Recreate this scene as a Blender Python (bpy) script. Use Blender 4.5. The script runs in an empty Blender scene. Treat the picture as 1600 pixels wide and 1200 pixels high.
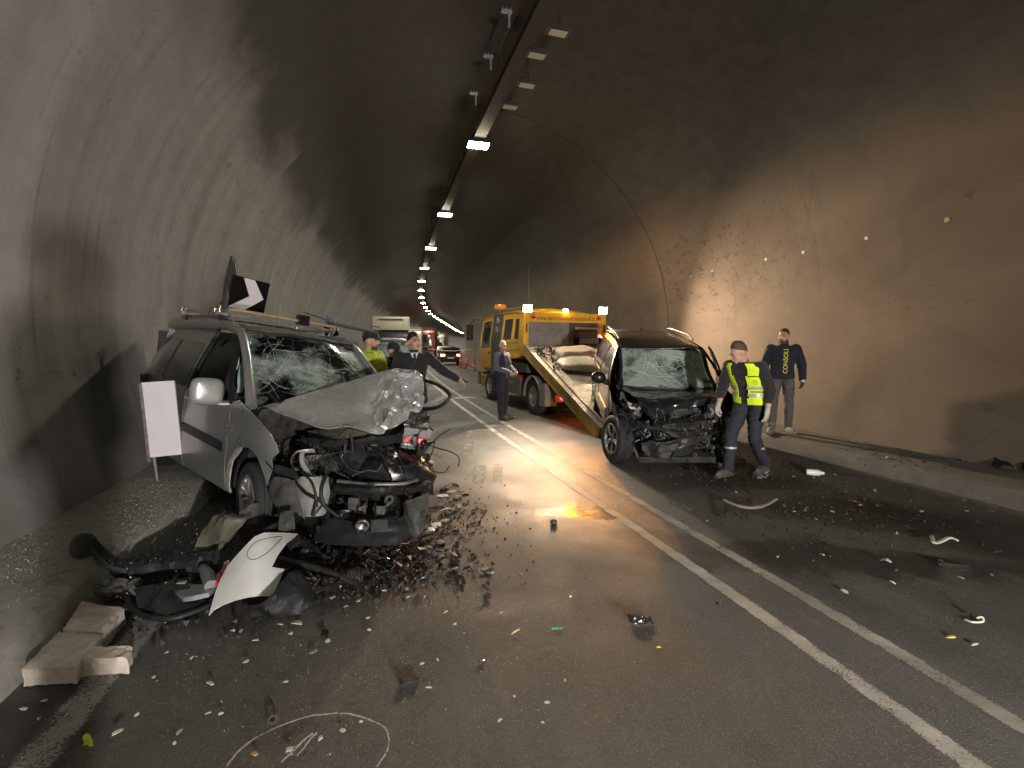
import bpy, bmesh, math, random
from mathutils import Vector, Matrix, Euler, noise
R = math.radians
rng = random.Random(7)
scene = bpy.context.scene
COL = scene.collection

# ---------------------------------------------------------------- camera, world, exposure
F, HOR, CH = 740.0, 540.0, 1.66          # focal length in photo pixels, horizon row, eye height
PIT = math.atan((600 - HOR) / F)
cam_d = bpy.data.cameras.new("camera")
cam = bpy.data.objects.new("camera", cam_d)
COL.objects.link(cam)
cam.location = (0, 0, CH)
cam.rotation_euler = (math.pi / 2 - PIT, 0, 0)
cam_d.sensor_width = 36
cam_d.lens = 36 * F / 1600
cam_d.clip_start = .05
cam_d.clip_end = 800
scene.camera = cam
world = bpy.data.worlds.new("World")
scene.world = world
world.use_nodes = True
wn = world.node_tree
sky = wn.nodes.new("ShaderNodeTexSky")
sky.sky_type = 'NISHITA'
sky.sun_disc = False
sky.sun_elevation = R(-4)
sky.sun_rotation = R(200)
wn.links.new(sky.outputs[0], wn.nodes["Background"].inputs[0])
wn.nodes["Background"].inputs[1].default_value = .05
scene.view_settings.view_transform = 'Standard'
scene.view_settings.look = 'None'
scene.view_settings.exposure = 0.85
scene.view_settings.gamma = 1
scene.view_settings.use_curve_mapping = False
scene.render.engine = 'CYCLES'
scene.cycles.use_denoising = True
scene.cycles.max_bounces = 6
scene.cycles.diffuse_bounces = 3
scene.cycles.glossy_bounces = 3
scene.cycles.transparent_max_bounces = 12
scene.cycles.transmission_bounces = 4
scene.cycles.sample_clamp_indirect = 4
scene.cycles.caustics_reflective = False
scene.cycles.caustics_refractive = False

def ray(u, v):
    a, b = (u - 800) / F, (600 - v) / F
    return Vector((a, math.cos(PIT) + b * math.sin(PIT), -math.sin(PIT) + b * math.cos(PIT)))
def at(u, v, Y):                         # survey: the point seen at photo pixel (u, v), Y metres ahead
    d = ray(u, v)
    return d * (Y / d.y) + Vector((0, 0, CH))
def onz(u, v, z=0.0):                    # survey: the same at height z
    d = ray(u, v)
    return d * ((z - CH) / d.z) + Vector((0, 0, CH))

# ---------------------------------------------------------------- road axis
def C(Y):
    if Y < -2: return C(-2) - .248 * (Y + 2)
    if Y < 4: return 2.66 - .32 * Y + .0016 * Y * Y - .012 * (4 - Y) ** 2 * (1 if Y > 1 else 1)
    if Y < 80: return 2.66 - .32 * Y + .0016 * Y * Y
    x = 2.66 - 25.6 + 10.24 - .064 * (Y - 80)
    if Y > 150: x += .0011 * (Y - 150) ** 2
    return x
def S(Y):
    return (C(Y + .05) - C(Y - .05)) / .1
def road(Y, n, z=0.0):
    s = S(Y); k = 1 / math.hypot(1, s)
    return Vector((C(Y) + n * k, Y - n * s * k, z))

# ---------------------------------------------------------------- node helpers
class NT:
    def __init__(s, m):
        m.use_nodes = True
        s.t = m.node_tree; s.n = s.t.nodes; s.l = s.t.links
        s.b = s.n["Principled BSDF"]; s.out = s.n["Material Output"]
        s._co = None
    def co(s, kind="Object"):
        if s._co is None: s._co = s.n.new("ShaderNodeTexCoord")
        return s._co.outputs[kind]
    def link(s, a, b): s.l.new(a, b)
    def put(s, sock, v):
        if isinstance(v, bpy.types.NodeSocket): s.l.new(v, sock)
        else: sock.default_value = v
    def mapping(s, vec, sc=(1, 1, 1), loc=(0, 0, 0), rot=(0, 0, 0)):
        m = s.n.new("ShaderNodeMapping")
        s.put(m.inputs[0], vec); m.inputs[1].default_value = loc; m.inputs[2].default_value = rot; m.inputs[3].default_value = sc
        return m.outputs[0]
    def noise(s, scale, detail=4, rough=.55, vec=None, dist=0.0):
        x = s.n.new("ShaderNodeTexNoise")
        s.put(x.inputs["Vector"], s.co() if vec is None else vec)
        x.inputs["Scale"].default_value = scale; x.inputs["Detail"].default_value = detail
        x.inputs["Roughness"].default_value = rough; x.inputs["Distortion"].default_value = dist
        return x.outputs[0]
    def voro(s, scale, feature='F1', vec=None, rnd=1.0):
        x = s.n.new("ShaderNodeTexVoronoi"); x.feature = feature
        s.put(x.inputs["Vector"], s.co() if vec is None else vec)
        x.inputs["Scale"].default_value = scale; x.inputs["Randomness"].default_value = rnd
        return x
    def ramp(s, fac, stops, interp='LINEAR'):
        r = s.n.new("ShaderNodeValToRGB"); r.color_ramp.interpolation = interp
        e = r.color_ramp.elements
        while len(e) < len(stops): e.new(.5)
        for i, (p, c) in enumerate(stops):
            e[i].position = p
            if isinstance(c, (int, float)): c = (c, c, c)
            e[i].color = tuple(c) + (1,)
        s.put(r.inputs[0], fac)
        return r.outputs[0]
    def mix(s, fac, a, b, mode='MIX'):
        x = s.n.new("ShaderNodeMix"); x.data_type = 'RGBA'; x.blend_type = mode
        s.put(x.inputs[0], fac)
        for i, v in ((6, a), (7, b)):
            if isinstance(v, tuple) and len(v) == 3: v = v + (1,)
            s.put(x.inputs[i], v)
        return x.outputs[2]
    def math(s, op, a, b=0.0, clamp=False):
        x = s.n.new("ShaderNodeMath"); x.operation = op; x.use_clamp = clamp
        s.put(x.inputs[0], a); s.put(x.inputs[1], b)
        return x.outputs[0]
    def vmath(s, op, a, b=(0, 0, 0)):
        x = s.n.new("ShaderNodeVectorMath"); x.operation = op
        s.put(x.inputs[0], a); s.put(x.inputs[1], b)
        return x.outputs["Value"] if op in ('LENGTH', 'DISTANCE', 'DOT_PRODUCT') else x.outputs[0]
    def sep(s, vec):
        x = s.n.new("ShaderNodeSeparateXYZ"); s.put(x.inputs[0], vec); return x.outputs
    def smooth(s, v, a, b):
        x = s.n.new("ShaderNodeMapRange"); x.interpolation_type = 'SMOOTHSTEP'
        s.put(x.inputs[0], v); x.inputs[1].default_value = a; x.inputs[2].default_value = b
        return x.outputs[0]
    def bump(s, h, strength=.3, dist=.01, nrm=None):
        x = s.n.new("ShaderNodeBump"); x.inputs["Strength"].default_value = strength; x.inputs["Distance"].default_value = dist
        s.put(x.inputs["Height"], h)
        if nrm is not None: s.put(x.inputs["Normal"], nrm)
        s.l.new(x.outputs[0], s.b.inputs["Normal"])
        return x.outputs[0]
    def set(s, **k):
        for n, v in k.items():
            n = {"color": "Base Color", "rough": "Roughness", "metal": "Metallic", "coat": "Coat Weight", "spec": "Specular IOR Level",
                 "emit": "Emission Color", "power": "Emission Strength", "alpha": "Alpha", "trans": "Transmission Weight", "ior": "IOR", "sheen": "Sheen Weight", "coatr": "Coat Roughness"}[n]
            if isinstance(v, tuple) and len(v) == 3: v = v + (1,)
            s.put(s.b.inputs[n], v)

MATS = {}
def pm(name, col, rough=.5, metal=0.0, var=.25, scale=8.0, bump=0.0, bscale=40.0, coat=0.0, dirt=0.0, dirtcol=(.10, .085, .065), spec=.5, bdist=.01, sheen=0.0):
    """a procedural surface: base colour with mottling, dirt in patches, roughness variation and fine relief"""
    if name in MATS: return MATS[name]
    m = bpy.data.materials.new(name); t = NT(m)
    n1 = t.noise(scale, 5, .6)
    c = t.mix(t.ramp(n1, [(.3, 0.0), (.7, 1.0)]), tuple(x * (1 - var) for x in col), tuple(min(1, x * (1 + var)) for x in col))
    r = t.math('ADD', t.math('MULTIPLY', t.math('SUBTRACT', n1, .5), .35), rough, True)
    if dirt > 0:
        d = t.ramp(t.noise(scale * .6 + 1.3, 7, .7), [(.5 - dirt * .32, 0.0), (.78 - dirt * .25, 1.0)])
        d = t.math('MULTIPLY', d, min(1, dirt * 1.2))
        c = t.mix(d, c, dirtcol)
        r = t.math('ADD', r, t.math('MULTIPLY', d, .35), True)
        t.set(metal=t.math('MULTIPLY', t.math('SUBTRACT', 1.0, d), metal)) if metal else None
    elif metal: t.set(metal=metal)
    t.set(color=c, rough=r, coat=coat, spec=spec, sheen=sheen, coatr=.08)
    if bump: t.bump(t.noise(bscale, 6, .65), bump, bdist)
    MATS[name] = m
    return m
def emis(name, col, power, base=None):
    if name in MATS: return MATS[name]
    m = bpy.data.materials.new(name); t = NT(m)
    t.set(color=base or col, emit=col, power=power, rough=.4)
    MATS[name] = m
    return m
def glass(name, tint=(.8, .9, .87), clear=.75, rough=.04, ior=1.5):
    """thin automotive glass: tinted see-through plus a sharp Fresnel reflection"""
    if name in MATS: return MATS[name]
    m = bpy.data.materials.new(name); t = NT(m)
    t.n.remove(t.b)
    tr = t.n.new("ShaderNodeBsdfTransparent"); tr.inputs[0].default_value = tuple(x * clear for x in tint) + (1,)
    gl = t.n.new("ShaderNodeBsdfGlossy"); gl.inputs["Roughness"].default_value = rough; gl.inputs[0].default_value = (.9, .95, .95, 1)
    fr = t.n.new("ShaderNodeFresnel"); fr.inputs[0].default_value = ior
    mx = t.n.new("ShaderNodeMixShader")
    t.link(fr.outputs[0], mx.inputs[0]); t.link(tr.outputs[0], mx.inputs[1]); t.link(gl.outputs[0], mx.inputs[2])
    t.link(mx.outputs[0], t.out.inputs[0])
    MATS[name] = m
    return m

# ---------------------------------------------------------------- object helpers
def tag(o, label=None, cat=None, group=None, kind=None):
    if label: o['label'] = label
    if cat: o['category'] = cat
    if group: o['group'] = group
    if kind: o['kind'] = kind
    return o
def thing(name, label, cat, loc=(0, 0, 0), rot=(0, 0, 0), group=None):
    o = bpy.data.objects.new(name, None); COL.objects.link(o)
    o.location = loc; o.rotation_euler = rot; o.empty_display_size = .1
    return tag(o, label, cat, group)
def wm(o):
    M = Euler(o.rotation_euler).to_matrix().to_4x4(); M.translation = o.location
    if o.parent: M = wm(o.parent) @ M
    return M
def link(name, me, mat, parent=None, loc=(0, 0, 0), rot=(0, 0, 0)):
    o = bpy.data.objects.new(name, me); COL.objects.link(o)
    if mat is not None:
        me.materials.clear()
        for m in (mat if isinstance(mat, (list, tuple)) else [mat]): me.materials.append(m)
    o.parent = parent; o.location = loc; o.rotation_euler = rot
    return o
def finish(bm, name, mat, parent=None, smooth=35, loc=(0, 0, 0), rot=(0, 0, 0), bevel=0, world_in=False):
    if world_in and parent is not None:
        bm.transform(wm(parent).inverted())
    if bevel:
        es = [e for e in bm.edges if len(e.link_faces) == 2 and e.calc_face_angle(0) > R(40)]
        try: bmesh.ops.bevel(bm, geom=es, offset=bevel, segments=2, affect='EDGES', profile=.6, clamp_overlap=True)
        except Exception: pass
    me = bpy.data.meshes.new(name); bm.to_mesh(me); bm.free()
    if smooth:
        me.shade_smooth(); me.set_sharp_from_angle(angle=R(smooth))
    return link(name, me, mat, parent, loc, rot)
def thicken(bm, faces, t):
    """gives a sheet thickness along its vertex normals (no spikes where it is creased)"""
    faces = [f for f in faces if f.is_valid]
    for f in faces: f.normal_update()
    nr = {}
    for f in faces:
        for v in f.verts: nr[v] = nr.get(v, Vector((0, 0, 0))) + f.normal
    inn = {v: bm.verts.new(v.co - n.normalized() * t) for v, n in nr.items()}
    fs = set(faces)
    for f in faces:
        k = bm.faces.new([inn[v] for v in reversed(f.verts)]); k.material_index = f.material_index
    for f in faces:
        for lp in f.loops:
            if not any(g in fs and g is not f for g in lp.edge.link_faces):
                a, b = lp.vert, lp.link_loop_next.vert
                k = bm.faces.new((b, a, inn[a], inn[b])); k.material_index = f.material_index
class G:
    """collects shapes into one mesh"""
    def __init__(s): s.bm = bmesh.new(); s.mi = 0
    def _add(s, vs, fs):
        v = [s.bm.verts.new(p) for p in vs]
        out = []
        for f in fs:
            try:
                fc = s.bm.faces.new([v[i] for i in f]); fc.material_index = s.mi; out.append(fc)
            except ValueError: pass
        return v, out
    def box(s, c, d, rot=None, taper=(1, 1)):
        M = Euler(rot).to_matrix() if rot is not None and not isinstance(rot, Matrix) else (rot.to_3x3() if rot is not None else Matrix.Identity(3))
        c = Vector(c); vs = []
        for z in (-1, 1):
            for x, y in ((-1, -1), (1, -1), (1, 1), (-1, 1)):
                k = taper if z > 0 else (1, 1)
                vs.append(c + M @ Vector((x * d[0] / 2 * k[0], y * d[1] / 2 * k[1], z * d[2] / 2)))
        s._add(vs, [(3, 2, 1, 0), (4, 5, 6, 7), (0, 1, 5, 4), (1, 2, 6, 5), (2, 3, 7, 6), (3, 0, 4, 7)])
        return s
    def tube(s, pts, r, n=8, closed=False, cap=True, flat=1.0, up=None):
        pts = [Vector(p) for p in pts]; m = len(pts)
        rs = r if isinstance(r, (list, tuple)) else [r] * m
        rings = []; prev = None
        for i, p in enumerate(pts):
            if closed: d = pts[(i + 1) % m] - pts[i - 1]
            else: d = pts[min(i + 1, m - 1)] - pts[max(i - 1, 0)]
            if d.length < 1e-9: d = Vector((0, 0, 1))
            d.normalize()
            if prev is None:
                a = Vector(up) if up is not None else (Vector((0, 0, 1)) if abs(d.z) < .9 else Vector((1, 0, 0)))
            else: a = prev
            a = (a - d * a.dot(d))
            if a.length < 1e-6: a = d.orthogonal()
            a.normalize(); prev = a; b = d.cross(a)
            rings.append([p + (a * math.cos(2 * math.pi * k / n) * flat + b * math.sin(2 * math.pi * k / n)) * rs[i] for k in range(n)])
        vs = [q for rg in rings for q in rg]; fs = []
        for i in range(m if closed else m - 1):
            j = (i + 1) % m
            for k in range(n):
                l = (k + 1) % n
                fs.append((i * n + k, i * n + l, j * n + l, j * n + k))
        if cap and not closed:
            fs.append(tuple(range(n - 1, -1, -1))); fs.append(tuple((m - 1) * n + k for k in range(n)))
        s._add(vs, fs)
        return s
    def cyl(s, a, b, r, r2=None, n=16): return s.tube([a, b], [r, r if r2 is None else r2], n)
    def lathe(s, prof, c=(0, 0, 0), axis='Y', n=32, M=None, a0=0.0, a1=2 * math.pi):
        c = Vector(c); full = abs(a1 - a0 - 2 * math.pi) < 1e-6; vs = []; k = n if full else n + 1
        for i in range(k):
            a = a0 + (a1 - a0) * i / n
            for r, h in prof:
                p = {'Y': Vector((r * math.cos(a), h, r * math.sin(a))), 'Z': Vector((r * math.cos(a), r * math.sin(a), h)), 'X': Vector((h, r * math.cos(a), r * math.sin(a)))}[axis]
                vs.append(c + (M @ p if M is not None else p))
        m = len(prof); fs = []
        for i in range(n):
            j = (i + 1) % k
            for q in range(m - 1): fs.append((i * m + q, i * m + q + 1, j * m + q + 1, j * m + q))
        s._add(vs, fs)
        return s
    def ball(s, c, r, n=12, m=8, rot=None):
        r = (r, r, r) if isinstance(r, (int, float)) else r
        M = Euler(rot).to_matrix() if rot is not None and not isinstance(rot, Matrix) else (rot if rot is not None else Matrix.Identity(3))
        c = Vector(c); vs = [c + M @ Vector((0, 0, -r[2]))]; fs = []
        for i in range(1, m):
            a = -math.pi / 2 + math.pi * i / m
            for k in range(n):
                b = 2 * math.pi * k / n
                vs.append(c + M @ Vector((r[0] * math.cos(a) * math.cos(b), r[1] * math.cos(a) * math.sin(b), r[2] * math.sin(a))))
        vs.append(c + M @ Vector((0, 0, r[2])))
        for k in range(n):
            l = (k + 1) % n
            fs.append((0, 1 + l, 1 + k)); fs.append((len(vs) - 1, 1 + (m - 2) * n + k, 1 + (m - 2) * n + l))
            for i in range(m - 2): fs.append((1 + i * n + k, 1 + i * n + l, 1 + (i + 1) * n + l, 1 + (i + 1) * n + k))
        s._add(vs, fs)
        return s
    def grid(s, nu, nv, f, thick=0.0, close_u=False):
        vs = [Vector(f(i / nu, j / nv)) for i in range(nu + (0 if close_u else 1)) for j in range(nv + 1)]
        k = nu if close_u else nu + 1; fs = []
        for i in range(nu):
            a = i % k; b = (i + 1) % k
            for j in range(nv): fs.append((a * (nv + 1) + j, b * (nv + 1) + j, b * (nv + 1) + j + 1, a * (nv + 1) + j + 1))
        v, fc = s._add(vs, fs)
        if thick:
            thicken(s.bm, fc, thick)
        return s
    def prism(s, poly, h0, h1, axis='Z', M=None):
        n = len(poly); vs = []
        for h in (h0, h1):
            for a, b in poly:
                p = {'Z': Vector((a, b, h)), 'Y': Vector((a, h, b)), 'X': Vector((h, a, b))}[axis]
                vs.append(M @ p if M is not None else p)
        fs = [tuple(range(n)), tuple(range(2 * n - 1, n - 1, -1))] + [(i, i + n, (i + 1) % n + n, (i + 1) % n) for i in range(n)]
        v, fc = s._add(vs, fs)
        bmesh.ops.recalc_face_normals(s.bm, faces=fc)
        return s
    def build(s, name, mat, parent=None, **k): return finish(s.bm, name, mat, parent, **k)

def panel(name, loops, f, mat, parent=None, step=.08, thick=.006, out=None, smooth=40, world_in=False, loc=(0, 0, 0)):
    """a sheet with the 2-D outline loops[0] and the holes loops[1:], bent by f(a, b) -> point, given thickness"""
    bm = bmesh.new()
    for lp in loops:
        vs = [bm.verts.new((p[0], p[1], 0)) for p in lp]
        for i in range(len(vs)): bm.edges.new((vs[i], vs[(i + 1) % len(vs)]))
    bmesh.ops.triangle_fill(bm, use_beauty=True, use_dissolve=False, edges=bm.edges[:])
    xs = [p[0] for p in loops[0]]; ys = [p[1] for p in loops[0]]
    for ax, (lo, hi) in ((0, (min(xs), max(xs))), (1, (min(ys), max(ys)))):
        n = max(1, int((hi - lo) / step))
        for k in range(1, n):
            co = [0, 0, 0]; no = [0, 0, 0]; co[ax] = lo + (hi - lo) * k / n; no[ax] = 1
            bmesh.ops.bisect_plane(bm, geom=bm.verts[:] + bm.edges[:] + bm.faces[:], plane_co=co, plane_no=no, dist=1e-5)
    for v in bm.verts: v.co = Vector(f(v.co.x, v.co.y))
    bmesh.ops.recalc_face_normals(bm, faces=bm.faces[:])
    if out is not None:
        s = Vector((0, 0, 0))
        for q in bm.faces: s += q.normal * q.calc_area()
        if s.dot(Vector(out)) < 0: bmesh.ops.reverse_faces(bm, faces=bm.faces[:])
    if thick:
        thicken(bm, bm.faces[:], thick)
    return finish(bm, name, mat, parent, smooth=smooth, world_in=world_in, loc=loc)
def fillet(pts, r, n=4):
    out = []; m = len(pts)
    for i in range(m):
        p = Vector(pts[i]); a = Vector(pts[i - 1]); b = Vector(pts[(i + 1) % m])
        rr = r[i] if isinstance(r, (list, tuple)) else r
        if rr <= 0: out.append(tuple(p)); continue
        da = a - p; db = b - p
        k = min(rr, da.length * .45, db.length * .45)
        p0 = p + da.normalized() * k; p1 = p + db.normalized() * k
        for q in range(n + 1):
            t = q / n
            out.append(tuple((1 - t) ** 2 * p0 + 2 * t * (1 - t) * p + t * t * p1))
    return out
def spline(pts, n=8, closed=False):
    P = [Vector(p) for p in pts]; m = len(P); out = []
    for i in range(m if closed else m - 1):
        p1 = P[i]; p2 = P[(i + 1) % m]
        p0 = P[i - 1] if (closed or i > 0) else p1 * 2 - p2
        p3 = P[(i + 2) % m] if (closed or i + 2 < m) else p2 * 2 - p1
        for k in range(n):
            t = k / n
            out.append(.5 * ((2 * p1) + (p2 - p0) * t + (2 * p0 - 5 * p1 + 4 * p2 - p3) * t * t + (3 * p1 - p0 - 3 * p2 + p3) * t ** 3))
    if not closed: out.append(P[-1])
    return out
def patch(rows):
    """Catmull-Rom surface through a net of points -> f(u, v)"""
    def cr(P, t):
        m = len(P) - 1; x = min(t * m, m - 1e-6); i = int(x); t = x - i
        p1 = P[i]; p2 = P[i + 1]; p0 = P[i - 1] if i else p1 * 2 - p2; p3 = P[i + 2] if i + 2 <= m else p2 * 2 - p1
        return .5 * ((2 * p1) + (p2 - p0) * t + (2 * p0 - 5 * p1 + 4 * p2 - p3) * t * t + (3 * p1 - p0 - 3 * p2 + p3) * t ** 3)
    rows = [[Vector(p) for p in r] for r in rows]
    return lambda u, v: cr([cr(r, u) for r in rows], v)
def arc(cx, cz, r, a0, a1, n=14):
    return [(cx + r * math.cos(R(a0 + (a1 - a0) * i / n)), cz + r * math.sin(R(a0 + (a1 - a0) * i / n))) for i in range(n + 1)]
def text_mesh(s, size=1.0, ext=.0):
    c = bpy.data.curves.new("lettering", 'FONT'); c.body = s; c.size = size; c.extrude = ext; c.align_x = 'CENTER'; c.align_y = 'CENTER'
    c.resolution_u = 3
    o = bpy.data.objects.new("lettering", c); COL.objects.link(o)
    dg = bpy.context.evaluated_depsgraph_get(); dg.update()
    me = bpy.data.meshes.new_from_object(o.evaluated_get(dg))
    bpy.data.objects.remove(o); bpy.data.curves.remove(c)
    return me
def text(name, s, size, M, mat, parent, ext=.0015, width=None, bold=0.0):
    """lettering: M maps the text plane (x reading direction, y up, z out) into the parent's frame"""
    me = text_mesh(s, size, ext)
    xs = [v.co.x for v in me.vertices]
    if width and xs:
        k = width / (max(xs) - min(xs))
        for v in me.vertices: v.co.x *= k
    me.transform(M)
    return link(name, me, mat, parent)
def frame(x, y, o):
    x = Vector(x).normalized(); y = Vector(y); y = (y - x * x.dot(y)).normalized(); z = x.cross(y); o = Vector(o)
    return Matrix(((x.x, y.x, z.x, o.x), (x.y, y.y, z.y, o.y), (x.z, y.z, z.z, o.z), (0, 0, 0, 1)))
def fbm(p, s=1.0, o=4): return noise.fractal(Vector(p) * s, 1.0, 2.0, o, noise_basis='PERLIN_ORIGINAL')
def nv(p, s=1.0): return noise.noise_vector(Vector(p) * s)
def kids(o): return list(o.children)
def copy_tree(o, parent=None, **props):
    c = o.copy(); COL.objects.link(c); c.parent = parent
    for k, v in props.items(): c[k] = v
    for ch in kids(o): copy_tree(ch, c)
    return c
# ================================================================ materials of the setting
def blob(t, xy, c, r, ang=0.0):
    """0 at the middle of an ellipse, 1 at its edge, in road coordinates"""
    m = t.n.new("ShaderNodeMapping"); m.vector_type = 'TEXTURE'
    t.put(m.inputs[0], xy); m.inputs[1].default_value = (c[0], c[1], 0); m.inputs[2].default_value = (0, 0, ang); m.inputs[3].default_value = (r[0], r[1], 1)
    fl = t.vmath('MULTIPLY', m.outputs[0], (1, 1, 0))
    return t.vmath('LENGTH', fl)
def asphalt():
    m = bpy.data.materials.new("asphalt"); t = NT(m)
    co = t.co()
    nd = t.n.new("ShaderNodeTexNoise"); t.put(nd.inputs[0], co); nd.inputs["Scale"].default_value = 1.7; nd.inputs["Detail"].default_value = 6; nd.inputs["Roughness"].default_value = .65
    off = t.vmath('MULTIPLY', t.vmath('SUBTRACT', nd.outputs[1], (.5, .5, .5)), (1.1, 1.1, 0))
    xy = t.vmath('ADD', co, off)
    big = t.noise(.45, 6, .6); mid = t.noise(5, 6, .65); fine = t.noise(95, 3, .7)
    vg = t.voro(105); agg = t.ramp(vg.outputs[0], [(.05, 1.0), (.42, 0.0)])
    gc = t.sep(vg.outputs[1])[0]
    base = t.mix(t.ramp(big, [(.32, 0.0), (.7, 1.0)]), (.052, .051, .048), (.098, .095, .089))
    base = t.mix(t.math('MULTIPLY', t.ramp(mid, [(.42, 0.0), (.75, 1.0)]), .5), base, (.122, .116, .106))
    stone = t.math('MULTIPLY', agg, t.ramp(gc, [(.5, 0.0), (.95, 1.0)]))
    base = t.mix(t.math('MULTIPLY', stone, .8), base, (.30, .285, .26))
    base = t.mix(t.math('MULTIPLY', t.ramp(t.noise(38, 4, .75), [(.5, 0.0), (.72, 1.0)]), .45), base, (.028, .026, .024))
    # long polished and dusty tracks along the lanes, a few dark tyre smears
    lane = t.noise(1.0, 5, .6, t.mapping(t.co('UV'), (15, .09, 1)))
    base = t.mix(t.math('MULTIPLY', t.ramp(lane, [(.48, 0.0), (.72, 1.0)]), .45), base, (.030, .028, .026))
    lane2 = t.noise(1.0, 6, .7, t.mapping(t.co('UV'), (22, .35, 1), (3.3, 1.2, 0)))
    base = t.mix(t.math('MULTIPLY', t.ramp(lane2, [(.52, 0.0), (.74, 1.0)]), .4), base, (.15, .138, .12))
    # dust and absorbent granules spread round the silver wreck
    for c, r, a, k, colr in [((-.15, 4.35), (1.15, .42), .1, .75, (.20, .175, .125)), ((.2, 6.4), (1.5, 2.6), .3, .45, (.15, .135, .11)), ((-3.1, 2.9), (.5, 2.2), .33, .5, (.15, .145, .135))]:
        d = blob(t, xy, c, r, a)
        f = t.math('MULTIPLY', t.smooth(d, 1.25, .35), t.ramp(t.noise(60, 3, .8), [(.38, 0.0), (.62, 1.0)]))
        base = t.mix(t.math('MULTIPLY', f, k), base, colr)
    # fluid and soil stains: brown oily bands in the far lane, dark under the wreck
    wet = None
    for c, r, a, k in [((2.4, 3.55), (1.9, .28), -.12, .9), ((1.3, 3.95), (.7, .22), -.35, .8), ((3.55, 4.55), (1.35, .52), -.2, .92), ((4.2, 3.9), (.7, .5), 0, .75), ((2.6, 5.6), (1.3, .55), 0, .7), ((-1.35, 3.95), (.95, .6), .3, .85), ((-1.7, 3.0), (1.0, .3), .3, .6), ((-2.1, 1.75), (.32, .6), .33, .7)]:
        d = blob(t, xy, c, r, a)
        f = t.math('MULTIPLY', t.smooth(d, 1.15, .55), k)
        wet = f if wet is None else t.math('MAXIMUM', wet, f)
    base = t.mix(wet, base, (.017, .012, .009))
    t.set(color=base)
    # damp patches make the lane shine under the work lights
    damp = t.ramp(t.noise(.8, 5, .6, dist=.4), [(.35, 0.0), (.62, 1.0)])
    wetz = t.smooth(blob(t, xy, (.75, 6.0), (1.5, 3.0), .28), 1.3, .5)
    rough = t.math('SUBTRACT', t.math('ADD', .60, t.math('MULTIPLY', damp, .22)), t.math('MULTIPLY', wetz, .27))
    pud = t.math('MULTIPLY', t.smooth(blob(t, xy, (.66, 4.62), (.36, .34), .1), 1.1, .4), t.ramp(t.noise(7, 4, .6), [(.3, .2), (.55, 1.0)]))
    rough = t.math('ADD', rough, t.math('MULTIPLY', t.math('SUBTRACT', mid, .5), .3))
    rough = t.math('SUBTRACT', rough, t.math('MULTIPLY', pud, .34), True)
    t.set(rough=rough, spec=.5)
    h = t.math('ADD', t.math('MULTIPLY', agg, .8), t.math('MULTIPLY', fine, .7))
    h = t.math('ADD', h, t.math('MULTIPLY', mid, .5))
    h = t.math('MULTIPLY', h, t.math('SUBTRACT', 1.0, t.math('MULTIPLY', pud, .75)))
    t.bump(h, .9, .008)
    return m
def paintline(name, wear, col=(.52, .50, .45)):
    m = bpy.data.materials.new(name); t = NT(m)
    n1 = t.math('ADD', t.math('MULTIPLY', t.noise(6, 6, .7), .7), t.math('MULTIPLY', t.noise(1.6, 4, .6), .3)); n2 = t.noise(85, 3, .75)
    cov = t.math('ADD', t.math('MULTIPLY', n1, .75), t.math('MULTIPLY', n2, .6))
    uv = t.sep(t.co("UV"))
    edge = t.math('MULTIPLY', t.math('ABSOLUTE', t.math('SUBTRACT', uv[0], .5)), 2.0)
    cov = t.math('SUBTRACT', cov, t.math('MULTIPLY', t.math('POWER', edge, 5.0), .5))
    a = t.smooth(cov, wear - .09, wear + .10)
    t.set(color=t.mix(t.ramp(t.noise(2.2, 5, .7), [(.3, 0.0), (.7, 1.0)]), tuple(x * .42 for x in col), col), rough=.55, alpha=t.math('MULTIPLY', a, .93))
    t.bump(n2, .5, .004)
    return m
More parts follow.
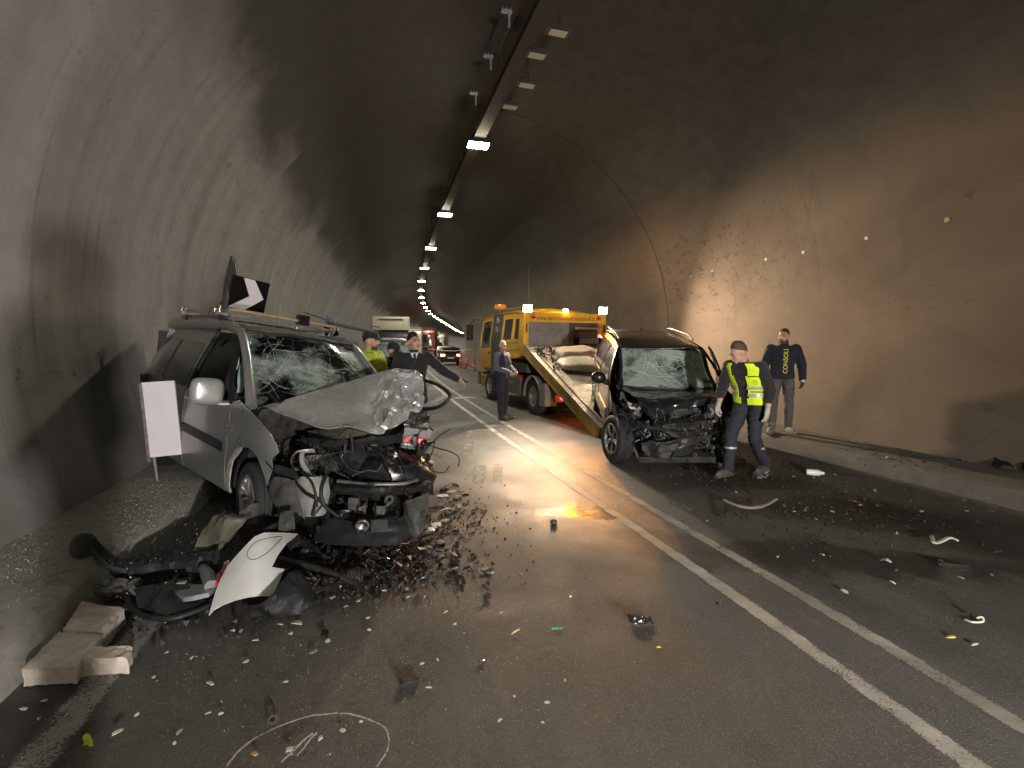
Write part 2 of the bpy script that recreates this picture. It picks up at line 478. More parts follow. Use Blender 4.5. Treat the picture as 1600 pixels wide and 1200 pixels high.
def lining():
    m = bpy.data.materials.new("tunnel concrete"); t = NT(m)
    uv = t.co("UV"); s = t.sep(uv)          # u: metres along, v: metres up the arc from the left foot
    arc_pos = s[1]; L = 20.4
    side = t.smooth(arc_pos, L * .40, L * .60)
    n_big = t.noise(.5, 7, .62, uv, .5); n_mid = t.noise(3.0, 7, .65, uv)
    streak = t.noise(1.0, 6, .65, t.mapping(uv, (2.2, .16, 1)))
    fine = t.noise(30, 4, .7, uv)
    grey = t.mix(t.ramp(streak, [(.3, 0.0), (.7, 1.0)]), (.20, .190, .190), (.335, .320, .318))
    warm_lit_tan = t.mix(t.ramp(n_big, [(.3, 0.0), (.7, 1.0)]), (.105, .078, .059), (.19, .145, .107))  # right wall: warm cast of the work lamps painted into the concrete colour
    c = t.mix(side, grey, warm_lit_tan)
    c = t.mix(t.math('MULTIPLY', t.ramp(n_mid, [(.45, 0.0), (.8, 1.0)]), .35), c, (.12, .11, .10))
    # exhaust soot over the crown, with a ragged lower edge
    h_left = t.math('ADD', arc_pos, t.math('MULTIPLY', t.math('SUBTRACT', n_big, .5), 2.6))
    h_left = t.math('ADD', h_left, t.math('MULTIPLY', t.math('SUBTRACT', streak, .5), .7))
    soot_l = t.smooth(h_left, 5.0, 6.3)
    h_right = t.math('ADD', t.math('SUBTRACT', L, arc_pos), t.math('MULTIPLY', t.math('SUBTRACT', n_big, .5), 2.4))
    soot_r = t.smooth(h_right, 4.1, 5.6)
    soot = t.math('MULTIPLY', soot_l, soot_r)
    sootc = t.mix(t.ramp(n_mid, [(.35, 0.0), (.75, 1.0)]), (.027, .027, .025), (.056, .054, .049))
    c = t.mix(t.math('MULTIPLY', soot, .96), c, sootc)
    drip = t.math('MULTIPLY', t.ramp(t.noise(1.0, 5, .7, t.mapping(uv, (5.5, .22, 1))), [(.56, 0.0), (.70, 1.0)]), t.ramp(t.noise(.6, 3, .5, uv), [(.42, 0.0), (.6, 1.0)]))
    c = t.mix(t.math('MULTIPLY', drip, .5), c, (.06, .055, .05))
    # splash dirt at the foot and pitted, spalled patches on the right wall
    low = t.math('MINIMUM', arc_pos, t.math('SUBTRACT', L, arc_pos))
    foot = t.math('MULTIPLY', t.smooth(t.math('ADD', low, t.math('MULTIPLY', t.math('SUBTRACT', n_mid, .5), 1.2)), 1.1, .2), .4)
    c = t.mix(foot, c, (.085, .075, .062))
    pit = t.math('MULTIPLY', t.ramp(t.noise(5.5, 6, .75, uv), [(.60, 0.0), (.66, 1.0)]), t.ramp(t.noise(.75, 3, .5, t.mapping(uv, (1, 1, 1), (3.1, 1.7, 0))), [(.50, 0.0), (.60, 1.0)]))
    pz = t.math('MULTIPLY', t.smooth(blob(t, uv, (9.6, 16.6), (2.9, 1.5)), 1.25, .5), t.ramp(t.noise(6.5, 6, .75, uv), [(.555, 0.0), (.60, 1.0)]))
    pit = t.math('MAXIMUM', pit, pz)
    pit = t.math('MULTIPLY', pit, t.math('SUBTRACT', 1.0, soot))
    c = t.mix(t.math('MULTIPLY', pit, .75), c, (.05, .044, .036))
    crack = t.ramp(t.voro(.32, 'DISTANCE_TO_EDGE', t.mapping(uv, (1.6, .6, 1))).outputs[0], [(.0, 1.0), (.006, 0.0)])
    c = t.mix(t.math('MULTIPLY', crack, .16), c, (.05, .045, .04))
    t.set(color=c, rough=t.math('ADD', .62, t.math('MULTIPLY', n_mid, .25)), spec=.35)
    hh = t.math('ADD', t.math('MULTIPLY', n_mid, .6), t.math('MULTIPLY', fine, .25))
    hh = t.math('SUBTRACT', hh, t.math('MULTIPLY', pit, .5))
    t.bump(hh, .28, .03)
    return m
def pavement_mat(name, k):
    m = bpy.data.materials.new(name); t = NT(m)
    n1 = t.noise(1.3, 7, .65); n2 = t.noise(14, 6, .7); n3 = t.noise(110, 3, .7)
    c = t.mix(t.ramp(n1, [(.3, 0.0), (.7, 1.0)]), (.13 * k, .125 * k, .115 * k), (.25 * k, .24 * k, .22 * k))
    c = t.mix(t.math('MULTIPLY', t.ramp(n2, [(.5, 0.0), (.72, 1.0)]), .6), c, (.05, .046, .04))
    c = t.mix(t.math('MULTIPLY', t.ramp(n3, [(.62, 0.0), (.75, 1.0)]), .5), c, (.3, .29, .27))
    t.set(color=c, rough=.72)
    t.bump(t.math('ADD', n2, t.math('MULTIPLY', n3, .5)), .6, .012)
    return m
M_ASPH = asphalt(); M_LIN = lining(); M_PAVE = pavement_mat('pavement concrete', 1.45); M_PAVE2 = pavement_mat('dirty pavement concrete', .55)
M_JOINT = pm("joint filler", (.025, .023, .02), .9, bump=.3)

# ================================================================ the tunnel
def ys(a, b, st):
    n = max(1, int(round((b - a) / st))); return [a + (b - a) * i / n for i in range(n + 1)]
def strip(name, Ys, prof, mat, kind='structure', uvw=True, parent=None):
    """sweeps the profile [(n, z), ...] along the road axis"""
    bm = bmesh.new(); uvl = bm.loops.layers.uv.new("UVMap"); m = len(prof)
    vs = [[bm.verts.new(road(Y, n, z)) for n, z in prof] for Y in Ys]
    for i in range(len(Ys) - 1):
        for j in range(m - 1):
            f = bm.faces.new((vs[i][j], vs[i][j + 1], vs[i + 1][j + 1], vs[i + 1][j]))
            for lp, (q, w) in zip(f.loops, ((j, i), (j + 1, i), (j + 1, i + 1), (j, i + 1))):
                lp[uvl].uv = (q / (m - 1), Ys[w])
    o = finish(bm, name, mat, parent, smooth=30)
    return tag(o, kind=kind) if kind else o
NEAR = ys(-50, 60, .5) + ys(60, 260, 2)[1:]
road_o = strip("road", NEAR, [(-4.3, 0), (-2, .01), (0, .02), (2, .01), (3.85, 0)], M_ASPH)
road_o.location.z = -.012
strip("pavement_left", NEAR, [(-4.18, -.05), (-4.20, .02), (-4.26, .165), (-4.30, .195), (-4.36, .205), (-4.7, .21), (-5.3, .22)], M_PAVE)
strip("pavement_right", NEAR, [(5.1, .2), (4.4, .19), (3.98, .185), (3.90, .175), (3.86, .15), (3.80, .02), (3.78, -.05)], M_PAVE2)
TC, TZ, TR = -.15, 1.9, 5.19
A0, A1 = 202.7, -22.7
def ring(Y, a, r=TR): return road(Y, TC + r * math.cos(R(a)), TZ + r * math.sin(R(a)))
lin = thing("tunnel_lining", None, None); lin['kind'] = 'structure'
edges = [-50 + 8 * k + 5.2 for k in range(-1, 40)]
NA = 72
for e0, e1 in zip(edges[:-1], edges[1:]):
    Ys = ys(e0 + .012, e1 - .012, 1.0 if e0 < 60 else 2.0)
    bm = bmesh.new(); uvl = bm.loops.layers.uv.new("UVMap"); g = []
    for i, Y in enumerate(Ys):
        row = []
        for j in range(NA + 1):
            a = A0 + (A1 - A0) * j / NA
            r = TR + (.014 if i in (0, len(Ys) - 1) else 0)
            row.append(bm.verts.new(ring(Y, a, r)))
        g.append(row)
    # the joint edges turn outwards
    for i in range(len(Ys) - 1):
        for j in range(NA):
            f = bm.faces.new((g[i][j], g[i][j + 1], g[i + 1][j + 1], g[i + 1][j]))
            for lp, (q, w) in zip(f.loops, ((j, i), (j + 1, i), (j + 1, i + 1), (j, i + 1))):
                lp[uvl].uv = (Ys[w], TR * R(225.4) * q / NA)
    # first / last ring bent only over the last 3 cm
    for row, Yb in ((g[1], Ys[0] + .014), (g[-2], Ys[-1] - .014)):
        for j, v in enumerate(row): v.co = ring(Yb, A0 + (A1 - A0) * j / NA)
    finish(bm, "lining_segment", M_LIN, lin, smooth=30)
bm = bmesh.new(); g = []
for Y in ys(-54, 266, 4):
    g.append([bm.verts.new(ring(Y, A0 + (A1 - A0) * j / 40, TR + .07)) for j in range(41)])
for i in range(len(g) - 1):
    for j in range(40): bm.faces.new((g[i][j], g[i][j + 1], g[i + 1][j + 1], g[i + 1][j]))
finish(bm, "joint_backing", M_JOINT, lin)

# painted lines
M_LINE1 = paintline("road paint bright", .56); M_LINE2 = paintline("road paint worn", .58, (.42, .40, .35)); M_LINE3 = paintline("road paint faded", .66, (.24, .225, .195))
for n, mt in ((-.22, M_LINE1), (.21, M_LINE2)):
    o = strip("centre_line", NEAR, [(n - .072, 0), (n + .072, 0)], mt); o.location.z = .012
o = strip("edge_line_left", NEAR, [(-3.93, 0), (-3.70, 0)], paintline("edge paint", .61, (.36, .36, .35))); o.location.z = .003
o = strip("edge_line_right", ys(9, 60, .5) + ys(60, 200, 2)[1:], [(3.22, 0), (3.36, 0)], M_LINE2); o.location.z = .008
def roadquad(name, pts, mat, z=.016):
    bm = bmesh.new(); uvl = bm.loops.layers.uv.new("UVMap")
    f = bm.faces.new([bm.verts.new((p.x, p.y, z)) for p in pts])
    for lp, w in zip(f.loops, ((0, 0), (1, 0), (1, 1), (0, 1))): lp[uvl].uv = w
    return tag(finish(bm, name, mat, smooth=0), kind='structure')
for (u0, v0, u1, v1) in ((716, 690, 745, 712), (733, 728, 764, 758), (765, 727, 790, 756), (712, 664, 730, 675), (722, 672, 742, 684)):
    roadquad("faded_marking", [onz(u0, v1), onz(u1 - 4, v1), onz(u1, v0), onz(u0 + 3, v0)], M_LINE3)
roadquad("cross_line", [onz(700, 624), onz(752, 623), onz(752, 620), onz(703, 621)], M_LINE2)

# chalk drawn by the police on the asphalt
M_CHALK = paintline("chalk", .60, (.60, .60, .58))
def chalk(name, pix, w):
    P = [onz(u, v) for u, v in pix]
    P = spline(P, 10); bm = bmesh.new(); uvl = bm.loops.layers.uv.new("UVMap"); prev = None
    for i, p in enumerate(P):
        d = P[min(i + 1, len(P) - 1)] - P[max(i - 1, 0)]; s = Vector((-d.y, d.x, 0)).normalized() * w * (.75 + .9 * abs(fbm(p, 40)))
        p = p + Vector((fbm(p, 9), fbm(p + Vector((5, 5, 0)), 9), 0)) * .006
        a = bm.verts.new((p.x - s.x, p.y - s.y, .013)); b = bm.verts.new((p.x + s.x, p.y + s.y, .013))
        if prev:
            f = bm.faces.new((prev[0], prev[1], b, a))
            for lp, q in zip(f.loops, (0, 1, 1, 0)): lp[uvl].uv = (q, i * .1)
        prev = (a, b)
    return tag(finish(bm, name, M_CHALK, smooth=0), kind='structure')
chalk("chalk_ring", [(352, 1203), (372, 1180), (400, 1158), (440, 1138), (490, 1122), (535, 1119), (575, 1128), (602, 1143), (608, 1165), (600, 1185), (588, 1203)], .006)
chalk("chalk_stroke", [(440, 1196), (456, 1180), (476, 1160), (490, 1150)], .007)
chalk("chalk_stroke", [(464, 1186), (478, 1168), (488, 1156), (496, 1149)], .006)
chalk("chalk_stroke", [(448, 1174), (462, 1171)], .005)

# ================================================================ lamps, cable tray
M_TRAY = pm("sooty galvanised", (.030, .029, .027), .8, bump=.2); M_LAMPB = pm("lamp housing", (.05, .048, .045), .6)
M_LIT = emis("lit lamp lens", (1.0, .93, .62), 90); M_UNLIT = pm("unlit lamp lens", (.36, .35, .30), .45, var=.12)
tray = thing("cable_tray", "long dark cable tray hung under the sooty crown of the tunnel", "cable tray", road(0, 0, 6.45))
def tray_piece(nm, prof, Ys):
    bm = bmesh.new(); vs = [[bm.verts.new(road(Y, n, z)) for n, z in prof] for Y in Ys]
    for i in range(len(Ys) - 1):
        for j in range(len(prof)):
            k = (j + 1) % len(prof); bm.faces.new((vs[i][j], vs[i][k], vs[i + 1][k], vs[i + 1][j]))
    return finish(bm, nm, M_TRAY, tray, smooth=0, world_in=True)
Yt = ys(-12, 60, 1) + ys(60, 200, 4)[1:]
tray_piece("trough", [(-.13, 6.52), (-.13, 6.40), (.13, 6.40), (.13, 6.52), (.11, 6.52), (.11, 6.42), (-.11, 6.42), (-.11, 6.52)], Yt)
tray_piece("cable_bundle", [(-.10, 6.44), (.02, 6.43), (.11, 6.45), (.09, 6.53), (-.07, 6.54)], Yt)
hg = G()
for Y in ys(1, 60, 2.0):
    for n in (-.16, .16): hg.cyl(road(Y, n, 6.5), road(Y, n, 7.06), .012, n=5)
hg.build("hanger_rods", M_TRAY, tray, world_in=True)["kind"] = "stuff"
lamp_body = G().box((0, 0, .05), (.46, .30, .09), taper=(.82, .8)).bm.copy()
def lamp(Y, n, z, lit, label, group, i):
    p = road(Y, n, z); yaw = math.atan2(S(Y), 1) * -1
    o = thing("tunnel_lamp", label, "ceiling lamp", p, (0, 0, yaw), group)
    if i == 0:
        b = G().box((0, 0, .05), (.48, .30, .09) if lit else (.36, .20, .08), taper=(.82, .8)).build("housing", M_LAMPB, o, bevel=.01)
        b2 = G().box((0, 0, -.006), (.46, .28, .05) if lit else (.27, .13, .014)).build("lens", M_LIT if lit else M_UNLIT, o)
        b3 = G().box((0, .09, .14), (.03, .03, .12)).build("bracket", M_TRAY, o); b4 = G().box((0, -.09, .14), (.03, .03, .12)).build("bracket", M_TRAY, o)
        LP[lit] = (b, b2, b3, b4)
    else:
        for s in LP[lit]:
            c = s.copy(); COL.objects.link(c); c.parent = o
    return o
LP = {}
Lw = [(11.4, 1.0)]
Y = 11.4; k = 0
lit_Y = []
while Y < 256:
    lit_Y.append(Y); Y += 5.85
for k, Y in enumerate(lit_Y):
    lamp(Y, 0, 6.30, True, ("brightest and nearest lit lamp of the row along the tunnel crown" if k == 0 else "%s lit lamp of the crown row, counted from the brightest nearest one" % ("second", "third", "fourth", "fifth", "sixth", "seventh", "eighth")[k - 1] if k < 8 else "lit lamp in the curving row of lights far along the tunnel crown"), None if k < 1 else "lit lamps receding along the crown", k)
for k, Y in enumerate([-1.5 - 5.85 * i for i in range(8)]):
    lamp(Y - 2, 0, 6.30, True, "lit crown lamp in the tunnel behind the viewpoint", "lit lamps behind the viewpoint", 1)
for k, (Y, n, w) in enumerate(((7.45, .34, "nearest"), (8.05, .22, "second nearest"), (8.9, .34, "third nearest"), (9.7, .26, "fourth nearest"))):
    lamp(Y, n, 6.36, False, "unlit cream lens lamp beside the cable tray, the %s to the viewer" % w, "unlit lamps beside the cable tray", k)
for k, (Y, w) in enumerate(((7.6, "nearest"), (8.7, "middle"), (9.9, "farthest"))):
    o = thing("cable_bracket", "small pale metal bracket on the left of the cable tray, the %s of three" % w, "bracket", road(Y, -.42, 6.62), (0, 0, math.atan2(-S(Y), 1)), "pale brackets left of the cable tray")
    G().box((0, 0, .0), (.16, .06, .03)).cyl((-.06, 0, 0), (-.06, 0, .06), .01, n=6).cyl((.0, 0, 0), (.0, 0, .06), .01, n=6).cyl((.06, 0, 0), (.06, 0, .06), .01, n=6).build("clamp", pm("dull zinc", (.32, .32, .30), .5, .4), o)
    G().box((.04, 0, -.11), (.03, .03, .2)).build("stem", pm("dull zinc", (.3, .3, .3)), o)
# light thrown by the lit lamps
def area(name, p, sx, sy, power, col, rot=(0, 0, 0), shape='RECTANGLE', spread=None):
    d = bpy.data.lights.new(name, 'AREA'); d.shape = shape; d.size = sx; d.size_y = sy; d.energy = power; d.color = col
    if spread: d.spread = spread
    o = bpy.data.objects.new(name, d); COL.objects.link(o); o.location = p; o.rotation_euler = rot
    return o
for k, Y in enumerate(lit_Y):
    area("lamp_light", road(Y, 0, 6.25), .40, .22, 75 if Y < 60 else 110, (1.0, .93, .80))
for k in range(8):
    area("lamp_light", road(-3.5 - 5.85 * k, 0, 6.27), .40, .22, 1350, (.97, .98, 1.0))
# ================================================================ shared vehicle materials and pieces
M_SILVER = pm("silver paint", (.25, .257, .255), .34, .45, var=.05, scale=3, coat=.5, dirt=.18, dirtcol=(.20, .19, .17))
M_SILVERC = pm("silver paint, creased", (.58, .59, .60), .26, .55, var=.05, scale=6, coat=.4, dirt=.0)
M_BLKPAINT = pm("black paint", (.012, .012, .014), .22, .0, var=.2, scale=3, coat=.5, dirt=.05, dirtcol=(.04, .036, .032), spec=.3)
M_TYRE = pm("tyre rubber", (.016, .016, .017), .8, var=.3, dirt=.18, dirtcol=(.05, .046, .042), bump=.2, bscale=60)
M_RIM = pm("alloy rim", (.42, .42, .42), .32, .85, var=.12, dirt=.25, dirtcol=(.12, .11, .10))
M_BLACKP = pm("black plastic", (.015, .015, .016), .5, var=.3, dirt=.15, dirtcol=(.06, .054, .048), bump=.12, bscale=90, spec=.22)
M_GREYP = pm("scuffed grey plastic", (.05, .05, .05), .55, var=.4, scale=14, dirt=.45, dirtcol=(.10, .094, .085), bump=.3, bscale=40, spec=.2)
M_GLOSSBLK = pm("glossy black plastic", (.012, .012, .013), .18, var=.2, dirt=.25, dirtcol=(.05, .046, .04), bump=.2, bscale=14)
M_STEEL = pm("raw steel", (.30, .30, .29), .38, .9, var=.35, scale=16, dirt=.5, dirtcol=(.07, .06, .05))
M_ALU = pm("engine alloy", (.10, .10, .097), .5, .6, var=.5, scale=18, dirt=.55, dirtcol=(.05, .045, .04), bump=.4, bscale=30)
M_OILY = pm("oily metal", (.035, .033, .030), .32, .4, var=.5, scale=18, dirt=.3, dirtcol=(.09, .08, .07), bump=.5, bscale=26)
M_RUBBER = pm("hose rubber", (.012, .012, .012), .55, var=.3, spec=.3)
M_WHITEP = pm("translucent white plastic", (.24, .255, .25), .45, var=.25, scale=14, dirt=.55, dirtcol=(.16, .15, .13))
M_DARKINT = pm("dark cabin trim", (.028, .028, .030), .7, var=.3)
M_SEAT = pm("grey seat cloth", (.05, .052, .056), .85, var=.3, bump=.2, bscale=120)
M_AIRBAG = pm("airbag cloth", (.46, .58, .60), .85, var=.08, scale=5, bump=.25, bscale=9, bdist=.03)
M_TINT = pm("tinted glass", (.012, .013, .013), .08, var=.2, coat=1.0, dirt=.15, dirtcol=(.05, .05, .048))
M_RED = pm("red lens", (.45, .015, .01), .2, coat=1.0, var=.3)
M_AMBER = pm("amber lens", (.7, .22, .02), .2, coat=1.0, var=.2)
M_CHROME = pm("chrome", (.6, .6, .6), .15, 1.0, var=.1)
M_WOOD = pm("pale wood", (.36, .26, .15), .6, var=.3, scale=14, bump=.2)
M_GLASS = glass("door glass", (.82, .95, .90), .9, ior=1.25)
M_WHITEPAINT = pm("white paint", (.62, .62, .60), .4, var=.08, dirt=.2)
M_BLK = pm("flat black", (.012, .012, .012), .6)
def shattered(name, scale, dense):
    """laminated windscreen: clear areas, white fracture lines and a milky crazed zone"""
    m = bpy.data.materials.new(name); t = NT(m); t.n.remove(t.b)
    co = t.co()
    nd = t.n.new("ShaderNodeTexNoise"); t.put(nd.inputs[0], co); nd.inputs["Scale"].default_value = 3.0; nd.inputs["Detail"].default_value = 5
    wco = t.vmath('ADD', co, t.vmath('SCALE' if False else 'MULTIPLY', t.vmath('SUBTRACT', nd.outputs[1], (.5, .5, .5)), (.22, .22, .22)))
    zone = t.ramp(t.noise(2.6, 5, .6), [(.60 - dense, 0.0), (.78 - dense, 1.0)])
    e1 = t.ramp(t.voro(scale, 'DISTANCE_TO_EDGE', wco).outputs[0], [(.0, 1.0), (.013, 0.0)])
    e2 = t.ramp(t.voro(scale * 3.3, 'DISTANCE_TO_EDGE', wco).outputs[0], [(.0, 1.0), (.06, 0.0)])
    e3 = t.ramp(t.voro(scale * 8, 'DISTANCE_TO_EDGE', wco).outputs[0], [(.0, 1.0), (.12, .15)])
    lines = t.math('MAXIMUM', t.math('MULTIPLY', e1, .34), t.math('MULTIPLY', e2, t.math('ADD', t.math('MULTIPLY', zone, .75), .06)))
    lines = t.math('MAXIMUM', lines, t.math('MULTIPLY', t.math('MULTIPLY', e3, zone), .85))
    lines = t.math('MAXIMUM', lines, t.math('MULTIPLY', zone, .42))
    tr = t.n.new("ShaderNodeBsdfTransparent"); tr.inputs[0].default_value = (.60, .70, .66, 1)
    gl = t.n.new("ShaderNodeBsdfGlossy"); gl.inputs["Roughness"].default_value = .08
    fr = t.n.new("ShaderNodeFresnel"); fr.inputs[0].default_value = 1.5
    mx = t.n.new("ShaderNodeMixShader"); t.link(fr.outputs[0], mx.inputs[0]); t.link(tr.outputs[0], mx.inputs[1]); t.link(gl.outputs[0], mx.inputs[2])
    df = t.n.new("ShaderNodeBsdfPrincipled"); df.inputs["Base Color"].default_value = (.50, .60, .56, 1); df.inputs["Roughness"].default_value = .4
    m2 = t.n.new("ShaderNodeMixShader"); t.link(lines, m2.inputs[0]); t.link(mx.outputs[0], m2.inputs[1]); t.link(df.outputs[0], m2.inputs[2])
    t.link(m2.outputs[0], t.out.inputs[0])
    return m

def make_wheel(parent, c, r, w, side, spokes, steer=0.0, camber=0.0, style='single', name="wheel", rimr=.66, flat=0.0):
    """tyre with tread grooves, rim with spokes; side = -1: outer face towards -y"""
    o = bpy.data.objects.new(name, None); COL.objects.link(o); o.parent = parent
    h = w / 2; rr = r * rimr
    prof = [(rr, -h * .80), (rr + .012, -h * .98), (r * .86, -h * 1.02), (r * .955, -h * .88)]
    tread = [(r * .985, -h * .76)]
    for k in range(4):
        y = h * (-.55 + k * .367)
        tread += [(r, y - .02 * w - .008), (r, y - .012), (r - .010, y - .010), (r - .010, y + .010), (r, y + .012)]
    prof += tread + [(r * .985, h * .76), (r * .955, h * .88), (r * .86, h * 1.02), (rr + .012, h * .98), (rr, h * .80), (rr - .02, 0), (rr, -h * .80)]
    g = G().lathe(prof, n=44)
    if flat:
        for v in g.bm.verts: v.co.z = max(v.co.z, -r + flat)
    me_o = g.build("tyre", M_TYRE, o, smooth=40)
    g = G(); y0 = side * h
    g.lathe([(rr + .004, y0 * .86), (rr - .012, y0 * .98), (rr - .03, y0 * .90), (rr - .035, y0 * .1), (rr - .03, -y0 * .8)], n=44)
    g.lathe([(.001, y0 * .62), (.035, y0 * .66), (.060, y0 * .58), (.065, y0 * .2)], n=20)
    for k in range(spokes):
        a = 2 * math.pi * k / spokes
        offs = (0,) if style == 'single' else (-.13, .13)
        for da in offs:
            a1 = a + da; a2 = a + da * .8
            p0 = Vector((.05 * math.cos(a), y0 * .55, .05 * math.sin(a))); p2 = Vector(((rr - .02) * math.cos(a1), y0 * .78, (rr - .02) * math.sin(a1)))
            p1 = (p0 + p2) / 2 + Vector((0, y0 * .06, 0))
            g.tube([p0, p1, p2], [.020, .016, .019] if style == 'single' else [.022, .017, .018], 6, flat=1.0)
    for k in range(5):
        a = 2 * math.pi * k / 5 + .3
        g.cyl((.045 * math.cos(a), y0 * .5, .045 * math.sin(a)), (.045 * math.cos(a), y0 * .68, .045 * math.sin(a)), .008, n=6)
    g.build("rim", M_RIM, o, smooth=35)
    G().lathe([(.0, side * .01), (rr * .72, side * .01), (rr * .74, -side * .02), (0, -side * .02)], n=30).build("brake_disc", M_STEEL, o)
    o.location = c; o.rotation_euler = (camber, 0, steer)
    return o

def crumple(parent, name, net, mat, nu=14, nvv=10, amp=.03, fr=6, seed=0, thick=.004, world_in=True, smooth=25):
    f = patch(net); sd = Vector((seed * 7.3, seed * 3.1, seed * 1.7))
    def q(u, v):
        p = f(u, v)
        a = nv(p * fr + sd) + nv(p * fr * 2.3 + sd) * .5
        return p + a * amp
    g = G().grid(nu, nvv, q, thick)
    return g.build(name, mat, parent, world_in=world_in, smooth=smooth)
def sheet(parent, name, pix, Ys, mat, amp=.015, fr=8, seed=0, nu=8, nvv=8, thick=.004, smooth=25):
    """crumpled sheet through surveyed corner points: pix = rows of (u, v), Ys = rows of distances"""
    net = [[at(u, v, y) for (u, v), y in zip(r, yr)] for r, yr in zip(pix, Ys)]
    return crumple(parent, name, net, mat, nu, nvv, amp, fr, seed, thick, True, smooth)
def hose(parent, name, pix, r, mat, n=7, sag=True):
    P = spline([at(u, v, y) for u, v, y in pix], 6)
    return G().tube(P, r, n).build(name, mat, parent, world_in=True)
def wires(parent, name, n, ur, vr, yr, mat, r=.004, seed=0, length=.35):
    q = random.Random(seed); g = G()
    for i in range(n):
        p = at(q.uniform(*ur), q.uniform(*vr), q.uniform(*yr)); d = Vector((q.gauss(0, 1), q.gauss(0, .6), q.gauss(0, 1))).normalized()
        P = [p]
        for k in range(4):
            d = (d + Vector((q.gauss(0, .6), q.gauss(0, .4), q.gauss(-.15, .6)))).normalized()
            P.append(P[-1] + d * length / 4)
            P[-1].z = max(P[-1].z, .03)
        g.tube(spline(P, 4), r * q.uniform(.7, 1.6), 5)
    o = g.build(name, mat, parent, world_in=True); o['kind'] = 'stuff'
    return o
def bits(parent, name, n, ur, vr, yr, mats, seed=0, s=(.03, .10), zmin=.03):
    """small broken brackets, clips and plates jammed into a wreck, joined"""
    q = random.Random(seed); g = G()
    for i in range(n):
        p = at(q.uniform(*ur), q.uniform(*vr), q.uniform(*yr)); p.z = max(p.z, zmin)
        g.mi = q.randrange(len(mats)); k = q.random(); e = (q.uniform(0, 6), q.uniform(0, 6), q.uniform(0, 6)); L = q.uniform(*s)
        if k < .5: g.box(p, (L, L * q.uniform(.3, .9), L * q.uniform(.05, .3)), e, taper=(q.uniform(.5, 1), q.uniform(.5, 1)))
        elif k < .75: d = Euler(e).to_matrix() @ Vector((L, 0, 0)); g.cyl(p - d, p + d, L * q.uniform(.06, .18), n=7)
        elif k < .88: g.lathe([(L * .2, 0), (L * .45, 0), (L * .45, L * .2), (L * .2, L * .2), (L * .2, 0)], p, n=12, M=Euler(e).to_matrix())
        else: g.ball(p, (L * .4, L * .3, L * .3), 8, 6, e)
    o = g.build(name, mats, parent, world_in=True, smooth=30); o['kind'] = 'stuff'
    return o

# ================================================================ the silver van, front crushed, right wheels up on the kerb
van = thing("van", "wrecked silver van with crushed front standing against the left tunnel wall", "van", (-1.75, 4.60, -.02), (-.12, .045, -.697))
VM = wm(van); VI = VM.inverted()
def sm(x, a, b):
    t = max(0, min(1, (x - a) / (b - a))); return t * t * (3 - 2 * t)
def VW(x, z):                            # half width of the van body
    w = .895
    if z > .95: w -= .30 * ((z - .95) / .85) ** 1.6
    if z < .55: w -= .05 * ((.55 - z) / .35) ** 2
    w -= .22 * sm(x, .05, .95) ** 1.3 * 1.0
    w -= .05 * sm(-x, 2.9, 3.6)
    w += .012 * math.exp(-((z - .78) / .05) ** 2)
    return w
def vside(s):
    return lambda x, z: (x, s * VW(x, z), z)
def vwin(s, d=.004):
    return lambda x, z: (x, s * (VW(x, z) + d), z)
arch_f = arc(0, .33, .385, 200, -20, 16); arch_r = arc(-2.68, .33, .385, 200, -20, 16)
top = [(-3.44, 1.66), (-3.36, 1.72), (-2.6, 1.765), (-1.75, 1.765)]
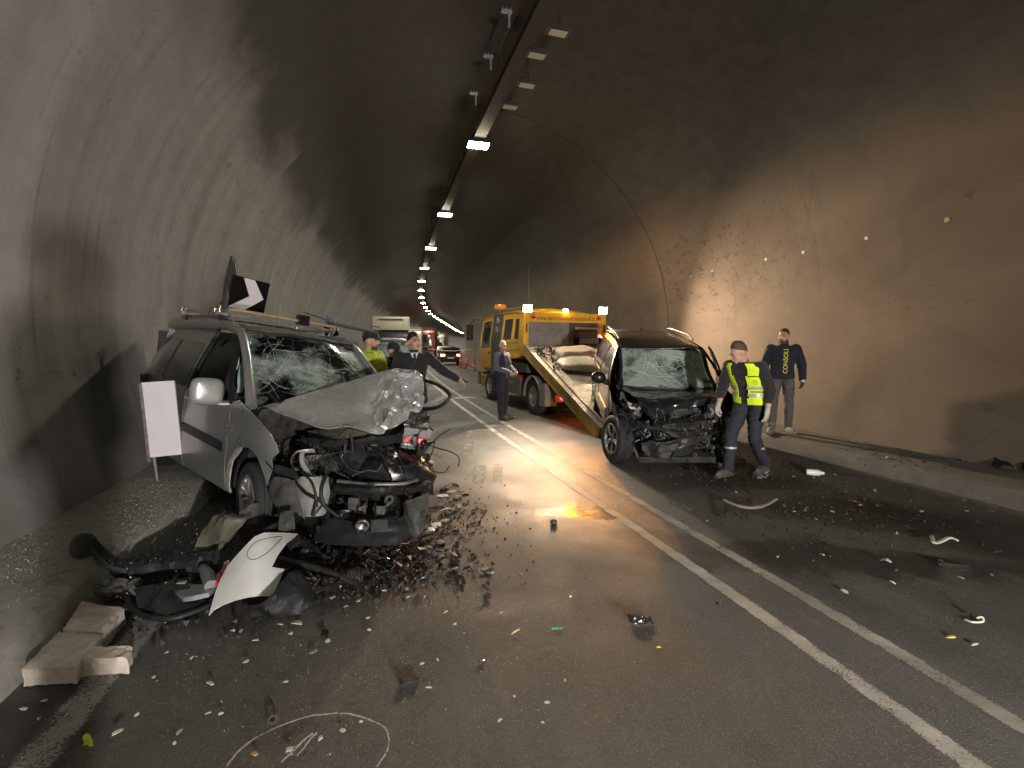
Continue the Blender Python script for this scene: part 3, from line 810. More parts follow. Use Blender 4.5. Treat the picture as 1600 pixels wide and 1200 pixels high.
for s in (-1, 1):
    out = (0, s, 0)
    # rear side panel behind the front door
    pts = [(-3.52, .34), (-3.06, .26)] + [p for p in arch_r if p[1] > .26] + [(-2.29, .20), (-1.72, .20), (-1.72, 1.00), (-1.70, 1.62), (-1.66, 1.765), (-2.2, 1.78), (-2.8, 1.77), (-3.30, 1.73), (-3.44, 1.62), (-3.50, 1.15), (-3.54, .8)]
    panel("side_panel", [pts], vside(s), M_SILVER, van, .09, .012, out)
    gl = fillet([(-3.36, 1.12), (-1.76, 1.06), (-1.78, 1.56), (-3.22, 1.58)], .07)
    panel("rear_side_window", [gl], vwin(s, .006), M_TINT, van, .12, .008, out)
    panel("window_divider", [[(-2.62, 1.09), (-2.58, 1.09), (-2.58, 1.565), (-2.62, 1.565)]], vwin(s, .011), M_BLACKP, van, .1, .004, out)
    # front door: lower shell and window frame
    if s < 0:
        dr = bpy.data.objects.new("front_door", None); COL.objects.link(dr); dr.parent = van
        low = fillet([(-1.705, .24), (-.50, .24), (-.47, .60), (-.46, 1.02), (-1.705, 1.05)], [.03, .05, 0, 0, .02])
        panel("door_skin", [low], vside(s), M_SILVER, dr, .09, .02, out)
        fr_o = [(-1.70, 1.055), (-1.69, 1.60), (-1.62, 1.69), (-1.05, 1.69), (-.86, 1.56), (-.46, 1.03), (-.54, 1.03), (-.90, 1.50), (-1.06, 1.62), (-1.58, 1.63), (-1.63, 1.58), (-1.64, 1.055)]
        panel("window_frame", [fr_o], vwin(s, .002), M_BLACKP, dr, .1, .02, out)
        panel("door_glass", [[(-1.65, 1.05), (-.72, 1.03), (-.90, 1.51), (-1.06, 1.63), (-1.59, 1.635), (-1.64, 1.58)]], vwin(s, -.02), M_GLASS, dr, .2, .004, out)
        panel("quarter_light_bar", [[(-.745, 1.03), (-.715, 1.03), (-.84, 1.53), (-.87, 1.56)]], vwin(s, .006), M_BLACKP, dr, .2, .02, out)
        panel("rub_strip", [fillet([(-1.69, .60), (-.53, .58), (-.53, .665), (-1.69, .685)], .012)], vwin(s, .014), M_BLACKP, dr, .15, .02, out)
        hg = G().tube([(-1.60, -VW(-1.6, .97) - .012, .955), (-1.57, -VW(-1.57, .97) - .04, .965), (-1.46, -VW(-1.46, .97) - .04, .968), (-1.43, -VW(-1.43, .97) - .012, .962)], .014, 8, flat=.8)
        hg.ball((-1.52, -VW(-1.52, .95) - .004, .945), (.07, .012, .04)).build("handle", M_SILVER, dr)
        # mirror: housing on a black arm
        mo = bpy.data.objects.new("wing_mirror", None); COL.objects.link(mo); mo.parent = van
        mg = G().grid(24, 12, lambda u, v: (-.58 + .075 * math.sin(math.pi * (v - .5)) * (1 - .25 * 0), -1.06 + .135 * (abs(math.cos(2 * math.pi * u)) ** .55) * math.copysign(1, math.cos(2 * math.pi * u)) * math.cos(math.pi * (v - .5)) ** .45, 1.125 + .125 * (abs(math.sin(2 * math.pi * u)) ** .55) * math.copysign(1, math.sin(2 * math.pi * u)) * math.cos(math.pi * (v - .5)) ** .45), close_u=True)
        mg.build("mirror_housing", pm("mirror silver", (.55, .56, .57), .32, .6, var=.05, coat=.6, dirt=.12), mo, smooth=60)
        G().tube([(-.60, -1.02, 1.03), (-.58, -.92, 1.02), (-.57, -.84, 1.03)], [.055, .045, .05], 10, flat=.7).build("mirror_arm", M_SILVER, mo)
        G().box((-.57, -.845, 1.07), (.16, .03, .12)).build("mirror_foot", M_BLACKP, mo, bevel=.01)
        # front wing with its arch, bent up a little and ragged at the headlamp
        wing = [(-.455, .26), (-.40, .26)] + [p for p in arch_f if p[1] > .26 and p[0] < .34] + [(.36, .47), (.42, .60), (.40, .68), (.47, .76), (.43, .83), (.36, .885), (.16, .965), (-.10, 1.035), (-.33, 1.085), (-.455, 1.055)]
        def wf(x, z):
            p = Vector((x, -VW(x, z), z)); k = sm(x, .12, .5)
            return p + nv(p * 5) * .03 * k + Vector((-.02 * k, -.03 * k, .0))
        panel("front_wing", [wing], wf, M_SILVER, van, .06, .008, out)
        liner = [(-.39, .24), (-.36, .34), (-.28, .55), (-.14, .66), (-.12, .70), (-.24, .66), (-.37, .52), (-.445, .34), (-.46, .26)]
        panel("arch_edge", [liner], vwin(s, .006), pm("scraped wing edge", (.45, .45, .43), .6, .2, var=.3, scale=20, dirt=.5), van, .08, .01, out)
        g = G().lathe([(.020, 0), (.026, -.010), (.016, -.016), (0, -.017)], (-.40, -VW(-.40, .83) - .004, .83), n=16)
        g.build("side_indicator", M_CHROME, van)
        sill = panel("sill", [[(-2.28, .19), (-.44, .21), (-.44, .255), (-2.28, .235)]], vwin(s, -.01), M_SILVER, van, .15, .02, out)
    else:
        panel("far_door", [[(-1.705, .24), (-.50, .24), (-.46, 1.02), (-1.705, 1.05)]], vside(s), M_SILVER, van, .12, .02, out)
        panel("far_wing", [[(-.455, .40), (-.2, .75), (.10, .85), (-.1, 1.0), (-.455, 1.05)]], lambda x, z: Vector((x, VW(x, z), z)) + nv(Vector((x, z, 2)) * 4) * .06, M_SILVER, van, .08, .008, out)
        fr_o = [(-1.70, 1.055), (-1.69, 1.60), (-1.62, 1.69), (-1.05, 1.69), (-.86, 1.56), (-.46, 1.03), (-.54, 1.03), (-.90, 1.50), (-1.06, 1.62), (-1.58, 1.63), (-1.63, 1.58), (-1.64, 1.055)]
        panel("far_window_frame", [fr_o], vwin(s, .002), M_BLACKP, van, .1, .02, out)
    # windscreen pillar
    P = [(-.26, s * .80, 1.03), (-.42, s * .765, 1.20), (-.72, s * .70, 1.46), (-1.02, s * .655, 1.69), (-1.25, s * .645, 1.755)]
    G().tube(spline(P, 5), [.05 - .0006 * i for i in range(21)], 10, flat=.8).build("windscreen_pillar", M_SILVER, van)
# the buckled seam above the door
G().tube(spline([(-1.66, -.615, 1.80), (-1.56, -.665, 1.76), (-1.50, -.715, 1.66), (-1.56, -.74, 1.58)], 5), [.016] * 16, 6).build("torn_seam", M_BLK, van)
G().tube(spline([(-1.69, -.60, 1.80), (-1.585, -.66, 1.765), (-1.53, -.715, 1.66), (-1.59, -.745, 1.585)], 5), [.010] * 16, 6).build("seam_flange", M_SILVERC, van)
# roof
def roofz(x, y):
    z = 1.835 - .10 * max(0, (x + 1.9) / .9) ** 2 * (1 if x > -1.9 else 0) - .05 * max(0, (-x - 2.6) / .9) ** 2
    return z - .055 * (abs(y) / .64) ** 2.6
def rooff(x, y):
    z = roofz(x, y)
    d = fbm((x * 1.6, y * 1.6, 3), 1.0) * .012 * sm(x, -2.4, -1.2)
    for k in (-.36, -.12, .12, .36):
        z += .008 * math.exp(-((y - k) / .018) ** 2) * sm(x, -3.2, -3.0) * sm(-x, 1.18, 1.32)
    return (x, y, z + d)
panel("roof", [[(-3.40, -.62), (-1.12, -.645), (-1.02, -.60), (-.99, 0), (-1.02, .60), (-1.12, .645), (-3.40, .62)]], rooff, M_SILVER, van, .035, .012, (0, 0, 1))
for s in (-1, 1):
    G().tube([(-3.40, s * .635, 1.74), (-2.4, s * .66, 1.775), (-1.3, s * .66, 1.765), (-1.05, s * .645, 1.70)], [.05, .055, .05, .045], 10).build("roof_edge", M_SILVER, van)
    panel("roof_stripe", [[(-1.75, s * .46 - .06), (-1.02, s * .46 - .06), (-1.02, s * .46 + .06), (-1.75, s * .46 + .06)]], lambda x, y: (x, y, rooff(x, y)[2] + .004), pm("worn grey clear coat", (.20, .21, .22), .5, .4, var=.1), van, .05, 0, (0, 0, 1))
# windscreen, bowed in plan
def ws(u, v):
    y = (u - .5) * 2; w = .775 + (.625 - .775) * v
    x = -.27 - .76 * v - .09 * y * y + .07; z = 1.07 + .63 * v + .02 * (1 - y * y)
    return Vector((x, y * w, z)) + nv(Vector((x, y, z)) * 5) * .012
M_SHAT1 = shattered("cracked windscreen", 5.0, .14)
G().grid(26, 14, ws, .006).build("windscreen", M_SHAT1, van, smooth=60)
P = [ws(u / 20, 1) + Vector((.0, 0, .012)) for u in range(21)]
G().tube(P, .018, 6).build("windscreen_header", M_BLACKP, van)
# long cracks running through the glass, each a raised splinter line
g = G(); q = random.Random(5)
def wcrack(pts):
    g.tube([ws(u, v) + Vector((.006, 0, .006)) for u, v in pts], [.0010] * len(pts), 4)
wcrack([(.22 + .13 * math.cos(a / 14 * 4.2 + 1.2), .52 + .34 * math.sin(a / 14 * 4.2 + 1.2)) for a in range(15)])
for i in range(22):
    c0 = q.choice([(.10, .25), (.18, .75), (.30, .5), (.75, .55), (.85, .3)]); a = q.uniform(0, 6.28); u, v = c0; pts = [(u, v)]
    for k in range(q.randint(3, 9)):
        a += q.gauss(0, .10); u += .045 * math.cos(a); v += .07 * math.sin(a)
        if not (0.02 < u < .98 and .02 < v < .98): break
        pts.append((u, v))
    if len(pts) > 1: wcrack(pts)
o = g.build("crack_lines", pm("splintered glass", (.62, .74, .70), .35, var=.1), van, smooth=0); o['kind'] = 'stuff'
# cabin
G().box((-.75, 0, .95), (.5, 1.45, .22)).box((-.50, 0, .90), (.3, 1.4, .25)).build("dashboard", M_DARKINT, van, bevel=.05)
G().box((-1.9, 0, .42), (2.9, 1.6, .06)).box((-3.48, 0, 1.0), (.04, 1.5, 1.3)).build("cabin_floor", M_DARKINT, van)
for y in (-.38, .38):
    st = G().box((-1.45, y, .68), (.5, .50, .16), (0, -.08, 0)).box((-1.72, y, 1.02), (.13, .48, .62), (0, -.22, 0)).box((-1.80, y, 1.42), (.09, .26, .18), (0, -.2, 0))
    st.build("seat", M_SEAT, van, bevel=.04)
G().lathe([(.175, 0), (.185, .012), (.195, 0), (.185, -.012), (.175, 0)], (-.98, .38, 1.03), n=30, M=Euler((0, 0, R(90))).to_matrix() @ Euler((R(-25), 0, 0)).to_matrix()).build("steering_wheel", M_BLACKP, van)
crumple(van, "airbag", [[(-.78, -.62, 1.11), (-.76, -.35, 1.10), (-.74, -.06, 1.12)], [(-.80, -.62, 1.20), (-.76, -.32, 1.22), (-.78, -.05, 1.20)], [(-.86, -.58, 1.30), (-.84, -.32, 1.31), (-.86, -.02, 1.30)]], M_AIRBAG, 10, 8, .02, 5, 1, .01, world_in=False)
for k in range(3):
    x = -1.50 + .24 * k
    crumple(van, "curtain_airbag", [[(x, -.66, 1.08), (x + .10, -.64, 1.08)], [(x - .01, -.63, 1.35), (x + .09, -.62, 1.35)], [(x + .0, -.60, 1.62), (x + .10, -.60, 1.62)]], M_AIRBAG, 6, 10, .025, 6, 2 + k, .01, world_in=False)
# wheels
make_wheel(van, (0, -.77, .265), .318, .20, -1, 11, steer=-.10, camber=.03)
make_wheel(van, (-2.68, -.78, .325), .318, .20, -1, 11)
make_wheel(van, (-2.68, .78, .325), .318, .20, 1, 11)
make_wheel(van, (.06, .66, .44), .318, .20, 1, 11, steer=.55, camber=-.25)
for x, nm in ((0, "f"), (-2.68, "r")):
    for s in (-1, 1):
        G().lathe([(.40, -.25 * s), (.40, .0), (.36, .0)], (x, s * .84, .34), n=20, a0=R(85 if x == 0 else -10), a1=R(190)).build("wheel_arch_liner", M_BLACKP, van)
# buckled bonnet, left half thrown up
net_uv = [[(412, 635), (470, 618), (540, 598), (604, 580), (640, 577), (663, 590)],
          [(424, 641), (490, 642), (548, 632), (592, 612), (632, 606), (666, 612)],
          [(440, 647), (508, 662), (552, 658), (588, 645), (630, 632), (664, 624)],
          [(462, 655), (506, 670), (545, 667), (592, 679), (616, 668), (656, 642)]]
net_y = [[4.36, 4.55, 4.80, 5.05, 5.02, 4.95], [4.28, 4.30, 4.42, 4.72, 4.86, 4.80], [4.20, 4.12, 4.18, 4.38, 4.58, 4.68], [4.14, 4.03, 4.04, 4.02, 4.25, 4.55]]
bf = patch([[at(u, v, y) for (u, v), y in zip(r, yy)] for r, yy in zip(net_uv, net_y)])
def bonnet(u, v):
    p = bf(u, v); k = sm(u, .50, .72)
    a = nv(p * 4.5) * .036 + nv(p * 9 + Vector((3, 1, 2))) * .007
    fold = .045 * (1 - abs(math.sin(p.x * 11 + p.z * 13 + 3.0 * fbm(p, 3)))) ** 3 + .014 * (1 - abs(math.sin(p.x * 17 - p.z * 13 + 4.0 * fbm(p + Vector((4, 4, 4)), 3)))) ** 3
    return p + a * k + Vector((0, -1, .3)) * fold * k + nv(p * 2.2) * .004
bo = G().grid(84, 48, bonnet, .005)
bo.build("bonnet", M_SILVERC, van, world_in=True, smooth=28)
HQ0 = random.Random(23)
# ---- what is left of the engine bay
for k, pts in enumerate(([(462, 752, 3.66), (478, 770, 3.58), (500, 782, 3.56), (516, 800, 3.58)], [(470, 738, 3.68), (486, 752, 3.58), (494, 778, 3.55), (488, 806, 3.56)], [(510, 742, 3.66), (502, 766, 3.58), (508, 790, 3.56), (530, 808, 3.55)])):
    hose(van, 'torn_hose', pts, (.016, .010, .014)[k], (M_RUBBER, M_BLACKP, M_RUBBER)[k])
crumple(van, "bulkhead", [[(-.30, -.75, .40), (-.30, 0, .40), (-.35, .75, .40)], [(-.28, -.75, .75), (-.26, 0, .75), (-.30, .75, .75)], [(-.22, -.72, 1.02), (-.22, 0, 1.05), (-.26, .72, 1.02)]], M_OILY, 10, 8, .03, 4, 3, .01, world_in=False)
G().box((.10, -.05, .55), (.50, .62, .42), (.1, .1, .15)).box((.02, .28, .48), (.42, .40, .34), (.2, 0, .1)).box((.08, -.08, .80), (.42, .45, .10), (.1, .05, .2)).build("engine_block", M_ALU, van, bevel=.04)
for k, (u, v, y) in enumerate(((560, 700, 4.15), (580, 702, 4.16), (600, 706, 4.18), (620, 712, 4.22))):
    p = at(u, v, y); hose(van, "intake_runner", [(u, v, y), (u - 12, v + 20, y - .10), (u - 6, v + 46, y - .12)], .032, M_BLACKP, 10)
sheet(van, "radiator_cowl", [[(556, 716), (600, 706), (650, 712), (676, 722)], [(550, 745), (600, 728), (648, 730), (680, 745)], [(556, 778), (604, 764), (650, 766), (676, 776)]], [[4.15, 4.05, 4.2, 4.4], [3.98, 3.86, 3.98, 4.2], [3.92, 3.84, 3.92, 4.1]], M_GLOSSBLK, .022, 7, 1, 22, 16)
sheet(van, "torn_shroud", [[(505, 690), (535, 684), (575, 692)], [(520, 715), (545, 712), (570, 722)], [(548, 748), (560, 740), (578, 752)]], [[4.15, 4.1, 4.12], [4.05, 4.0, 4.0], [4.0, 3.95, 3.95]], M_BLACKP, .02, 9, 2, 10, 8)
sheet(van, "slam_panel", [[(470, 684), (520, 688), (590, 682), (640, 678)], [(474, 694), (525, 698), (592, 694), (640, 692)]], [[4.12, 4.0, 4.05, 4.35], [4.10, 3.98, 4.02, 4.32]], M_BLACKP, .020, 10, 3, 16, 4)
# bumper beam across the front, bowed and split
P = spline([at(526, 764, 3.74), at(560, 766, 3.66), at(610, 766, 3.72), at(650, 764, 3.86), at(668, 756, 4.02)], 6)
G().tube(P, [.052] * len(P), 8, flat=.75).build("bumper_beam", M_GLOSSBLK, van, world_in=True, smooth=30)
P = spline([at(528, 752, 3.80), at(575, 757, 3.70), at(625, 756, 3.78), at(652, 750, 3.92)], 6)
G().tube(P, [.016] * len(P), 6).build("beam_flange", M_STEEL, van, world_in=True)
# lower bumper bowl and grille with its lamp hole
sheet(van, "lower_grille", [[(530, 796), (575, 806), (630, 796)], [(538, 812), (576, 814), (626, 806)]], [[3.72, 3.60, 3.74], [3.60, 3.48, 3.62]], M_BLACKP, .008, 8, 4, 14, 5)
sheet(van, "bumper_skin", [[(520, 808), (560, 815), (600, 815), (640, 803), (664, 788)], [(500, 826), (560, 832), (605, 830), (645, 818), (668, 806)], [(490, 846), (520, 850), (600, 852), (645, 836), (660, 822)]], [[3.62, 3.5, 3.5, 3.62, 3.82], [3.58, 3.44, 3.44, 3.58, 3.80], [3.60, 3.50, 3.46, 3.60, 3.82]], M_BLACKP, .022, 6, 5, 30, 16, .006, 30)
lamp_c = at(566, 822, 3.40)
fm = frame((1, .25, .05), (0, -.1, 1), lamp_c)
fo = G().lathe([(.050, -.02), (.052, .012), (.044, .014), (.040, -.02), (.0, -.03)], axis='Z', n=22).build("fog_lamp", M_CHROME, van)
fo.data.transform(VI @ fm)
sheet(van, "fog_lamp_bezel", [[(580, 812), (606, 812)], [(580, 832), (606, 830)]], [[3.43, 3.43], [3.40, 3.41]], M_BLK, .006, 9, 6, 6, 6)
# coolant tank, white; pale pipe round the headlamp hole
sheet(van, "washer_tank", [[(472, 750), (488, 745), (502, 750)], [(475, 775), (490, 772), (503, 770)], [(480, 803), (492, 801), (499, 794)]], [[3.74, 3.68, 3.74], [3.70, 3.64, 3.70], [3.70, 3.66, 3.74]], M_WHITEP, .016, 13, 7, 16, 16, .07, 40)
hose(van, "coolant_pipe", [(492, 704, 3.95), (474, 706, 3.88), (472, 722, 3.84), (482, 738, 3.82), (496, 748, 3.80), (504, 744, 3.84)], .020, M_WHITEP, 9)
hp = spline([at(488, 702, 3.86), at(464, 706, 3.80), at(456, 722, 3.76), (at(462, 742, 3.74))], 8)
G().tube(hp, .010, 6).build("headlamp_rim", M_CHROME, van, world_in=True)
sheet(van, "headlamp_shell", [[(466, 710), (496, 706)], [(470, 748), (504, 742)]], [[3.92, 4.02], [3.88, 3.98]], M_BLK, .03, 8, 8, 10, 10)
G().lathe([(.0, 0), (.05, .01), (.075, .05), (.07, .052), (.045, .018), (0, .01)], at(492, 722, 3.90), n=18, M=Euler((R(70), 0, .3)).to_matrix()).build("headlamp_bowl", M_STEEL, van, world_in=True)
# splash-guard pieces hanging at the wheel
sheet(van, "torn_arch_liner", [[(420, 752), (440, 744), (462, 752)], [(424, 778), (448, 776), (470, 780)], [(440, 806), (462, 800), (478, 812)]], [[3.74, 3.66, 3.62], [3.66, 3.56, 3.54], [3.60, 3.52, 3.52]], M_GREYP, .02, 8, 9, 14, 12)
sheet(van, "bent_bracket", [[(428, 726), (462, 734)], [(432, 740), (470, 748)]], [[3.68, 3.62], [3.66, 3.60]], M_BLACKP, .012, 12, 10, 10, 5)
sheet(van, "ribbed_shard", [[(438, 802), (458, 796)], [(436, 830), (462, 828)]], [[3.42, 3.38], [3.38, 3.34]], M_GREYP, .012, 20, 11, 8, 8)
sheet(van, "corner_bumper_piece", [[(630, 786), (640, 782), (668, 770)], [(634, 810), (648, 806), (668, 790)], [(646, 838), (654, 834), (664, 816)]], [[3.66, 3.60, 3.74], [3.58, 3.52, 3.68], [3.54, 3.52, 3.66]], M_GREYP, .012, 9, 12, 12, 12, .01)
g = G()
for k in range(13):
    v = 769 + k * 2.6; g.tube([at(545, v, 3.86), at(600, v + 1, 3.80), at(658, v - 1, 3.92)], .006, 4)
for k in range(10):
    u = 548 + k * 12; g.tube([at(u, 768, 3.86 - .05 * math.sin(k / 9 * 3.14)), at(u + HQ0.uniform(-3, 3), 802, 3.84 - .05 * math.sin(k / 9 * 3.14))], .004, 4)
g.build("radiator_fins", M_OILY, van, world_in=True)['kind'] = 'stuff'
for k in range(12):
    u = HQ0.uniform(520, 640); v = HQ0.uniform(776, 800); w = HQ0.uniform(8, 26); hh = HQ0.uniform(12, 34); y = HQ0.uniform(3.58, 3.74)
    sheet(van, "torn_strip", [[(u, v), (u + w, v + HQ0.uniform(-6, 6))], [(u + HQ0.uniform(-10, 10), v + hh), (u + w * HQ0.uniform(.3, .9), v + hh + HQ0.uniform(-8, 8))]], [[y, y + .03], [y - .05, y - .02]], HQ0.choice([M_BLACKP, M_GLOSSBLK, M_GREYP, M_OILY]), .02, 12, 70 + k, 6, 8)
# battery with its red labels, tilted out on the far side
Bc = at(650, 688, 4.28)
bt = bpy.data.objects.new("battery", None); COL.objects.link(bt); bt.parent = van
bx = Vector((.93, .30, -.22)); by = Vector((.20, .05, .97)); BMx = frame(bx, by, Bc)
G().box((0, 0, -.085), (.245, .175, .17)).box((0, .095, -.085), (.25, .02, .175)).build("battery_case", pm("battery case", (.018, .022, .024), .4), bt, bevel=.006).data.transform(VI @ BMx)
for x, w, h in ((.045, .085, .085), (-.075, .055, .055)):
    G().box((x, 0, .0015), (w, h, .003)).build("red_label", pm("red label", (.62, .03, .03), .5, var=.1), bt).data.transform(VI @ BMx)
text("label_lettering", "80L", .052, VI @ BMx @ Matrix.Translation((.045, .0, .0040)), M_WHITEPAINT, bt, .0006)
G().box((-.07, -.05, .0018), (.05, .012, .0015)).build("white_label", M_WHITEPAINT, bt).data.transform(VI @ BMx)
for x in (-.08, .08):
    G().cyl((x, .10, -.05), (x, .125, -.05), .012, n=10).build("terminal", M_STEEL, bt).data.transform(VI @ BMx)
crumple(van, "valve_unit", [[at(644, 648, 4.40), at(662, 644, 4.45)], [at(640, 664, 4.30), at(668, 662, 4.38)], [at(648, 676, 4.34), at(666, 678, 4.40)]], M_OILY, 12, 12, .035, 11, 4, .03)
hose(van, "broken_pipe", [(655, 660, 4.4), (666, 664, 4.38), (676, 672, 4.30)], .009, M_RUBBER)
hose(van, "broken_pipe", [(660, 652, 4.4), (667, 656, 4.36), (671, 650, 4.34)], .009, M_RUBBER)
# hoses and cables
HQ = random.Random(11)
for k in range(16):
    u = HQ.uniform(470, 650); v = HQ.uniform(684, 770); y = 4.02 + .12 * HQ.random() - .12 * (v > 730)
    pts = [(u, v, y)]
    for j in range(3):
        u += HQ.uniform(-26, 26); v += HQ.uniform(-6, 24); y += HQ.uniform(-.06, .06); pts.append((u, v, y))
    hose(van, "hose", pts, HQ.choice([.010, .014, .018, .022]), HQ.choice([M_RUBBER, M_RUBBER, M_BLACKP, M_GREYP]))
wires(van, "loose_wires", 46, (470, 670), (690, 800), (3.70, 4.15), M_RUBBER, .0035, 3, .40)
wires(van, "pale_wires", 14, (490, 660), (700, 790), (3.65, 4.0), M_GREYP, .003, 4, .28)
bits(van, "broken_fittings", 150, (462, 672), (690, 800), (3.78, 4.30), [M_BLACKP, M_OILY, M_BLACKP, M_GREYP, M_GLOSSBLK, M_STEEL], 8, (.03, .11))
bits(van, "broken_clips", 60, (480, 660), (780, 840), (3.55, 3.95), [M_BLACKP, M_GREYP, M_BLACKP, M_WHITEP], 9, (.03, .09))
G().box((.05, .10, .30), (.75, 1.15, .10), (.05, .1, 0)).build("subframe", M_OILY, van, bevel=.02)
G().box((-1.6, 0, .24), (3.0, 1.45, .08)).build("underbody", M_BLK, van)
# window frame of the far door, sprung outwards
lp = [at(u, v, y) for u, v, y in ((655, 592, 5.3), (676, 598, 5.15), (692, 606, 5.05), (703, 617, 5.0), (697, 628, 4.98), (684, 636, 5.0), (668, 639, 5.1), (652, 636, 5.3))]
G().tube(spline(lp, 6), .020, 8).build("sprung_door_frame", M_RUBBER, van, world_in=True)
sheet(van, "door_edge", [[(656, 634), (676, 625), (694, 616)], [(658, 641), (678, 631), (696, 621)]], [[5.2, 5.06, 5.02], [5.2, 5.06, 5.02]], M_SILVERC, .004, 6, 13, 8, 3)
# rear bumper and lights
G().tube(spline([(-3.50, -.80, .42), (-3.60, -.55, .40), (-3.63, 0, .40), (-3.60, .55, .40), (-3.50, .80, .42)], 5), .13, 10, flat=.9).build("rear_bumper", M_BLACKP, van)
panel("tailgate", [[(-.78, .5), (.78, .5), (.66, 1.70), (-.66, 1.70)]], lambda y, z: (-3.56 + .12 * sm(z, 1.0, 1.75), y, z), M_SILVER, van, .2, .02, (-1, 0, 0))
# roof rack: two cross bars with end loops, and a pale plank strapped on
rk = bpy.data.objects.new("roof_rack", None); COL.objects.link(rk); rk.parent = van
for x in (-1.62, -2.75):
    G().box((x, -.02, 1.895), (.05, 1.42, .03)).build("cross_bar", M_STEEL, rk)
    for s in (-1, 1):
        G().tube([(x, s * .66, 1.80), (x, s * .66, 1.88), (x, s * .60, 1.885)], .018, 6).build("bar_foot", M_BLACKP, rk)
        G().tube([(x - .07, s * .70, 1.90), (x - .07, s * .70, 1.97), (x + .07, s * .70, 1.97), (x + .07, s * .70, 1.90)], .010, 6).build("end_loop", M_CHROME, rk)
for x in (-2.0, -2.35): G().tube([(x, -.55, 1.90), (x + .03, -.55, 1.98), (x + .10, -.50, 1.98)], .010, 6).build("hook", M_CHROME, rk)
for s in (-.60, .60): G().tube([(-3.1, s, 1.86), (-1.5, s, 1.875)], .015, 6).build("side_rail", M_STEEL, rk)
tag(G().tube([VM @ Vector((-1.55, -.62, 1.955)), VM @ Vector((-1.47, 0.05, 1.945)), VM @ Vector((-1.40, .58, 1.935))], [.030, .034, .030], 8, flat=.6).build("plank", M_WOOD), "pale wooden batten strapped across the roof of the silver van", "batten")
tag(G().tube([VM @ Vector((-1.41, .48, 1.975)), VM @ Vector((-1.36, .80, 1.96)), VM @ Vector((-1.30, 1.12, 1.945))], [.03, .03, .03], 6, flat=.7).build("dark_bar", M_GREYP), "dark flat bar sticking out past the silver van's roof beside the batten", "bar")
G().tube([VM @ Vector((-1.30, 1.02, 1.96)), VM @ Vector((-1.30, 1.02, 2.02)), VM @ Vector((-1.28, 1.14, 2.02)), VM @ Vector((-1.28, 1.14, 1.96))], .008, 6).build("end_loop", M_CHROME, bpy.data.objects["dark_bar"])
G().box((-1.45, .17, 1.955), (.10, .12, .12)).build("strap_buckle", M_GLOSSBLK, rk, bevel=.015)
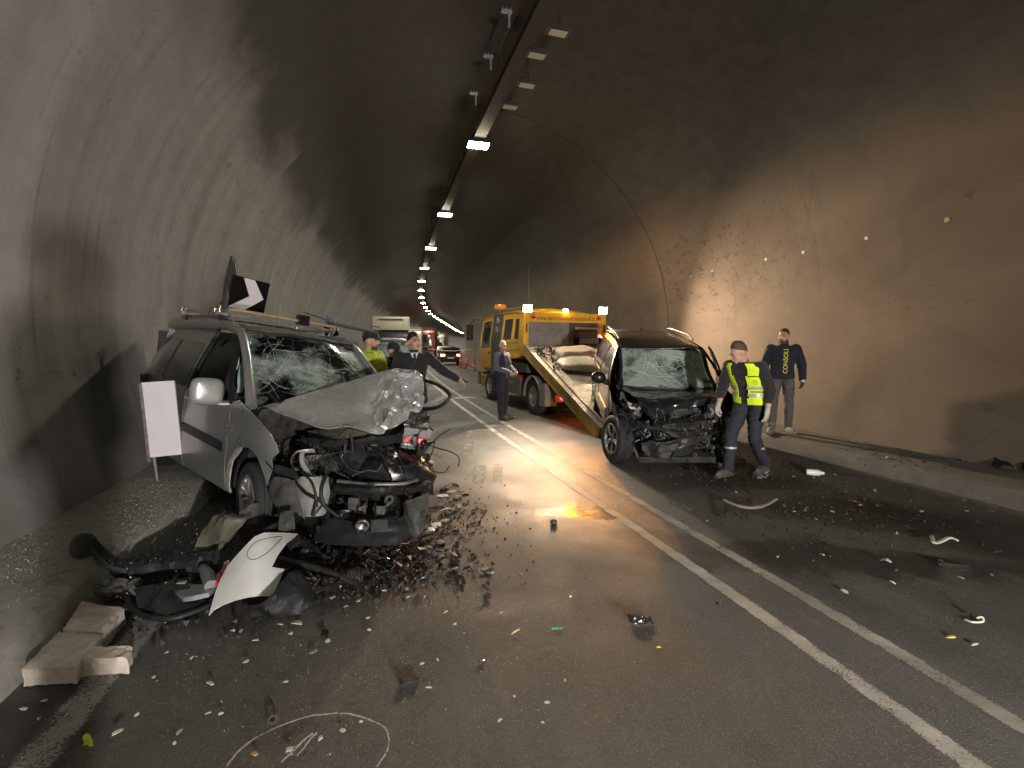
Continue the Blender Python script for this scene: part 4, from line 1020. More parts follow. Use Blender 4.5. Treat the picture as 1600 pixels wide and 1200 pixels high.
# ================================================================ the black car, nose wrecked, tail up on the tow bed
car = thing("car", "wrecked black car with crazed windscreen backed onto the lower end of the tow truck bed", "car", (2.28, 6.66, 0), (-.02, .14, -1.645))
KM = wm(car); KI = KM.inverted()
def KW(x, z):
    w = .885
    if z > .90: w -= .25 * ((z - .90) / .65) ** 1.5
    if z < .5: w -= .05 * ((.5 - z) / .3) ** 2
    w -= .10 * sm(x, .1, .8)
    w -= .07 * sm(-x, 2.8, 3.5)
    return w
def kside(s, d=0.0): return lambda x, z: (x, s * (KW(x, z) + d), z)
kf = arc(0, .34, .40, 200, -20, 16); kr = arc(-2.55, .34, .40, 200, -20, 16)
for s in (-1, 1):
    out = (0, s, 0)
    body = [(-3.42, .35), (-2.96, .27)] + [p for p in kr if p[1] > .27] + [(-2.14, .20), (-1.70, .20), (-1.70, .98), (-1.72, 1.0), (-3.44, 1.04), (-3.48, .8)]
    panel("rear_quarter", [body], kside(s), M_BLKPAINT, car, .1, .012, out)
    if s < 0:
        d = panel("rear_door", [fillet([(-2.12, .25), (-1.715, .25), (-1.715, .99), (-2.4, 1.0), (-2.45, .85), (-2.18, .62)], .02)], kside(s, .006), M_BLKPAINT, car, .1, .012, out)
        d = panel("front_door", [fillet([(-1.69, .25), (-.62, .25), (-.60, .6), (-.58, .98), (-1.69, .99)], .03)], kside(s, .002), M_BLKPAINT, car, .1, .015, out)
        G().tube([(-1.60, -KW(-1.6, .88) - .01, .88), (-1.55, -KW(-1.5, .88) - .04, .885), (-1.42, -KW(-1.4, .88) - .04, .885), (-1.38, -KW(-1.4, .88) - .01, .88)], .013, 8).build("handle", M_BLKPAINT, d)
        panel("rub_strip", [[(-1.68, .55), (-.64, .55), (-.64, .60), (-1.68, .60)]], kside(s, .014), M_CHROME, d, .2, .012, out)
        mo = bpy.data.objects.new("wing_mirror", None); COL.objects.link(mo); mo.parent = car
        G().ball((-.62, -1.02, 1.08), (.075, .115, .095), 16, 10).build("mirror_housing", M_BLKPAINT, mo)
        G().tube([(-.64, -.95, 1.02), (-.66, -.84, .99)], [.035, .045], 8).build("mirror_arm", M_BLACKP, mo)
    else:
        dr = bpy.data.objects.new("open_door", None); COL.objects.link(dr); dr.parent = car
        a = .22
        def of(x, z, d=0.0):
            r = Vector((x + .60, KW(x, z) - KW(-.6, .6) + d, 0)); c, q = math.cos(a), math.sin(a)
            # hinged at the front edge and swung out at the rear
            return (-.60 + r.x * c + r.y * q, KW(-.6, .6) - r.x * q + r.y * c, z)
        panel("door_skin", [fillet([(-1.69, .25), (-.62, .25), (-.58, .98), (-1.69, .99)], .03)], of, M_BLKPAINT, dr, .1, .03, (0, 1, 0))
        panel("window_frame", [[(-1.69, .99), (-1.66, 1.42), (-1.5, 1.47), (-1.2, 1.45), (-.60, .99), (-.67, .99), (-1.22, 1.40), (-1.5, 1.42), (-1.60, 1.38), (-1.63, .99)]], of, M_BLK, dr, .1, .03, (0, 1, 0))
        G().ball((-.66, 1.06, 1.08), (.07, .11, .10), 14, 8).build("mirror", M_BLKPAINT, dr)
        G().box((-.60, 1.06, 1.09), (.02, .17, .13), (0, 0, .2)).build("mirror_glass", M_CHROME, dr)
    panel("side_windows", [fillet([(-3.30, 1.05), (-1.78, 1.01), (-1.76, 1.43), (-3.05, 1.46)], .06)], kside(s, .004), M_TINT, car, .15, .008, out)
    if s < 0: panel("front_door_window", [fillet([(-1.72, 1.01), (-.72, .995), (-1.26, 1.42), (-1.70, 1.44)], .03)], kside(s, .004), M_TINT, car, .15, .008, out)
    panel("cant_rail", [[(-3.30, 1.05), (-3.05, 1.46), (-1.76, 1.435), (-1.26, 1.425), (-.62, .985), (-.52, .98), (-1.20, 1.49), (-1.75, 1.52), (-3.05, 1.53), (-3.40, 1.05)]], kside(s), M_BLKPAINT, car, .1, .02, out)
    wing = [(-.59, .24), (-.43, .27)] + [p for p in kf if p[1] > .30 and p[0] < .32] + [(.36, .52), (.40, .62), (.30, .74), (.16, .84), (-.2, .92), (-.59, .98)]
    wf = (lambda s: (lambda x, z: Vector((x, s * KW(x, z), z)) + nv(Vector((x, s * 3, z)) * 4) * (.03 + .05 * sm(x, -.1, .4))))(s)
    panel("front_wing", [wing], wf, M_BLKPAINT, car, .06, .008, out)
    G().tube([(-3.2, s * .60, 1.56), (-3.1, s * .60, 1.60), (-1.9, s * .61, 1.62), (-1.55, s * .60, 1.57)], .016, 8).build("roof_rail", M_BLK, car)
    panel("sill", [[(-2.14, .17), (-.44, .17), (-.44, .235), (-2.14, .235)]], kside(s, -.015), M_BLACKP, car, .2, .02, out)
def kroof(x, y):
    z = 1.585 - .12 * max(0, (x + 2.0) / .85) ** 2 * (1 if x > -2 else 0) - .05 * max(0, (-x - 2.6) / .8) ** 2
    z -= .05 * (abs(y) / .62) ** 2.4
    lift = sm(x, -1.7, -1.2) * sm(y, .1, .6)
    return Vector((x, y, z + .05 * lift)) + nv(Vector((x, y, 1)) * 3) * .012 * sm(x, -2.2, -1.3)
panel("roof", [[(-3.38, -.58), (-1.24, -.62), (-1.16, -.55), (-1.14, 0), (-1.16, .55), (-1.24, .62), (-3.38, .58)]], kroof, M_BLKPAINT, car, .06, .014, (0, 0, 1))
G().tube([kroof(-1.17, -.56 + 1.12 * i / 16) + Vector((.01, 0, -.01)) for i in range(17)], .022, 7).build("roof_header", M_BLKPAINT, car)
G().tube([kroof(-1.19, .08 + .5 * i / 8) + Vector((.0, 0, .016)) for i in range(9)], .006, 5).build("bent_roof_lip", M_CHROME, car)
G().tube([(-2.9, .02, 1.56), (-2.93, .02, 1.60)], [.035, .02], 8).tube([(-2.93, .02, 1.60), (-3.02, .03, 1.82)], .004, 5).build("aerial", M_BLK, car)
def kws(u, v):
    y = (u - .5) * 2; w = .66 + (.615 - .66) * v
    x = -.56 - .60 * v - .08 * y * y + .06; z = .985 + .475 * v
    p = Vector((x, y * w, z))
    sag = math.exp(-((u - .55) / .3) ** 2 - ((v - .45) / .4) ** 2)
    return p + Vector((-.07, 0, -.04)) * sag + nv(p * 4) * .02
M_SHAT2 = shattered("crazed windscreen", 6.0, .27)
G().grid(30, 16, kws, .006).build("windscreen", M_SHAT2, car, smooth=60)
for s in (0, 1):
    G().tube([kws(s, v / 10) + Vector((.01, (s - .5) * .05, 0)) for v in range(11)], .03, 8).build("windscreen_pillar", M_BLKPAINT, car)
G().tube([kws(.985, v / 10) + Vector((.02, 0, .0)) for v in range(11)], .012, 5).build("white_seal", pm("white seal", (.55, .60, .58), .5), car)
g = G(); q = random.Random(15)
for i in range(36):
    c0 = q.choice([(.45, .55), (.7, .6), (.25, .35), (.6, .8), (.85, .6), (.5, .2)]); a = q.uniform(0, 6.28); u, v = c0; pts = [(u, v)]
    for k in range(q.randint(2, 7)):
        a += q.gauss(0, .15); u += .05 * math.cos(a); v += .09 * math.sin(a)
        if not (0.02 < u < .98 and .02 < v < .98): break
        pts.append((u, v))
    if len(pts) > 1: g.tube([kws(*p) + Vector((.006, 0, .006)) for p in pts], [.0018] * len(pts), 4)
o = g.build("crack_lines", pm("splintered glass", (.62, .74, .70), .35, var=.1), car, smooth=0); o['kind'] = 'stuff'
crumple(car, "airbag", [[(-.85, -.55, 1.0), (-.84, -.2, 1.0), (-.86, .1, 1.0)], [(-.95, -.55, 1.15), (-.90, -.2, 1.18), (-.95, .1, 1.12)], [(-1.1, -.5, 1.25), (-1.1, -.2, 1.3), (-1.1, .1, 1.2)]], M_AIRBAG, 10, 8, .03, 5, 31, .01, world_in=False)
G().box((-.80, 0, .90), (.4, 1.4, .2)).build("dashboard", M_DARKINT, car, bevel=.05)
G().box((-1.9, 0, .32), (3.0, 1.5, .08)).box((-3.42, 0, .85), (.05, 1.5, 1.0)).box((-3.40, 0, 1.4), (.04, 1.2, .2)).build("floor_pan", M_BLK, car)
for y in (-.37, .37):
    G().box((-1.5, y, .55), (.5, .48, .16)).box((-1.78, y, .90), (.13, .46, .6), (0, -.22, 0)).box((-1.86, y, 1.27), (.09, .25, .16), (0, -.2, 0)).build("seat", M_SEAT, car, bevel=.04)
make_wheel(car, (0.03, -.79, .335), .335, .225, -1, 5, steer=.30, camber=-.06, style='double')
make_wheel(car, (-2.55, -.78, .335), .335, .215, -1, 5, style='double')
make_wheel(car, (-2.55, .78, .335), .335, .215, 1, 5, style='double')
for s in (-1, 1):
    for x in (0, -2.55):
        G().lathe([(.41, -.28 * s), (.41, .0), (.38, .0)], (x, s * .82, .35), n=20, a0=R(85 if x == 0 else -10), a1=R(190)).build("wheel_arch_liner", M_BLACKP, car)
# bonnet pushed up and folded across the front
KB = patch([[at(u, v, y) for (u, v), y in zip(r, yy)] for r, yy in (
    ([(958, 598), (992, 600), (1035, 603), (1085, 602), (1128, 600)], [7.32, 7.36, 7.40, 7.40, 7.36]),
    ([(968, 606), (1000, 611), (1040, 612), (1090, 609), (1135, 606)], [6.98, 6.96, 6.96, 6.98, 7.0]),
    ([(982, 614), (1012, 621), (1046, 620), (1092, 614), (1134, 612)], [6.66, 6.58, 6.56, 6.58, 6.62]),
    ([(996, 624), (1020, 634), (1050, 630), (1094, 622), (1128, 620)], [6.42, 6.30, 6.30, 6.32, 6.40]),
    ([(1004, 640), (1024, 652), (1052, 642), (1092, 634), (1122, 632)], [6.36, 6.24, 6.26, 6.30, 6.38]))])
def kbon(u, v):
    p = KB(u, v); k = sm(v, .3, .7)
    return p + (nv(p * 5 + Vector((9, 2, 4))) * .028 + nv(p * 12) * .012) * (k + .2)
G().grid(56, 40, kbon, .005).build("bonnet", M_BLKPAINT, car, world_in=True, smooth=30)
# front end
crumple(car, "bulkhead", [[(-.35, -.75, .30), (-.35, 0, .30), (-.35, .75, .30)], [(-.33, -.75, .6), (-.3, 0, .6), (-.33, .75, .6)], [(-.32, -.72, .95), (-.3, 0, .95), (-.32, .72, .95)]], M_BLK, 8, 8, .03, 4, 33, .01, world_in=False)
G().box((.05, .05, .50), (.45, .75, .42), (.1, .1, .1)).build("engine_block", M_OILY, car, bevel=.04)
rad = G()
A = at(1046, 642, 6.42); B = at(1094, 638, 6.46); D = at(1048, 668, 6.40); E_ = at(1094, 664, 6.44)
for a, b in ((A, B), (B, E_), (E_, D), (D, A)): rad.tube([a, b], .018, 6)
for k in range(1, 9): rad.tube([A.lerp(D, k / 9), B.lerp(E_, k / 9)], .006, 4)
rad.build("radiator_frame", M_GREYP, car, world_in=True)
sheet(car, "radiator", [[(1047, 643), (1093, 640)], [(1049, 667), (1093, 663)]], [[6.47, 6.5], [6.45, 6.48]], M_OILY, .012, 9, 34, 10, 8)
sheet(car, "bent_bumper_bar", [[(995, 660), (1030, 668), (1060, 676), (1095, 668)], [(998, 667), (1032, 674), (1062, 684), (1097, 676)]], [[6.40, 6.22, 6.18, 6.28], [6.36, 6.2, 6.16, 6.26]], M_BLACKP, .02, 8, 35, 20, 4, .03)
sheet(car, "torn_bumper_skin", [[(1000, 690), (1040, 690), (1085, 680)], [(1006, 712), (1045, 716), (1088, 704)]], [[6.22, 6.12, 6.2], [6.20, 6.10, 6.2]], M_BLACKP, .03, 7, 36, 16, 8)
sheet(car, "crash_beam", [[(1048, 694), (1075, 684), (1098, 680)], [(1050, 704), (1076, 696), (1098, 690)]], [[6.15, 6.16, 6.26], [6.12, 6.14, 6.24]], M_OILY, .012, 10, 37, 10, 5)
sheet(car, "headlamp_remains", [[(980, 628), (1000, 632)], [(984, 646), (1000, 650)]], [[6.46, 6.40], [6.42, 6.38]], M_STEEL, .03, 10, 38, 8, 8)
sheet(car, "side_bracket", [[(968, 640), (984, 650)], [(992, 668), (1000, 674)]], [[6.5, 6.42], [6.42, 6.36]], M_OILY, .02, 9, 39, 8, 5)
sheet(car, "crushed_wing_corner", [[(1098, 624), (1122, 622), (1138, 640)], [(1100, 660), (1124, 664), (1142, 676)], [(1108, 700), (1126, 708), (1142, 702)]], [[6.45, 6.4, 6.5], [6.38, 6.3, 6.4], [6.36, 6.3, 6.36]], M_OILY, .05, 7, 40, 14, 14)
for k in range(14):
    u = HQ.uniform(985, 1130); v = HQ.uniform(640, 690); y = 6.35 + .1 * HQ.random(); pts = [(u, v, y)]
    for j in range(3):
        u += HQ.uniform(-16, 16); v += HQ.uniform(2, 18); y += HQ.uniform(-.06, .04); pts.append((u, min(v, 722), y))
    hose(car, "hose", pts, HQ.choice([.008, .011, .015]), HQ.choice([M_RUBBER, M_BLACKP, M_GREYP, M_STEEL]))
wires(car, "loose_wires", 40, (985, 1140), (640, 700), (6.2, 6.45), M_RUBBER, .004, 13, .4)
wires(car, "pale_wires", 16, (1000, 1140), (650, 705), (6.2, 6.4), M_STEEL, .0035, 14, .3)
bits(car, "broken_fittings", 130, (972, 1142), (632, 712), (6.25, 6.55), [M_BLACKP, M_OILY, M_STEEL, M_GLOSSBLK], 18, (.03, .10))
bits(car, "bright_fittings", 34, (1000, 1145), (650, 712), (6.15, 6.35), [M_STEEL, M_CHROME, M_ALU], 19, (.02, .07))
bits(car, "hanging_rim_pieces", 26, (1112, 1146), (640, 708), (6.15, 6.35), [M_STEEL, M_CHROME, M_OILY], 20, (.04, .11))
G().box((0, 0, .24), (.9, 1.1, .08), (.04, .06, 0)).build("subframe", M_OILY, car, bevel=.02)
sheet(car, "scuttle_flap", [[(1098, 590), (1114, 596)], [(1100, 598), (1118, 600)]], [[7.1, 7.0], [7.0, 6.95]], M_GREYP, .008, 6, 41, 6, 4)
# ================================================================ the yellow tow truck with its bed tilted to the road
M_YEL = pm("yellow paint", (.80, .43, .02), .35, var=.06, coat=.5, dirt=.22, dirtcol=(.22, .15, .06))
M_YELD = pm("worn yellow paint", (.48, .30, .05), .5, var=.18, dirt=.5, dirtcol=(.16, .12, .06))
M_CHASSIS = pm("chassis grey", (.06, .058, .055), .6, var=.35, dirt=.5, dirtcol=(.12, .105, .085))
M_GUARD = pm("mudguard grey", (.17, .155, .14), .6, var=.2, dirt=.4)
M_CABGREY = pm("dark grey cab panel", (.075, .073, .068), .5, var=.12)
M_DECK = pm("sanded steel deck", (.50, .45, .36), .5, .1, var=.3, scale=7, dirt=.45, dirtcol=(.16, .12, .08), bump=.35, bscale=30)
M_NAVYTXT = pm("dark lettering", (.035, .03, .05), .5, var=.1)
M_WORK = emis("work lamp lens", (1.0, .80, .52), 110)
M_AMBLIT = emis("lit amber lens", (1.0, .36, .03), 160)
M_REDLIT = emis("lit red lens", (1.0, .04, .05), 14)
th = math.atan2(.933, -.361)
truck = thing("tow_truck", "yellow recovery truck with lit work lamps and its flat bed tilted to the road", "tow truck", (1.53, 11.73, 0), (0, 0, th))
TM = wm(truck); TI = TM.inverted()
def tbox(name, c, d, mat, par=None, bev=.01, rot=None): return G().box(c, d, rot).build(name, mat, par or truck, bevel=bev)
for s in (-1, 1):
    tbox("chassis_rail", (1.55, s * .42, .72), (5.0, .09, .22), M_CHASSIS)
tbox("cross_member", (-.85, 0, .70), (.12, 2.0, .16), M_CHASSIS); tbox("gearbox", (2.0, 0, .65), (1.2, .6, .4), M_CHASSIS)
for s in (-1, 1):
    make_wheel(truck, (0, s * .98, .43), .43, .26, s, 6, name="rear_wheel", rimr=.56)
    make_wheel(truck, (0, s * .68, .43), .43, .24, s, 6, name="inner_rear_wheel", rimr=.56)
    make_wheel(truck, (3.33, s * .98, .43), .43, .25, s, 6, name="front_wheel", rimr=.56)
    G().lathe([(.50, -.17), (.50, .17), (.47, .17)], (0, s * .98, .45), n=18, a0=R(-5), a1=R(175)).build("mudguard", M_GUARD, truck)
    tbox("mud_flap", (-.62, s * 1.0, .55), (.32, .30, .52), M_GUARD, bev=.02)
    tbox("tool_locker", (1.35, s * .96, .62), (1.15, .32, .44), M_CHASSIS, bev=.02)
    tbox("fuel_tank", (2.35, s * .96, .58), (.6, .34, .46), M_CHASSIS, bev=.08)
tbox("locker_handle", (1.35, 1.125, .68), (.18, .015, .03), M_STEEL)
G().box((1.0, 1.0, .87), (.30, .16, .06)).build("red_can", M_RED, truck, bevel=.015)
# rear light bar
lb = tbox("rear_light_bar", (-1.06, 0, .50), (.08, 2.1, .16), M_CHASSIS)
for s in (-1, 1):
    G().lathe([(0, -.03), (.06, -.025), (.07, 0), (.07, .03)], (-1.11, s * .86, .53), axis='X', n=20).build("tail_lamp", M_REDLIT if s > 0 else M_RED, lb)
    G().box((-1.105, s * .62, .53), (.03, .22, .10)).build("red_reflector", M_RED, lb, bevel=.01)
G().tube([(-1.15, .55, .44), (-1.15, -.2, .50)], .018, 6).build("red_white_bar", pm("red white bar", (.55, .12, .10), .5), lb)
# cab ------------------------------------------------------------
def cabside(s, d=0.0): return lambda x, z: (x, s * (1.10 + d - .10 * sm(z, 1.7, 2.6) - .05 * sm(x, 4.1, 4.5)), z)
cab = bpy.data.objects.new("cab", None); COL.objects.link(cab); cab.parent = truck
for s in (-1, 1):
    out = (0, s, 0)
    crew = [(.52, 1.42), (1.1, 1.34), (2.28, 1.30), (2.28, 2.56), (1.0, 2.52), (.72, 2.36), (.56, 1.9)]
    w1 = fillet([(1.50, 1.82), (2.16, 1.82), (2.16, 2.38), (1.50, 2.38)], .06); w2 = fillet([(.74, 1.84), (1.32, 1.82), (1.32, 2.36), (.86, 2.34)], .06)
    panel("crew_side", [crew, w1, w2], cabside(s), M_YEL, cab, .2, .03, out)
    for w in (w1, w2): panel("crew_window", [w], cabside(s, -.012), M_TINT, cab, .3, .01, out)
    panel("side_crease", [[(.60, 1.56), (2.26, 1.50), (2.26, 1.53), (.60, 1.59)]], cabside(s, .008), M_YELD, cab, .3, .012, out)
    panel("side_crease", [[(.62, 1.74), (2.26, 1.72), (2.26, 1.74), (.62, 1.76)]], cabside(s, .008), M_YELD, cab, .3, .012, out)
    panel("grey_pillar_panel", [[(2.30, .78), (3.10, .80), (3.12, 2.60), (2.30, 2.57)]], cabside(s, .015), M_CABGREY, cab, .2, .05, out)
    door = [(3.12, .95), (4.30, .95), (4.36, 1.55), (4.16, 2.50), (3.14, 2.60)]
    wd = fillet([(3.26, 1.62), (4.24, 1.58), (4.08, 2.38), (3.26, 2.42)], .07)
    panel("cab_door", [door, wd], cabside(s), M_YEL, cab, .2, .03, out)
    panel("cab_door_window", [wd], cabside(s, -.012), M_TINT, cab, .3, .01, out)
    G().box((3.3, s * 1.115, 1.45), (.16, .02, .04)).build("door_handle", M_BLK, cab)
    for zc, txt, red in ((2.36, "80", False), (2.10, "60", True)):
        if s > 0:
            dsc = G().lathe([(0, .006), (.120, .006), (.122, 0)], (2.70, 1.117 - .10 * sm(zc, 1.7, 2.6), zc), n=28).build("speed_disc", M_WHITEPAINT, cab)
            if red: G().lathe([(.080, .009), (.098, .009)], (2.70, 1.117 - .10 * sm(zc, 1.7, 2.6), zc), n=28).build("red_ring", M_RED, cab)
            text("disc_number", txt, .13, frame((-1, 0, 0), (0, 0, 1), (2.70, 1.129 - .10 * sm(zc, 1.7, 2.6), zc)), M_NAVYTXT if not red else M_NAVYTXT, cab, .001)
    G().tube([(4.30, s * 1.02, 2.50), (4.50, s * 1.20, 2.50), (4.60, s * 1.34, 2.36)], .02, 6).build("mirror_arm", M_BLK, cab)
    G().box((4.58, s * 1.34, 2.08), (.12, .20, .50)).build("mirror", M_BLACKP, cab, bevel=.03)
    tbox("cab_step", (3.95, s * 1.02, .55), (.5, .14, .36), M_YELD, cab, .02); tbox("wheel_arch_trim", (3.33, s * 1.08, .94), (.95, .06, .10), M_CHASSIS, cab, .02)
    G().box((4.42, s * .95, .62), (.10, .26, .30)).build("head_lamp", M_CHROME, cab, bevel=.02)
G().grid(10, 8, lambda u, v: (.72 + 3.5 * u, -1.02 + 2.04 * v, 2.53 + .10 * math.sin(math.pi * v) + .06 * math.sin(math.pi * u) - .10 * max(0, .12 - u) / .12 - .12 * max(0, u - .93) / .07), .03).build("cab_roof", M_YEL, cab)
tbox("cab_front", (4.42, 0, 1.30), (.14, 2.06, .70), M_YEL, cab, .04)
G().grid(8, 6, lambda u, v: (4.40 - .22 * v - .05 * (2 * u - 1) ** 2, -1.0 + 2.0 * u, 1.62 + .86 * v), .01).build("cab_windscreen", M_TINT, cab)
tbox("front_bumper", (4.52, 0, .62), (.18, 2.14, .42), M_YELD, cab, .05); tbox("cab_back_wall", (.64, 0, 1.85), (.05, 2.06, 1.1), M_CABGREY, cab, .01)
tbox("cab_floor", (2.4, 0, 1.1), (3.6, 2.0, .25), M_CHASSIS, cab, .02)
# roof bar with amber dome
bar = tbox("roof_light_bar", (3.2, .0, 2.76), (.10, 1.9, .035), M_STEEL)
G().tube([(3.35, .80, 2.72), (1.2, .82, 2.68)], .016, 6).build("roof_rail", M_STEEL, bar)
for x, z in ((3.2, 2.66), (1.4, 2.62)): tbox("rail_stand", (x, .80, z), (.05, .05, .14), M_STEEL, bar, .0)
G().lathe([(0, .15), (.06, .148), (.17, .12), (.20, .06), (.20, 0), (0, 0)], (3.35, .72, 2.78), axis='Z', n=24).build("amber_dome", pm("amber dome", (.85, .26, .02), .15, coat=1.0, var=.15), bar)
G().tube([(3.3, -.2, 2.74), (3.34, -.22, 4.1)], .006, 5).build("whip_aerial", M_STEEL, truck)
# bed -------------------------------------------------------------
bt_ = math.atan2(1.51, 3.58); bxv = Vector((math.cos(bt_), 0, math.sin(bt_))); bzv = Vector((-math.sin(bt_), 0, math.cos(bt_)))
BL = 3.89
BM = frame(bxv, (0, 1, 0), (-3.16, 0, .16))
bed = bpy.data.objects.new("tilt_bed", None); COL.objects.link(bed); bed.parent = truck; bed.matrix_local = BM
bed.rotation_mode = 'XYZ'; bed.location = BM.to_translation(); bed.rotation_euler = BM.to_euler()
def bbox(name, c, d, mat, bev=.008): return G().box(c, d).build(name, mat, bed, bevel=bev)
HB = 1.13
dk = bm = None
def deckf(u, v):
    x = .02 + (BL - .04) * u; y = -HB + .05 + (2 * HB - .1) * v
    return (x, y, -.02 + .006 * fbm((x * 4, y * 4, 2)))
G().grid(30, 20, deckf, .03).build("deck", M_DECK, bed, smooth=60)
for s in (-1, 1):
    bbox("side_rail", (BL / 2, s * (HB + .02), -.10), (BL, .06, .24), M_YELD)
    bbox("rail_cap", (BL / 2, s * (HB + .01), .030), (BL, .10, .018), M_STEEL, .003)
    bbox("inner_rail", (BL / 2 - .2, s * (HB - .12), .01), (BL - .6, .035, .04), M_STEEL, .004)
for k in range(7): bbox("cross_bearer", (.3 + k * .55, 0, -.13), (.08, 2 * HB - .1, .14), M_CHASSIS, .0)
G().prism([(0, -.18), (.26, -.20), (.26, .0), (.02, -.015)], -HB, HB, 'Y').build("approach_lip", M_YELD, bed)
text("side_lettering", "SOCCORSO STRADALE CONSOLI", .17, frame((-1, 0, 0), (0, 0, 1), (2.05, HB + .0525, -.095)), M_NAVYTXT, bed, .001, 2.45)
G().tube([(-.1, 0.2, .05), (1.5, .15, .10), (3.4, -.35, .2)], .008, 6).build("winch_cable", M_STEEL, bed)
# headboard: vertical goal-post at the front of the bed
hb = bpy.data.objects.new("headboard", None); COL.objects.link(hb); hb.parent = truck
hx = .44
for s in (-1, 1):
    G().prism([(hx, 1.40), (hx + .42, 1.52), (hx + .24, 2.46), (hx - .02, 2.46)], s * HB - .035, s * HB + .035, 'Y').build("post", M_YEL, hb, bevel=.012)
    G().box((hx - .015, s * (HB - .03), 1.95), (.05, .10, .95)).build("post_flange", M_YEL, hb, bevel=.008)
    G().box((hx - .045, s * (HB - .03), 2.10), (.02, .03, .22)).build("post_slot", M_BLK, hb)
cb = G().box((hx, 0, 2.36), (.10, 2 * HB - .02, .23)).build("cross_beam", M_YEL, hb, bevel=.012)
text("beam_lettering", "www.centrosoccorsoconsoli.it", .17, frame((0, -1, 0), (0, 0, 1), (hx - .052, 0.02, 2.345)), M_NAVYTXT, hb, .001, 1.66)
for s in (-1, 1):
    G().lathe([(0, -.006), (.078, -.006), (.08, 0)], (hx - .05, s * .93, 2.35), axis='X', n=24).build("round_emblem", pm("emblem orange", (.75, .10, .02), .5), hb)
    G().prism([(s * .93 - .055, 2.335), (s * .93 + .055, 2.335), (s * .93 + .055, 2.36), (s * .93 + .01, 2.36), (s * .93, 2.395), (s * .93 - .01, 2.36), (s * .93 - .055, 2.36)], hx - .061, hx - .057, 'X').build("emblem_mark", M_RED, hb)
    G().lathe([(.05, -.008), (.068, -.008)], (hx - .052, s * .93, 2.345), axis='X', n=20, a0=R(190), a1=R(350)).build("emblem_arc", M_WHITEPAINT, hb)
mesh = G()
for k in range(34): mesh.box((hx + .03, HB - .08 - k * .037, 1.93), (.006, .012, .62))
for k in range(17): mesh.box((hx + .034, HB - .08 - .61, 1.64 + k * .037), (.006, 1.25, .012))
mo = mesh.build("mesh_screen", pm("dusty mesh", (.30, .27, .25), .6, .3, var=.3), hb, smooth=0); mo['kind'] = 'stuff'
G().box((hx + .07, HB - .68, 1.93), (.01, 1.28, .66)).build("screen_backing", pm("dusty screen", (.20, .18, .17), .7, var=.3, scale=20), hb)
G().box((hx + .02, -.16, 1.93), (.06, .07, .66)).build("centre_post", M_CHASSIS, hb)
wv = bpy.data.objects.new("winch", None); COL.objects.link(wv); wv.parent = truck
G().box((hx + .06, -.62, 1.74), (.26, .62, .26)).build("winch_box", M_BLACKP, wv, bevel=.03)
G().cyl((hx - .08, -.90, 1.78), (hx - .08, -.36, 1.78), .085, n=18).build("winch_drum", M_STEEL, wv)
for z in (1.66, 1.90, 1.97): G().box((hx - .10, -.62, z), (.03, .60, .03)).build("winch_guard", M_STEEL, wv)
G().box((hx - .10, -.62, 2.10), (.05, .78, .05)).build("pale_bar", M_WHITEPAINT, wv, bevel=.01)
G().lathe([(0, -.02), (.045, -.015), (.05, .01)], (hx - .13, -.92, 1.90), axis='X', n=16).build("winch_marker", emis("dim pink lens", (1.0, .12, .18), 2.5), wv)
# work lamps, beacon
WL = []
for s in (-1, 1):
    w = G().box((hx + .02, s * (HB - .06), 2.57), (.10, .25, .19)).build("work_lamp", M_BLACKP, truck, bevel=.02)
    G().box((hx - .036, s * (HB - .06), 2.57), (.012, .22, .16)).build("lens", M_WORK, w)
    WL.append(TM @ Vector((hx - .06, s * (HB - .06), 2.55)))
bc = G().cyl((hx, .02, 2.475), (hx, .02, 2.50), .06, n=16).build("amber_beacon", M_BLACKP, truck)
G().ball((hx - .02, .02, 2.535), (.075, .075, .06)).build("lens", M_AMBLIT, bc)
mk = G().box((-2.0, -.3, .32), (.06, .12, .05)).build("amber_marker", M_AMBLIT, truck)
def spot(name, p, aim, power, col, ang=120, blend=.6, r=.08):
    d = bpy.data.lights.new(name, 'SPOT'); d.energy = power; d.color = col; d.spot_size = R(ang); d.spot_blend = blend; d.shadow_soft_size = r
    o = bpy.data.objects.new(name, d); COL.objects.link(o); o.location = p
    o.rotation_euler = (Vector(aim) - Vector(p)).to_track_quat('-Z', 'Y').to_euler()
    return o
def point(name, p, power, col, r=.05):
    d = bpy.data.lights.new(name, 'POINT'); d.energy = power; d.color = col; d.shadow_soft_size = r
    o = bpy.data.objects.new(name, d); COL.objects.link(o); o.location = p
    return o
spot("work_lamp_light", WL[1], (.1, 6.8, 0), 900, (1.0, .79, .56), 88, 1.0)
spot("work_lamp_light", WL[0], (4.9, 7.8, .9), 1300, (1.0, .72, .46), 104, 1.0)
spot("beacon_light", TM @ Vector((hx - .12, .02, 2.56)), (.6, 4.8, 0), 480, (1.0, .34, .02), 30, .8, .05)
point("marker_light", TM @ Vector((-2.1, -.3, .28)), 26, (1.0, .36, .04), .03)
point("tail_lamp_light", TM @ Vector((-1.2, .86, .53)), 2.0, (1.0, .05, .04), .05)
